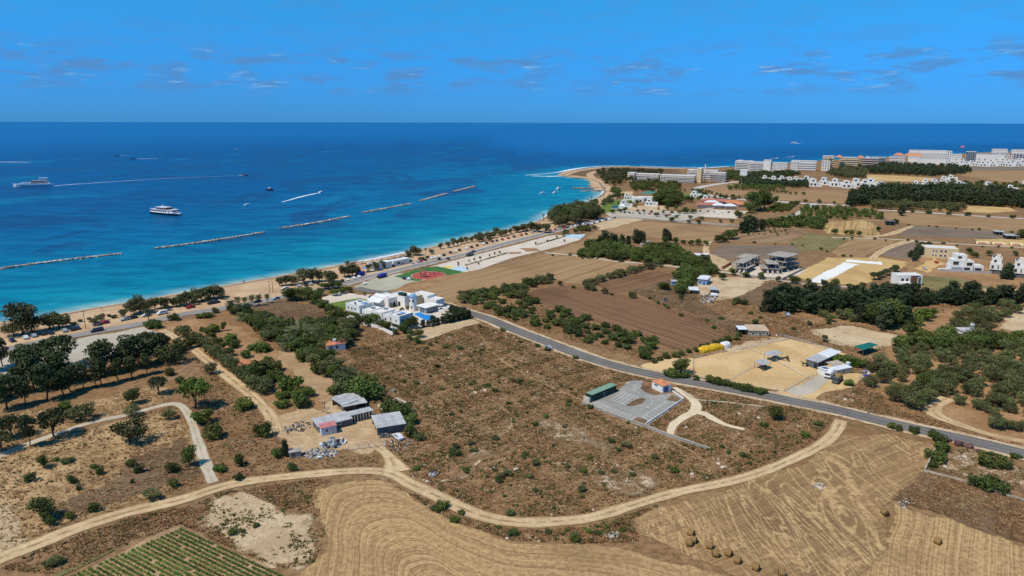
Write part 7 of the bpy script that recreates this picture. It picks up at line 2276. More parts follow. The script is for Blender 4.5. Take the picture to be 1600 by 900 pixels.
t = hotel('sandy coloured hotel on the headland with a slim white tower', 1030, 285)
wing(t, 984, 994, 272.5, 285, 16, m_wall_pinkish, 0, 0)
wing(t, 994.4, 1026, 273.5, 284.5, 15, m_wall_pinkish, 14, 4, band=m_wall_w)
wing(t, 1027, 1074, 274, 284.2, 15, m_wall_pinkish, 22, 4, band=m_wall_w)
wing(t, 1034, 1074, 265, 278, 15, m_wall_pinkish, 16, 4, band=m_wall_w)
wing(t, 1074.5, 1080, 263, 283.6, 14, m_wall_cream, 0, 0, 'tower')
wing(t, 1080.5, 1101, 268, 281.5, 15, m_wall_pinkish, 10, 4, win=m_glass_b, band=m_wall_grey)
wing(t, 1093, 1102, 263.5, 276, 14, m_wall_w, 0, 0)
wing(t, 1076.4, 1077.4, 256, 282, 1.2, m_wall_w, 0, 0, 'spire', roof=False)
t = hotel('long white hotel stepping along the far shore', 1200, 268)
wing(t, 1146, 1152, 252.5, 266, 14, m_wall_pinkish, 0, 0)
wing(t, 1152.3, 1176, 253.5, 267.5, 14, m_wall_w, 14, 5, band=m_roof_w)
wing(t, 1176.3, 1196, 254.5, 268.3, 14, m_wall_w, 12, 5, band=m_roof_w)
wing(t, 1196.3, 1206, 251.5, 268.5, 14, m_wall_w, 0, 0)
wing(t, 1206.3, 1226, 255, 268.3, 13, m_wall_w, 10, 5, win=m_glass)
wing(t, 1222.5, 1228, 251.5, 265, 12, m_wall_w, 0, 0)
wing(t, 1228.3, 1238, 253, 268, 13, m_wall_w, 5, 5, win=m_glass)
t = hotel('plain white hotel block right of the long stepped one', 1262, 267)
wing(t, 1240, 1272, 252.5, 267, 13, m_wall_w, 12, 4, win=m_wall_grey, band=m_roof_w)
wing(t, 1272.4, 1283, 252.5, 266, 13, m_wall_w, 3, 4)
t = hotel('reddish hotel with tiled roof caps and a turquoise glass end', 1315, 266)
wing(t, 1284, 1289, 250, 265, 12, m_skyblue, 0, 0, 'glass_end')
wing(t, 1289.4, 1304, 245.5, 266, 14, m_wall_pinkish, 7, 6, band=m_wall_cream)
wing(t, 1304.4, 1328, 247, 265, 14, m_wall_cream, 12, 6, win=m_glass, band=m_wall_pinkish)
wing(t, 1328.4, 1349, 247.5, 264.5, 14, plain("dusky_render", (0.27, 0.20, 0.20), 0.8, 0.08, 0.2), 10, 5, band=m_wall_pinkish)
for u in (1291, 1320):
    g1 = G(u, 264)
    hip_roof(t, g1.x - t.location[0], 3, g1.x - t.location[0] + 13, 12, 24, 4, m_tile)
t = hotel('blue-grey glazed hotel block in the middle of the far row', 1360, 261)
wing(t, 1349.4, 1354, 246, 260.5, 12, m_wall_w, 0, 0)
wing(t, 1354.4, 1372, 246.5, 260.3, 12, m_glass_b, 10, 5, win=m_wall_grey)
t = hotel('low hotel with red tiled roofs in front of the big white one', 1390, 259)
wing(t, 1372.4, 1388, 248, 259.5, 14, m_wall_w, 8, 3)
wing(t, 1388.4, 1408, 246, 259, 14, m_wall_pinkish, 8, 3, win=m_blue)
for u, w_ in ((1370, 22), (1384, 24), (1396, 20)):
    g1 = G(u, 256)
    hip_roof(t, g1.x - t.location[0], g1.y - t.location[1], g1.x - t.location[0] + w_, g1.y - t.location[1] + 14, 19, 5, m_tile)
t = hotel('biggest white hotel with tall vertical bays on the skyline', 1425, 257)
wing(t, 1387, 1418, 235.5, 253, 18, m_wall_w, 18, 1, win=m_wall_grey)
wing(t, 1418.4, 1424, 237, 253, 17, m_wall_grey, 2, 6)
wing(t, 1424.4, 1456, 236, 256, 18, m_wall_w, 18, 1, win=m_wall_grey)
wing(t, 1456.4, 1462, 236.5, 256, 16, m_wall_w, 2, 6, win=m_glass)
wing(t, 1462.4, 1473, 236.5, 254, 16, m_glass_b, 4, 6, win=m_wall_grey)
t = hotel('low white hotel wing between the two biggest far hotels', 1510, 254)
wing(t, 1474, 1490, 242, 252.5, 14, m_wall_w, 8, 3, win=m_wall_grey)
wing(t, 1486, 1530, 241, 251.5, 14, m_wall_w, 0, 0)
wing(t, 1530.4, 1540, 242, 251.5, 14, m_wall_pinkish, 4, 3)
t = hotel('terraced white hotel at the far right edge', 1570, 252)
wing(t, 1535, 1552, 234, 250, 16, m_wall_w, 8, 5, win=m_wall_grey)
wing(t, 1552.4, 1604, 234.5, 249.5, 16, m_wall_w, 18, 4, win=m_wall_grey)
for a, b_ in ((1553, 1562), (1565, 1574), (1576, 1595)):
    wing(t, a, b_, 240.5, 252, 10, plain("purple_shade_glass", (0.15, 0.13, 0.19), 0.4, 0.1, 0.3), 5, 4, win=m_wall_w)
wing(t, 1590, 1595, 232, 249, 10, m_wall_w, 0, 0)


def cube_house(label, u, v, s, seed, group=None):
    rng = random.Random(seed)
    g = G(u, v)
    t = thing('holiday_house', label, 'house', (g.x, g.y, 0), rng.uniform(-0.65, -0.2), group)
    w_, d_, h_ = s * rng.uniform(0.9, 1.2), s * rng.uniform(0.8, 1.1), s * rng.uniform(0.42, 0.5)
    bb = block(t, 0, 0, w_, d_, h_, parapet=0.6)
    b2 = block(t, w_ * 0.15, d_ * 0.2, w_ * 0.75, d_ * 0.9, h_ * 1.75, z0=h_, parapet=0.6)
    b3 = block(t, w_ + 0.1, d_ * 0.15, w_ * 1.45, d_ * 0.8, h_ * rng.uniform(0.7, 1.2), parapet=0.5)
    window(t, 'F', bb, w_ * 0.15, w_ * 0.35, h_ * 0.2, h_ * 0.75, None, False)
    window(t, 'F', bb, w_ * 0.55, w_ * 0.8, h_ * 0.2, h_ * 0.75, None, False)
    window(t, 'F', b2, w_ * 0.15, w_ * 0.4, h_ * 1.2, h_ * 1.6, None, False)
    box(t, 'terrace_wall', -0.5, -3.0, -0.05, w_ * 1.4, -2.7, 1.4, m_wall_w)
    box(t, 'boiler', w_ * 0.3, d_ * 0.5, h_ * 1.75, w_ * 0.45, d_ * 0.6, h_ * 1.75 + 1.3, m_white_t)
    box(t, 'solar_panel', w_ * 0.5, d_ * 0.4, h_ * 1.75 + 0.2, w_ * 0.68, d_ * 0.55, h_ * 1.75 + 0.8, m_glass_b)
    return t


for i, (u, v) in enumerate([(968, 323), (1008, 321), (1040, 309), (975, 312), (1078, 308), (1096, 316)]):
    cube_house('small white building in the coastal strip below the headland hotel', u, v, 8, 150 + i, 'small white coastal buildings')
for i, (u, v) in enumerate([(1264, 291), (1280, 288.5), (1297, 291), (1315, 293.5), (1330, 291), (1344, 293), (1352, 291)]):
    cube_house('white cube-shaped holiday house in the row left of the black belt', u, v, 12, 30 + i, 'row of white holiday houses')
for i, (u, v) in enumerate([(1190, 282), (1203, 283.5), (1218, 283), (1228, 285), (1240, 284), (1254, 283)]):
    cube_house('low white house half hidden behind the holiday belt', u, v, 9, 50 + i, 'white houses behind the holiday belt')
for i, (u, v) in enumerate([(1372, 292), (1380, 296), (1425, 291), (1440, 288), (1455, 287), (1475, 289), (1492, 291), (1502, 295), (1540, 293), (1572, 298), (1595, 292), (1470, 283), (1480, 282)]):
    cube_house('small white house scattered behind the black belt', u, v, 9, 70 + i, 'scattered houses behind the black belt')
for i, u in enumerate(range(1474, 1596, 8)):
    cube_house('white flat in the long terrace in front of the far hotels', u, 258.5 + (i * 37 % 5) * 0.35, 11.5, 90 + i, 'white terrace before the far hotels')

for i, u in enumerate(range(1480, 1600, 9)):
    cube_house('white house in the upper row of the far terraces', u, 254.6 + (i * 29 % 4) * 0.4, 12, 130 + i, 'upper row of the far terraces')
for i, (u, v) in enumerate([(1535, 380, ), (1560, 381.5), (1588, 382.5)]):
    a, b_ = G(u - 11, v), G(u + 11, v + 1.2)
    t = thing('earth_bank', ['left', 'middle', 'right'][i] + ' hump of the ochre earth bank at the far right', 'earth bank', (a.x, a.y, 0), math.atan2(b_.y - a.y, b_.x - a.x))
    solid(t, 'mound', [loaf(0, (b_ - a).length, 6, 1.8, 20 + i)], m_wall_cream)
    solid(t, 'cut_face', [loaf(1, (b_ - a).length * 0.7, 5, 1.5, 30 + i)], m_terr).location = (0, -2.2, 0)
# ------------------------------------------------------------------ beach bar and sea front
t, L = frame_at('beach_bar', 'white beach bar building beside the coast road', 'bar', 585, 423, 613, 417.5)
bb = block(t, 0, 0, L, 7, 3.6)
window(t, 'F', bb, 2, 4, 0.8, 2.4)
window(t, 'F', bb, 7, 9, 0.05, 2.4, m_wood, True, 'door')
t, L = frame_at('beach_bar', 'second white building along the beach bar terrace', 'bar', 615, 416.5, 640, 411)
bb = block(t, 0, 0, L, 6, 3.0)
window(t, 'F', bb, 3, 6, 0.8, 2.3)
for i, (u, v) in enumerate([(590, 410), (604, 407), (618, 404), (632, 401), (575, 413)]):
    c_ = [(u - 7, v + 2.6), (u + 6, v - 0.2), (u + 8, v - 3.0), (u - 5, v - 0.2)]
    canopy('beach_awning', 'flat white awning on posts on the beach bar terrace', c_, 2.8, m_white_t, 'awning', m_metal)['group'] = 'white awnings of the beach bar'
canopy('market_stall', 'blue-roofed stall beside the beach bar', [(567, 427), (574, 426), (575, 423), (568, 424)], 2.8, m_skyblue, 'stall')
for i in range(16):
    u = 556 + i * 5.6 + random.uniform(-1.5, 1.5)
    v = 414.5 - (u - 556) * 0.195 + random.uniform(-1.2, 1.0)
    g = G(u, v)
    o = thing('beach_umbrella', 'sunshade on the sand in front of the beach bar', 'parasol', (g.x, g.y, 0), i * 0.5, 'sunshades on the sand')
    solid(o, 'pole', [tube([(0, 0, 0), (0, 0, 2.3)], [0.04, 0.03], 5)], m_wood)
    solid(o, 'canopy', [tube([(0, 0, 1.95), (0, 0, 2.1), (0, 0, 2.4)], [1.4, 1.3, 0.05], 8)], m_white_t if i % 3 else m_tile_red)
# play frames on the red circle
for u, v, lab in [(661, 433, 'dark wooden climbing tower on the red play circle'), (676, 432, 'swing frame on the red play circle'), (682, 429, 'low balance frame on the red play circle')]:
    g = G(u, v)
    t = thing('climbing_tower' if 'tower' in lab else 'swing_set' if 'swing' in lab else 'balance_beam', lab, 'play frame', (g.x, g.y, 0.05))
    hh = 3.4 if 'tower' in lab else 2.0
    posts(t, [(-1.4, -1.0), (1.4, -1.0), (1.4, 1.0), (-1.4, 1.0)], hh, 0.12, m_wood)
    box(t, 'beam', -1.5, -0.1, hh, 1.5, 0.1, hh + 0.2, m_wood)
    if 'tower' in lab:
        box(t, 'platform', -1.3, -0.9, 1.5, 1.3, 0.9, 1.7, m_wood)
        hip_roof(t, -1.4, -1.0, 1.4, 1.0, hh + 0.2, 1.0, m_brown_p)
canopy('play_shelter', 'pale shelter at the edge of the play area', [(660, 422), (665, 422.5), (666, 420), (661, 419.5)], 2.8, m_pave, 'shelter')

# street lamps along the promenade
for i in range(14):
    k = i / 13
    u, v = 606 + (880 - 606) * k, 431 - (431 - 364.5) * k ** 1.04
    g = G(u, v)
    t = thing('street_lamp', 'slim dark street lamp on the inland pavement of the coast road', 'lamp', (g.x, g.y, 0), 0, 'street lamps of the promenade')
    solid(t, 'pole', [tube([(0, 0, 0), (0, 0, 4.6)], [0.09, 0.05], 6)], m_shed)
    solid(t, 'arm', [tube([(0, 0, 4.5), (-0.4, 0.4, 4.8), (-1.0, 1.0, 4.85)], [0.05, 0.04, 0.03], 5)], m_shed)
    box(t, 'lamp_head', -1.5, 0.85, 4.78, -0.9, 1.25, 4.9, m_metal)


def pole(label, u, v, hpx, arms=1, rot=0.8):
    g = G(u, v)
    h = hpx * M_PER_PX(u, v) / math.cos(PITCH)
    t = thing('utility_pole', label, 'utility pole', (g.x, g.y, 0), rot)
    solid(t, 'shaft', [tube([(0, 0, -0.05), (0, 0, h * 0.5), (0, 0, h)], [0.17, 0.14, 0.10], 7)], m_wood)
    for k in range(arms):
        box(t, 'crossarm', -0.9, -0.06, h - 0.5 - k * 0.8, 0.9, 0.06, h - 0.36 - k * 0.8, m_wood)
        for x in (-0.75, 0.75):
            box(t, 'insulator', x - 0.05, -0.05, h - 0.36 - k * 0.8, x + 0.05, 0.05, h - 0.16 - k * 0.8, m_glass)
    return t


pole('utility pole on the beach side of the coast road at left', 134, 514, 29)
pole('left of two utility poles on the beach near the road bend', 421.5, 457, 18)
pole('right of two utility poles on the beach near the road bend', 426.5, 457, 21)
pole('utility pole on the slope above the main road', 1356, 647, 35, 2)
pole('utility pole beside the farm track entrance', 507, 638, 11)
pole('thin pole in the olive grove lane at far right', 1592, 452, 14)

# ------------------------------------------------------------------ cars
CAR_MATS = {n: plain(n + "_car_paint", c_, 0.25, 0.04, 1.0, 0.6) for n, c_ in (('white', (0.72, 0.72, 0.72)), ('silver', (0.34, 0.36, 0.39)), ('black', (0.02, 0.021, 0.024)), ('red', (0.36, 0.018, 0.02)), ('blue', (0.03, 0.09, 0.36)), ('navy', (0.02, 0.03, 0.07)))}


def car_meshes(L=4.3, w=1.75, van=False):
    if van:
        prof = [(-L / 2, 0.35), (-L / 2, 0.9), (-L / 2 + 0.75, 1.05), (-L / 2 + 1.35, 1.75), (L / 2 - 0.1, 1.85), (L / 2, 1.0), (L / 2, 0.35)]
        cab = [(-L / 2 + 0.95, 1.1), (-L / 2 + 1.4, 1.66), (L / 2 - 0.15, 1.72), (L / 2 - 0.08, 1.1)]
    else:
        prof = [(-L / 2, 0.32), (-L / 2 + 0.05, 0.72), (-L / 2 + 1.05, 0.88), (-L / 2 + 1.75, 1.40), (L / 2 - 1.05, 1.42), (L / 2 - 0.35, 0.95), (L / 2, 0.85), (L / 2, 0.32)]
        cab = [(-L / 2 + 1.28, 0.93), (-L / 2 + 1.82, 1.34), (L / 2 - 1.1, 1.36), (L / 2 - 0.6, 0.95)]
    def ext(pr, w0, w1, ztop):
        co, n = [], len(pr)
        for s in (-1, 1):
            for x, z in pr:
                k = w0 if z < 0.95 else w1
                co.append((x, s * k / 2, z))
        f = [tuple(range(n - 1, -1, -1)), tuple(range(n, 2 * n))] + [(i, (i + 1) % n, n + (i + 1) % n, n + i) for i in range(n)]
        me = bpy.data.meshes.new('car_body')
        me.from_pydata(co, [], [tuple(reversed(q)) for q in f])
        return me
    body = ext(prof, w, w * 0.84, 1)
    glass = ext(cab, w * 0.99, w * 0.87, 1)
    wh = mesh_np('wheel', *join_np([tube([(0, -0.11, 0), (0, -0.1, 0), (0, 0.1, 0), (0, 0.11, 0)], [0.05, 0.31, 0.31, 0.05], 12)]), [m_black])
    return body, glass, wh, L, w


CAR, VAN = car_meshes(), car_meshes(5.0, 1.9, True)
_body = {}


def car(u, v, color, ang_px, label, group=None, van=False, name=None):
    body, glass, wh, L, w = VAN if van else CAR
    key = (color, van)
    if key not in _body:
        b1 = body.copy()
        b1.materials.append(CAR_MATS[color])
        g1 = glass.copy()
        g1.materials.append(m_glass)
        _body[key] = (b1, g1)
    g = G(u, v)
    a, b_ = G(u - ang_px[0], v - ang_px[1]), G(u + ang_px[0], v + ang_px[1])
    t = thing(name or ('van' if van else 'parked_car'), label, 'van' if van else 'car', (g.x, g.y, 0.06), math.atan2(b_.y - a.y, b_.x - a.x), group)
    link('body', _body[key][0], t)
    link('side_windows', _body[key][1], t)
    for x in (-L * 0.31, L * 0.31):
        for y in (-w / 2 + 0.08, w / 2 - 0.08):
            q = link('wheel', wh, t)
            q.location = (x, y, 0.31)
    return t


AL, AC = (10, -2), (4, 3)
car(152, 518.5, 'navy', AL, 'dark van driving on the coast road at left', van=True)
car(431, 468, 'silver', AL, 'silver car driving on the coast road near the palms')
car(739, 394.5, 'navy', AL, 'dark car driving on the far coast road')
PK = 'parked by the beach at the left end'
for u, v, c_, lab in [(19, 533.5, 'navy', 'leftmost dark car ' + PK), (40, 529, 'white', 'leftmost white car ' + PK), (53, 526, 'silver', 'silver car right of the leftmost white car'), (67, 523, 'black', 'black car under the trees ' + PK), (79, 521.5, 'navy', 'dark blue car under the trees ' + PK),
                      (101, 518, 'silver', 'large silver car ' + PK), (113, 516, 'black', 'black car left of the single utility pole'), (121, 514, 'navy', 'dark blue car right beside the black one near the pole'),
                      (153, 508, 'silver', 'silver car right of the single utility pole'), (163, 506, 'red', 'red car parked on the sand beside the silver one'), (196, 500.5, 'silver', 'silver car on the sand left of the tamarisk row'),
                      (207, 498, 'black', 'black car on the sand left of the tamarisk row'), (229, 494, 'white', 'white car beside the leaning palm'), (298, 481.5, 'red', 'small red vehicle on the sand by the tamarisk row'),
                      (331, 475, 'black', 'black car under the tamarisk row'), (337, 474, 'navy', 'dark car next to the black one under the tamarisk row'), (402, 473, 'black', 'black car between the date palms'),
                      (446, 452, 'white', 'long white car on the sand near the two poles')]:
    car(u, v, c_, AC if u < 130 else AL, lab)
car(254, 491, 'white', AL, 'white camper van parked beside the beach', van=True, name='camper_van')
def carline(u0, v0, u1, v1, n, label, group, cols, ang=AC):
    for i in range(n):
        k = (i + random.uniform(-0.2, 0.2)) / max(1, n - 1)
        c_ = random.choice(cols)
        car(u0 + (u1 - u0) * k, v0 + (v1 - v0) * k, c_, ang, c_ + ' ' + label, c_ + ' ' + group)
C_ALL = ['white', 'silver', 'black', 'red', 'navy', 'white']
carline(468, 448, 494, 444, 4, 'car parked under the tamarisk clump', 'cars under the tamarisk clump', ['black', 'silver'])
carline(536, 440, 560, 434, 4, 'car parked at the road bend', 'cars at the road bend', ['white', 'silver', 'black'])
carline(645, 412, 692, 400, 8, 'car parked in front of the beach bar', 'cars before the beach bar', ['red', 'black', 'silver', 'white'])
carline(702, 396, 770, 378, 9, 'car parked along the dense tree row', 'cars along the dense tree row', C_ALL)
carline(776, 377, 850, 360, 9, 'car parked on the far sea front', 'cars on the far sea front', C_ALL)
carline(918, 352, 960, 341, 14, 'car in the crowded parking by the big grove', 'cars by the big grove', C_ALL)
carline(1085, 330, 1150, 333, 7, 'car on the cream pavilion car park', 'cars on the cream car park', C_ALL)
carline(860, 361, 912, 351, 9, 'car parked below the big grove', 'cars below the big grove', C_ALL)
carline(975, 333, 1060, 337, 12, 'car on the far grey car park', 'cars on the far grey car park', C_ALL)
for u, v, c_, lab in [(569, 444, 'white', 'white car alone on the gravel lot'), (592, 434.5, 'black', 'black car beside the blue truck on the gravel lot'), (631, 436, 'navy', 'dark car near the play circle'), (638, 437, 'white', 'white car near the play circle'),
                      (686, 406, 'black', 'black car driving past the promenade'), (700, 405.5, 'black', 'second black car driving past the promenade'), (536, 459, 'silver', 'silver car in the shade by the villa lawn'),
                      (1463, 411, 'red', 'dark red car on the sandy yard of the cream building'), (1445, 421, 'silver', 'grey car above the white and brown house'), (1230, 493, 'silver', 'silver pickup at the edge of the dark belt'),
                      (622, 685, 'white', 'wrecked white car beside the right farm shed'), (857, 545, 'silver', 'silver car driving up the main road')]:
    car(u, v, c_, AC, lab)


def truck(label, u, v, ang_px, cab_mat, load_mat, load_h, name='truck'):
    g = G(u, v)
    a, b_ = G(u - ang_px[0], v - ang_px[1]), G(u + ang_px[0], v + ang_px[1])
    t = thing(name, label, 'truck', (g.x, g.y, 0.04), math.atan2(b_.y - a.y, b_.x - a.x))
    box(t, 'chassis', -3.0, -1.0, 0.5, 3.0, 1.0, 0.85, m_shed)
    box(t, 'cab', 1.5, -1.05, 0.85, 3.1, 1.05, 2.4, cab_mat)
    box(t, 'windscreen', 3.08, -0.9, 1.5, 3.14, 0.9, 2.2, m_glass)
    solid(t, 'load', [loaf(-3.1, 1.35, 2.3, load_h, 4, 10, 9)], load_mat).location = (0, 0, 0.87)
    for x in (-2.0, -1.2, 2.2):
        for y in (-0.95, 0.95):
            q = solid(t, 'wheel', [tube([(0, -0.14, 0), (0, -0.13, 0), (0, 0.13, 0), (0, 0.14, 0)], [0.05, 0.45, 0.45, 0.05], 12)], m_black)
            q.location = (x, y, 0.45)
    return t


truck('truck loaded high with brown hay in the horse yard', 1308, 597, (-4, 3.4), m_shed, m_hay, 1.9)
truck('blue covered truck parked on the gravel lot', 597, 434, (8, -2), m_blue, m_blue, 1.8)
truck('blue lorry under the trees at the road bend', 563, 431, (8, -2), m_blue, m_blue, 1.6)
truck('white horse lorry beside the stable', 1296, 589, (-3, 3), m_white_t, m_white_t, 1.7)
truck('dark lorry parked below the far promenade', 734, 400, (8, -2), m_shed, m_shed, 1.6)

# ------------------------------------------------------------------ hay bales
def bale_mesh():
    r, w = 0.78, 0.66
    return tube([(0, -w, 0), (0, -w + 0.001, 0), (0, -w + 0.08, 0), (0, w - 0.08, 0), (0, w - 0.001, 0), (0, w, 0)], [0.02, r * 0.9, r, r, r * 0.9, 0.02], 20)


co, fc = bale_mesh()
mi = [1 if (i // 20) in (0, 4) else 0 for i in range(len(fc))]
BALE = mesh_np('bale', co, fc, [m_hay, m_hay_end], True, mi)
BAND = mesh_np('twine', *join_np([tube([(0, y - 0.02, 0), (0, y + 0.02, 0)], [0.795, 0.795], 20) for y in (-0.35, 0.0, 0.35)]), [m_hay_end])
for u, v, r_, lab in [(1079.6, 837, 0.3, 'rearmost round hay bale of the cluster below the curving track'), (1083.5, 848, 0.5, 'middle round hay bale of the cluster of three'), (1076.5, 852.5, 0.9, 'nearest round hay bale of the cluster of three'),
                      (1108.7, 857, 0.6, 'round hay bale right of the cluster of three'), (1117.6, 869.5, 1.0, 'round hay bale turned to show its end, left of a pair'), (1138, 868.5, 0.4, 'round hay bale right of the turned one'),
                      (1151.7, 880, 0.5, 'third round hay bale from the bottom edge'), (1180.8, 891, 0.4, 'second round hay bale from the bottom edge'), (1221, 900, 0.9, 'round hay bale cut by the bottom edge'),
                      (1382, 805, -0.4, 'lone round hay bale at the corner of the brown field'), (1464.5, 850, 0.2, 'lone round hay bale on the striped field at right')]:
    g = G(u, v)
    t = thing('hay_bale', lab, 'hay bale', (g.x, g.y, 0.0), r_ + 0.5, 'round hay bales')
    q = link('roll', BALE, t)
    q.location = (0, 0, 0.76)
    q2 = link('twine', BAND, t)
    q2.location = (0, 0, 0.76)

# ------------------------------------------------------------------ crop rows
def crop_row(p0, p1, seed):
    rng = np.random.default_rng(seed)
    L = float(np.hypot(p1[0] - p0[0], p1[1] - p0[1]))
    n = int(L * 60)
    if n < 10:
        return
    s = rng.random(n) * L
    gap = (np.sin(s * 0.9 + seed) + np.sin(s * 0.37 + seed * 2.1)) > -1.75
    s = s[gap]
    n = len(s)
    a = math.atan2(p1[1] - p0[1], p1[0] - p0[0])
    c = np.stack([s, rng.normal(size=n) * 0.17, 0.06 + 0.3 * rng.random(n) ** 1.3], 1)
    d = rng.normal(size=(n, 3))
    d[:, 2] = abs(d[:, 2]) + 0.5
    d /= np.linalg.norm(d, axis=1)[:, None]
    t_ = np.cross(d, rng.normal(size=(n, 3)))
    t_ /= np.linalg.norm(t_, axis=1)[:, None]
    b_ = np.cross(d, t_)
    sz = 0.13 * (0.6 + 0.8 * rng.random(n))[:, None]
    co = np.stack([c - t_ * sz, c + b_ * sz * 0.7, c + t_ * sz, c - b_ * sz * 0.7], 1).reshape(-1, 3)
    o = link('crop_row', mesh_np('crop_row', co, np.arange(len(co)).reshape(-1, 4), [L_CROP]), label='row of low green plants in the striped vegetable field', cat='crop row', group='rows of the vegetable field')
    o.location = (p0[0], p0[1], 0.03)
    o.rotation_euler = (0, 0, a)


L_CROP = leaf_mat("crop_leaves", (0.088, 0.135, 0.026), (0.155, 0.215, 0.048))
top, left_e, right_e = G(281, 827), G(112, 900), G(432, 898)
dr = np.array((right_e.x - top.x, right_e.y - top.y))
dl = np.array((left_e.x - top.x, left_e.y - top.y))
ld = np.linalg.norm(dl)
nrow = int(ld / 1.0)
for i in range(nrow + 1):
    p0 = np.array((top.x, top.y)) + dl * (i / nrow)
    p1 = p0 + dr * (1.12)
    crop_row(p0, p1, i)
ribbon('grass_strip', [(84, 903), (105, 893), (130, 882), (160, 868), (178, 859)], [2.4, 2.0, 1.4, 0.8], m_grass, step=1.0)
# ------------------------------------------------------------------ breakwaters, jetty, surf
def GS(u, v):
    return G(u, v, SEA_Z)


def rock_bank(name, label, pts_px, width, n, hmax, seed, cat='breakwater'):
    """loose boulders heaped in a line, too many and too small to pick apart"""
    rng = np.random.default_rng(seed)
    line = smooth_line([tuple(GS(u, v)[:2]) for u, v in pts_px], 2.0)
    c0 = line.mean(0)
    base, bf = tube([(0, 0, -0.5), (0, 0, -0.1), (0, 0, 0.3), (0, 0, 0.5)], [0.3, 0.6, 0.5, 0.12], 6)
    cos, fcs, o = [], [], 0
    t = np.gradient(line, axis=0)
    t /= np.linalg.norm(t, axis=1)[:, None] + 1e-9
    for k in range(n):
        i = rng.integers(len(line))
        off = rng.normal() * 0.33
        if abs(off) > 1:
            continue
        p_ = line[i] + np.array((-t[i, 1], t[i, 0])) * off * width + rng.normal(size=2) * 0.8 - c0
        s = rng.uniform(0.5, 1.4)
        q = base * (1 + rng.normal(size=base.shape) * 0.2) * s * np.array((rng.uniform(0.7, 1.4), rng.uniform(0.7, 1.4), 0.8))
        R_ = np.array(Matrix.Rotation(rng.uniform(0, 6.28), 3, 'Z') @ Matrix.Rotation(rng.normal() * 0.5, 3, 'X'))
        cos.append(q @ R_.T + np.array((p_[0], p_[1], SEA_Z + max(0.0, hmax * (1 - abs(off))) * rng.uniform(0.3, 1.0))))
        fcs.append(bf + o)
        o += len(q)
    ob = thing(name, label, cat, (c0[0], c0[1], 0))
    r_ = link('boulders', mesh_np(name, np.concatenate(cos), np.concatenate(fcs), [m_rock2]), ob, kind='stuff')
    # rubble core
    w2 = width * 0.5
    core = []
    for a, b_ in zip(line[:-4:4], line[4::4]):
        d = (b_ - a) / (np.linalg.norm(b_ - a) + 1e-9)
        n_ = np.array((-d[1], d[0])) * w2
        q = [a - n_ - c0, b_ - n_ - c0, b_ + n_ - c0, a + n_ - c0]
        core.append((np.array([(*k_, SEA_Z - 0.5) for k_ in q] + [(*(k_ * 1.0), SEA_Z + hmax * 0.35) for k_ in q]), CUBE_F))
    solid(ob, 'core', core, m_rock2)
    return ob


BW = [([(-30, 424.5), (60, 412), (130, 403.5), (188, 397)], 'nearest rock breakwater, cut by the left edge'), ([(243, 388.5), (300, 381), (360, 372), (411, 363.5)], 'second rock breakwater from the left'),
      ([(441, 356.5), (490, 349), (545, 338.5)], 'third rock breakwater from the left'), ([(568, 332), (605, 325.5), (641, 318.5)], 'fourth rock breakwater from the left'),
      ([(657, 314), (680, 307.5), (698, 302.5)], 'fifth rock breakwater from the left'), ([(709, 299.5), (725, 295.5), (741, 291)], 'farthest rock breakwater off the bay')]
for i, (pts, lab) in enumerate(BW):
    rock_bank('breakwater', lab, pts, 2.1 + 0.25 * i, 460, 0.7, 40 + i)
    sh = [(u, v - 0.6) for u, v in pts]
    ribbon('surf', None, [1.5, 3.4, 2.0, 4.2, 1.4], m_foam, z=SEA_Z + 0.03, world=[tuple(GS(u, v - 1.1)[:2]) for u, v in pts], wobble=0.5, kind='stuff')
    ribbon('surf', None, [1.6, 3.0, 3.8, 2.4, 3.0], m_foam, z=SEA_Z + 0.7, world=[tuple(GS(u, v)[:2]) for u, v in pts], wobble=0.9, kind='stuff')
rock_bank('jetty', 'short rock jetty reaching into the far bay', [(895, 294.6), (915, 294.4), (945, 295)], 7, 260, 1.6, 60, 'jetty')
rock_bank('reef', 'scatter of rocks off the far jetty', [(910, 299), (922, 298), (935, 300)], 8, 60, 0.8, 61, 'rocks')
# surf on the headland reef and a thin wash line along the beach
ribbon('surf', None, [5, 7, 10, 16, 11, 8, 5], m_foam, z=SEA_Z + 0.03, world=[tuple(GS(u, v)[:2]) for u, v in [(821, 273.5), (845, 271.8), (870, 269.3), (895, 264.4), (918, 261.3), (945, 259.4), (985, 258.8)]], wobble=0.5, kind='stuff')
ribbon('surf', None, [4, 12, 16, 8], m_foam, z=SEA_Z + 0.03, world=[tuple(GS(u, v)[:2]) for u, v in [(830, 274.6), (850, 275.4), (868, 275.3), (882, 274.2)]], wobble=0.6, kind='stuff')
ribbon('surf', None, [6, 14, 8, 16, 8], m_foam, z=SEA_Z + 0.03, world=[tuple(GS(u, v)[:2]) for u, v in [(1000, 259.5), (1040, 261), (1080, 261.5), (1110, 261.5), (1140, 259.8)]], wobble=0.7, kind='stuff')
ribbon('surf', None, [2.6, 3.6, 2.4, 3.8, 2.6, 3.4, 2.8, 3.6, 2.4], m_foam, z=SEA_Z + 0.04, world=[tuple(q) for q in (_wl + _off * 1.6)], wobble=0.8, kind='stuff')


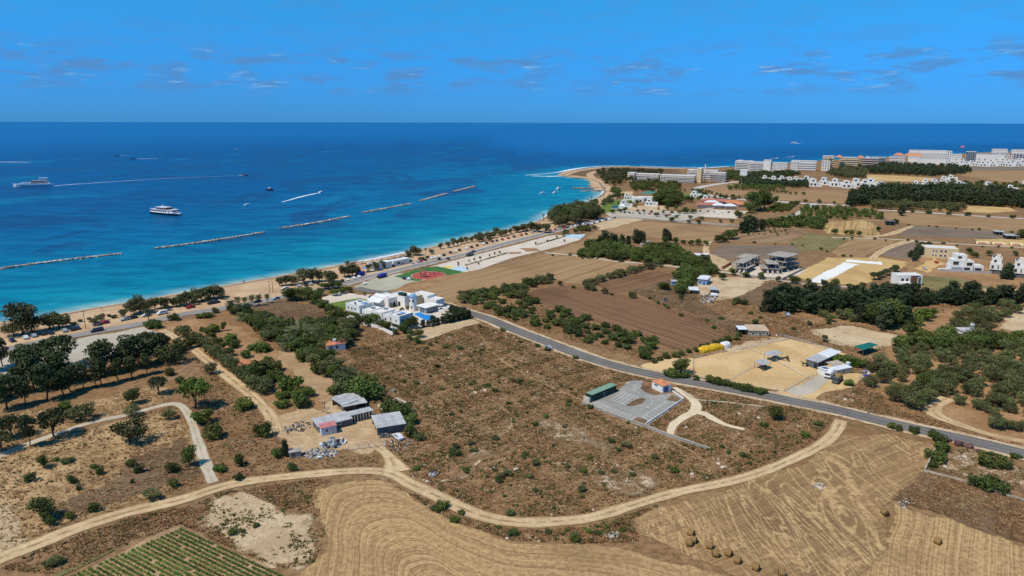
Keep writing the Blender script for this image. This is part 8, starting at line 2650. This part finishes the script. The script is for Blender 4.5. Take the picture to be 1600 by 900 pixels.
# ------------------------------------------------------------------ boats
def hull(L, w, h, bow=0.35, z0=0.0, flare=1.15):
    """boat hull, bow at +x; waterline at z 0"""
    n = 12
    co, fc = [], []
    for i in range(n + 1):
        f = i / n
        x = -L / 2 + L * f
        k = 1.0 if f < 1 - bow else math.sqrt(max(0.0, 1 - ((f - (1 - bow)) / bow) ** 2))
        k = max(k, 0.02)
        sheer = 0.25 * h * max(0, f - 0.5) * 2
        for (yy, zz) in ((-w / 2 * flare * k, h + sheer), (-w / 2 * k * 0.92, 0.0), (-w / 4 * k, -0.5), (w / 4 * k, -0.5), (w / 2 * k * 0.92, 0.0), (w / 2 * flare * k, h + sheer)):
            co.append((x, yy, zz))
    for i in range(n):
        for j in range(6):
            a, b_ = i * 6 + j, i * 6 + (j + 1) % 6
            fc.append((a, b_, b_ + 6, a + 6))
    fc.append((0, 5, 4, 1))
    fc.append((1, 4, 3, 2))
    return np.array(co), np.array(fc)


def boat(name, label, u, v, heading_px, cat='boat'):
    """bow towards heading_px"""
    g, b_ = GS(u, v), GS(*heading_px)
    return thing(name, label, cat, (g.x, g.y, SEA_Z), math.atan2(b_.y - g.y, b_.x - g.x))


def wake(t, pts_px, widths):
    """foam trail as part of the boat that draws it"""
    a = -t.rotation_euler[2]
    o = ribbon('wake', None, widths, m_foam, z=0.03, world=[tuple(GS(u, v)[:2]) for u, v in pts_px], wobble=0.5, kind=None, step=4.0)
    me = o.data
    co = np.empty(len(me.vertices) * 3, np.float32)
    me.vertices.foreach_get('co', co)
    co = co.reshape(-1, 3)
    co[:, 0] -= t.location[0]
    co[:, 1] -= t.location[1]
    x, y = co[:, 0].copy(), co[:, 1].copy()
    co[:, 0] = x * math.cos(a) - y * math.sin(a)
    co[:, 1] = x * math.sin(a) + y * math.cos(a)
    me.vertices.foreach_set('co', co.ravel())
    me.update()
    o.parent = t
    return o


m_hull_w = plain("white_hull", (0.72, 0.73, 0.75), 0.35, 0.06, 0.2, 0.5)
m_hull_d = plain("dark_hull", (0.035, 0.04, 0.06), 0.4, 0.1, 0.3, 0.5)
m_maroon = plain("maroon_deck", (0.13, 0.06, 0.055), 0.7, 0.2, 0.5)
# excursion ship in the bay (bow right)
t = boat('excursion_ship', 'white two-deck excursion ship lying in the bay, bow to the right', 261, 335, (284, 337.5), 'ship')
LS = (GS(283, 337) - GS(239, 333)).length
solid(t, 'hull', [hull(LS, LS * 0.22, 1.9, 0.3)], m_hull_d)
solid(t, 'white_strake', [hull(LS * 1.005, LS * 0.225, 1.0, 0.3)], m_hull_w).location = (0, 0, 1.25)
w2 = LS * 0.105
box(t, 'lower_deckhouse', -LS * 0.46, -w2, 2.2, LS * 0.20, w2, 4.6, m_hull_w)
for i in range(7):
    x = -LS * 0.44 + i * LS * 0.088
    box(t, 'window', x, -w2 - 0.05, 2.9, x + LS * 0.062, -w2 + 0.02, 4.1, m_glass)
    box(t, 'window', x, w2 - 0.02, 2.9, x + LS * 0.062, w2 + 0.05, 4.1, m_glass)
box(t, 'upper_deck', -LS * 0.48, -w2 * 1.08, 4.6, LS * 0.22, w2 * 1.08, 4.85, m_hull_w)
box(t, 'upper_cabin', -LS * 0.28, -w2 * 0.8, 4.85, LS * 0.10, w2 * 0.8, 7.0, m_maroon)
box(t, 'sun_roof', -LS * 0.30, -w2 * 0.95, 7.0, LS * 0.08, w2 * 0.95, 7.25, m_hull_w)
box(t, 'wheelhouse', LS * 0.22, -w2 * 0.85, 2.6, LS * 0.36, w2 * 0.85, 5.6, m_hull_w)
box(t, 'wheelhouse_glass', LS * 0.24, -w2 * 0.87, 4.0, LS * 0.365, w2 * 0.87, 5.0, m_glass)
solid(t, 'mast', [tube([(-LS * 0.14, 0, 7.2), (-LS * 0.13, 0, 9.0), (-LS * 0.125, 0, 10.6)], [0.7, 0.25, 0.08], 6)], m_hull_w)
q = []
for i in range(22):
    x = -LS * 0.47 + i * LS * 0.03
    for y in (-w2, w2):
        q.append(box_np(x, y - 0.04, 4.85, x + 0.08, y + 0.04, 5.9))
q += [box_np(-LS * 0.47, y - 0.05, 5.85, LS * 0.2, y + 0.05, 5.95) for y in (-w2, w2)]
solid(t, 'railing', q, m_hull_w)['kind'] = 'stuff'
# motor yacht under way (bow left)
t = boat('motor_yacht', 'long white motor yacht under way at the left, towing a thin wake', 52, 291, (22, 291.8), 'yacht')
LY = (GS(82, 290.5) - GS(21, 292)).length
solid(t, 'hull', [hull(LY, LY * 0.17, 3.2, 0.35)], m_hull_w)
wy = LY * 0.075
box(t, 'main_deckhouse', -LY * 0.44, -wy, 3.2, LY * 0.08, wy, 5.8, m_hull_w)
box(t, 'saloon_glass', -LY * 0.40, -wy - 0.06, 4.0, LY * 0.05, wy + 0.06, 5.2, m_glass)
box(t, 'bridge_deck', -LY * 0.40, -wy * 0.9, 5.8, LY * 0.02, wy * 0.9, 8.0, m_wall_grey)
box(t, 'bridge_glass', -LY * 0.30, -wy * 0.92, 6.4, LY * 0.03, wy * 0.92, 7.5, m_glass)
box(t, 'fly_deck', -LY * 0.42, -wy * 0.8, 8.0, -LY * 0.16, wy * 0.8, 8.3, m_hull_w)
box(t, 'radar_arch', -LY * 0.36, -wy * 0.6, 8.3, -LY * 0.20, wy * 0.6, 11.0, m_hull_w)
box(t, 'hard_top', -LY * 0.40, -wy * 0.75, 11.0, -LY * 0.17, wy * 0.75, 11.6, m_hull_w)
box(t, 'fore_awning', LY * 0.10, -wy * 0.7, 5.2, LY * 0.28, wy * 0.7, 5.5, m_hull_w)
posts(t, [(LY * 0.12, -wy * 0.6), (LY * 0.27, -wy * 0.6), (LY * 0.12, wy * 0.6), (LY * 0.27, wy * 0.6)], 5.2, 0.1, m_metal)
solid(t, 'bow_sprit', [tube([(LY * 0.47, 0, 3.9), (LY * 0.53, 0, 4.6)], [0.25, 0.1], 6)], m_hull_w)
wake(t, [(83, 290.5), (110, 288.3), (160, 285), (240, 280), (330, 276), (378, 273.6)], [5, 4, 2.6, 1.6, 1.2, 0.6])


def small_boat(label, u, v, heading, L, mat, cabin=True, name='motor_boat', mast=False):
    t = boat(name, label, u, v, heading)
    solid(t, 'hull', [hull(L, L * 0.32, L * 0.11 + 0.3, 0.45)], mat)
    if cabin:
        box(t, 'cabin', -L * 0.22, -L * 0.1, 0.6, L * 0.14, L * 0.1, L * 0.16 + 1.4, m_hull_w)
        box(t, 'cabin_glass', -L * 0.2, -L * 0.104, L * 0.06 + 1.0, L * 0.146, L * 0.104, L * 0.12 + 1.3, m_glass)
    else:
        box(t, 'console', -L * 0.08, -L * 0.06, 0.5, L * 0.06, L * 0.06, 1.5, m_hull_w)
    if mast:
        solid(t, 'mast', [tube([(0, 0, 1), (0, 0, L * 0.55)], [0.12, 0.06], 5)], m_hull_w)
    return t


small_boat('small dark and white boat right of the excursion ship', 422, 297.5, (432, 298.5), 13, m_hull_d, mast=True)
t = small_boat('speedboat at the head of the bright diagonal wake', 501, 300.5, (506, 299.4), 8, m_hull_w, False, 'speedboat')
wake(t, [(500, 301), (485, 304), (468, 308), (452, 312.5), (440, 316)], [3, 5, 6, 4, 2])
t = small_boat('dark speedboat crossing far out at left', 183, 243.5, (176, 243.6), 11, m_maroon, False, 'speedboat')
wake(t, [(186, 243.4), (194, 242.9), (204, 242.3)], [5, 4, 2])
t = small_boat('speedboat with broken wakes below the far crossing one', 208, 248.4, (200, 248.6), 10, m_maroon, False, 'speedboat')
wake(t, [(212, 248.4), (226, 248.0), (240, 247.8), (248, 247.6)], [4, 9, 8, 4])
t = small_boat('speedboat entering from the left edge on a white wake', -4, 253.3, (-10, 253.3), 10, m_hull_w, False, 'speedboat')
wake(t, [(-2, 253.3), (12, 253.2), (30, 253.2), (50, 253.4)], [12, 14, 10, 3])
t = small_boat('dark boat crossing just above the excursion ship', 383, 273.8, (392, 273.9), 10, m_maroon, False, 'speedboat')
wake(t, [(381, 273.8), (377, 273.9), (373, 274.1)], [6, 5, 3])
t = small_boat('white cruiser on the open sea above the headland hotels', 1241, 223.6, (1236, 223.5), 26, m_hull_w, True, 'cruiser')
wake(t, [(1243, 223.9), (1249, 224.4), (1256, 224.8)], [14, 9, 3])
small_boat('tiny white boat near the horizon in the middle', 369.5, 234, (375, 234), 14, m_hull_w)
small_boat('leftmost of three white boats moored in the far bay', 848.5, 302.2, (853, 302), 8, m_hull_w)
small_boat('middle one of three white boats moored in the far bay', 868, 301.6, (873, 301.2), 8, m_hull_w)
small_boat('upper right one of three white boats moored in the far bay', 873, 295.2, (876, 294.8), 9, m_hull_w)
t = small_boat('tow boat below the parasail at the far right', 1508, 237.4, (1516, 237.3), 12, m_hull_w, False, 'speedboat')
for k, (u, v) in enumerate([(386, 320), (1215, 247.5), (1240, 245)]):
    g = GS(u, v)
    o = small_boat(['little skiff on a short wake right of the excursion ship', 'small boat on a wake behind the long white hotel', 'second small boat behind the plain white hotel'][k], u, v, (u + 5, v - 0.6), [6, 9, 8][k], m_hull_w, False, 'skiff')
    wake(o, [(u - 1, v + 0.1), (u - 4, v + 0.5), (u - 7, v + 0.9)] if k == 0 else [(u - 2, v), (u - 7, v + 0.1), (u - 12, v + 0.2)], [1.6, 1.4, 0.8] if k == 0 else [8, 7, 4])
# parasail
g = GS(1503, 237.5)
t = thing('parasail', 'pink and white parasail canopy floating over the far sea', 'parasail', (g.x, g.y, 0))
cap = [tube([(0, 0, 13.5), (0, 0, 14.5), (0, 0, 16.5), (0, 0, 18), (0, 0, 18.6)], [6.2, 6.4, 5.2, 2.8, 0.3], 14)]
solid(t, 'canopy', cap, plain("pink_canopy", (0.60, 0.12, 0.16), 0.6, 0.1, 0.3))
q = [tube([(0, 0, 3.4), (6 * math.cos(a), 6 * math.sin(a), 13.6)], [0.06, 0.06], 3) for a in np.linspace(0, 6.283, 9)[:-1]]
solid(t, 'lines', q, m_white_t)
solid(t, 'harness', [tube([(0, 0, 1.9), (0, 0, 2.6), (0, 0, 3.4)], [0.25, 0.35, 0.2], 6)], m_red)


# ------------------------------------------------------------------ people and horses
def skin_mesh(name, verts, edges, radii, mat, root=0, sub=2):
    """continuous body grown round a skeleton"""
    me = bpy.data.meshes.new(name)
    me.from_pydata(verts, edges, [])
    ob = bpy.data.objects.new(name, me)
    COL.objects.link(ob)
    ob.modifiers.new('skin', 'SKIN')
    for i, r in enumerate(radii):
        me.skin_vertices[0].data[i].radius = (r, r) if not isinstance(r, tuple) else r
        me.skin_vertices[0].data[i].use_root = (i == root)
    sm = ob.modifiers.new('sub', 'SUBSURF')
    sm.levels = sm.render_levels = sub
    dg = bpy.context.evaluated_depsgraph_get()
    m2 = bpy.data.meshes.new_from_object(ob.evaluated_get(dg))
    bpy.data.objects.remove(ob)
    m2.name = name
    m2.materials.clear()
    m2.materials.append(mat)
    m2.polygons.foreach_set('use_smooth', np.full(len(m2.polygons), True))
    return m2


m_skin = plain("skin", (0.36, 0.20, 0.13), 0.6, 0.08, 3.0)
m_hair = plain("dark_hair", (0.03, 0.022, 0.018), 0.7, 0.2, 6.0)
V = [(0, 0, 0.95), (0, 0, 1.15), (0, 0, 1.38), (0, 0, 1.47), (0, 0.01, 1.56), (0, 0, 1.72),
     (0.2, 0, 1.40), (0.26, 0.02, 1.12), (0.27, 0.08, 0.88), (0.27, 0.11, 0.78),
     (-0.2, 0, 1.40), (-0.26, 0.02, 1.12), (-0.27, 0.07, 0.88), (-0.27, 0.10, 0.78),
     (0.1, 0, 0.88), (0.12, 0.03, 0.48), (0.13, 0, 0.08), (0.14, 0.16, 0.04),
     (-0.1, 0, 0.88), (-0.12, -0.03, 0.48), (-0.13, -0.04, 0.08), (-0.14, 0.12, 0.04)]
E = [(0, 1), (1, 2), (2, 3), (3, 4), (4, 5), (2, 6), (6, 7), (7, 8), (8, 9), (2, 10), (10, 11), (11, 12), (12, 13), (0, 14), (14, 15), (15, 16), (16, 17), (0, 18), (18, 19), (19, 20), (20, 21)]
Rr = [0.15, 0.14, 0.15, 0.06, 0.09, 0.075, 0.06, 0.045, 0.032, 0.03, 0.06, 0.045, 0.032, 0.03, 0.09, 0.062, 0.042, 0.035, 0.09, 0.062, 0.042, 0.035]
BODY = skin_mesh('person_body', V, E, Rr, m_skin)
HAIR = mesh_np('hair', *join_np([tube([(0, -0.02, 1.60), (0, -0.02, 1.68), (0, -0.01, 1.76), (0, 0, 1.80)], [0.1, 0.105, 0.085, 0.02], 10)]), [m_hair], True)
SHORTS = [mesh_np('shorts', *join_np([tube([(0, 0, 1.02), (0, 0, 0.86)], [0.18, 0.2], 12), tube([(0.1, 0, 0.9), (0.12, 0.02, 0.6)], [0.115, 0.1], 10), tube([(-0.1, 0, 0.9), (-0.12, -0.02, 0.6)], [0.115, 0.1], 10)]), [m_], True) for m_ in (m_blue, m_shed, m_red)]
for k, (u, v, r_, lab) in enumerate([(380, 442.5, 0.4, 'person in dark swim shorts walking at the water edge'), (382.5, 442.2, 0.9, 'second person beside the walker at the water edge'),
                                     (159, 485.5, 2.0, 'person standing on the open sand at left'), (605, 401, 0.2, 'person at the water edge before the beach bar'), (57, 498.5, 1.2, 'person at the water edge near the tall tamarisk')]):
    g = G(u, v)
    t = thing('person', lab, 'person', (g.x, g.y, 0.04), r_)
    link('body', BODY, t)
    link('hair', HAIR, t)
    link('shorts', SHORTS[k % 3], t)
HV = [(-0.75, 0, 1.25), (-0.35, 0, 1.28), (0.15, 0, 1.24), (0.6, 0, 1.28), (0.95, 0, 1.55), (1.2, 0, 1.85), (1.42, 0, 1.74), (1.66, 0, 1.55),
      (0.62, 0.17, 0.95), (0.62, 0.18, 0.52), (0.64, 0.18, 0.08), (0.70, 0.18, 0.02), (0.62, -0.17, 0.95), (0.72, -0.18, 0.52), (0.68, -0.18, 0.08), (0.74, -0.18, 0.02),
      (-0.78, 0.18, 0.95), (-0.62, 0.18, 0.78), (-0.88, 0.18, 0.55), (-0.82, 0.18, 0.08), (-0.76, 0.18, 0.02), (-0.78, -0.18, 0.95), (-0.66, -0.18, 0.78), (-0.98, -0.18, 0.55), (-0.96, -0.18, 0.08), (-0.90, -0.18, 0.02),
      (-1.0, 0, 1.25), (-1.15, 0, 0.75)]
HE = [(0, 1), (1, 2), (2, 3), (3, 4), (4, 5), (5, 6), (6, 7), (3, 8), (8, 9), (9, 10), (10, 11), (3, 12), (12, 13), (13, 14), (14, 15), (0, 16), (16, 17), (17, 18), (18, 19), (19, 20), (0, 21), (21, 22), (22, 23), (23, 24), (24, 25), (0, 26), (26, 27)]
HR = [0.3, 0.30, 0.32, 0.30, 0.2, 0.13, 0.11, 0.07, 0.13, 0.07, 0.045, 0.06, 0.13, 0.07, 0.045, 0.06, 0.2, 0.12, 0.07, 0.045, 0.06, 0.2, 0.12, 0.07, 0.045, 0.06, 0.07, 0.05]
HORSE = skin_mesh('horse_body', HV, HE, HR, m_horse, 1)
MANE = mesh_np('mane', *join_np([tube([(0.7, 0, 1.55), (1.0, 0, 1.82), (1.2, 0, 1.99)], [0.05, 0.07, 0.05], 6)]), [m_hair])
for u, v, r_, lab in [(1257, 573, 2.8, 'brown horse standing beside the stable wall'), (1226, 563.5, 0.2, 'left horse of the pair right of the farther shade canopy'), (1231, 564.5, 1.4, 'right horse of the pair, seen end on'), (1208, 562.5, 0.6, 'horse standing in the shade of the farther canopy'), (1193, 577.5, 2.6, 'horse standing in the shade of the nearer canopy')]:
    g = G(u, v)
    t = thing('horse', lab, 'horse', (g.x, g.y, 0.03), r_)
    link('body', HORSE, t)
    link('mane', MANE, t)

# ------------------------------------------------------------------ tell the members of small groups apart by their place
ORD = ['first', 'second', 'third', 'fourth', 'fifth', 'sixth', 'seventh', 'eighth', 'ninth', 'tenth', 'eleventh', 'twelfth', 'thirteenth', 'fourteenth', 'fifteenth', 'sixteenth', 'seventeenth', 'eighteenth', 'nineteenth', 'twentieth',
       '21st', '22nd', '23rd', '24th', '25th', '26th', '27th', '28th', '29th', '30th']
by_group = {}
for o in SC.objects:
    if o.parent is None and 'group' in o and 'label' in o:
        by_group.setdefault((o['group'], o['label']), []).append(o)
for (g_, l_), obs in by_group.items():
    if len(l_.split()) > 13:
        continue
    if 1 < len(obs) <= 30:
        for i, o in enumerate(sorted(obs, key=screen_u)):
            o['label'] = l_ + ', ' + ORD[i] + ' from left'
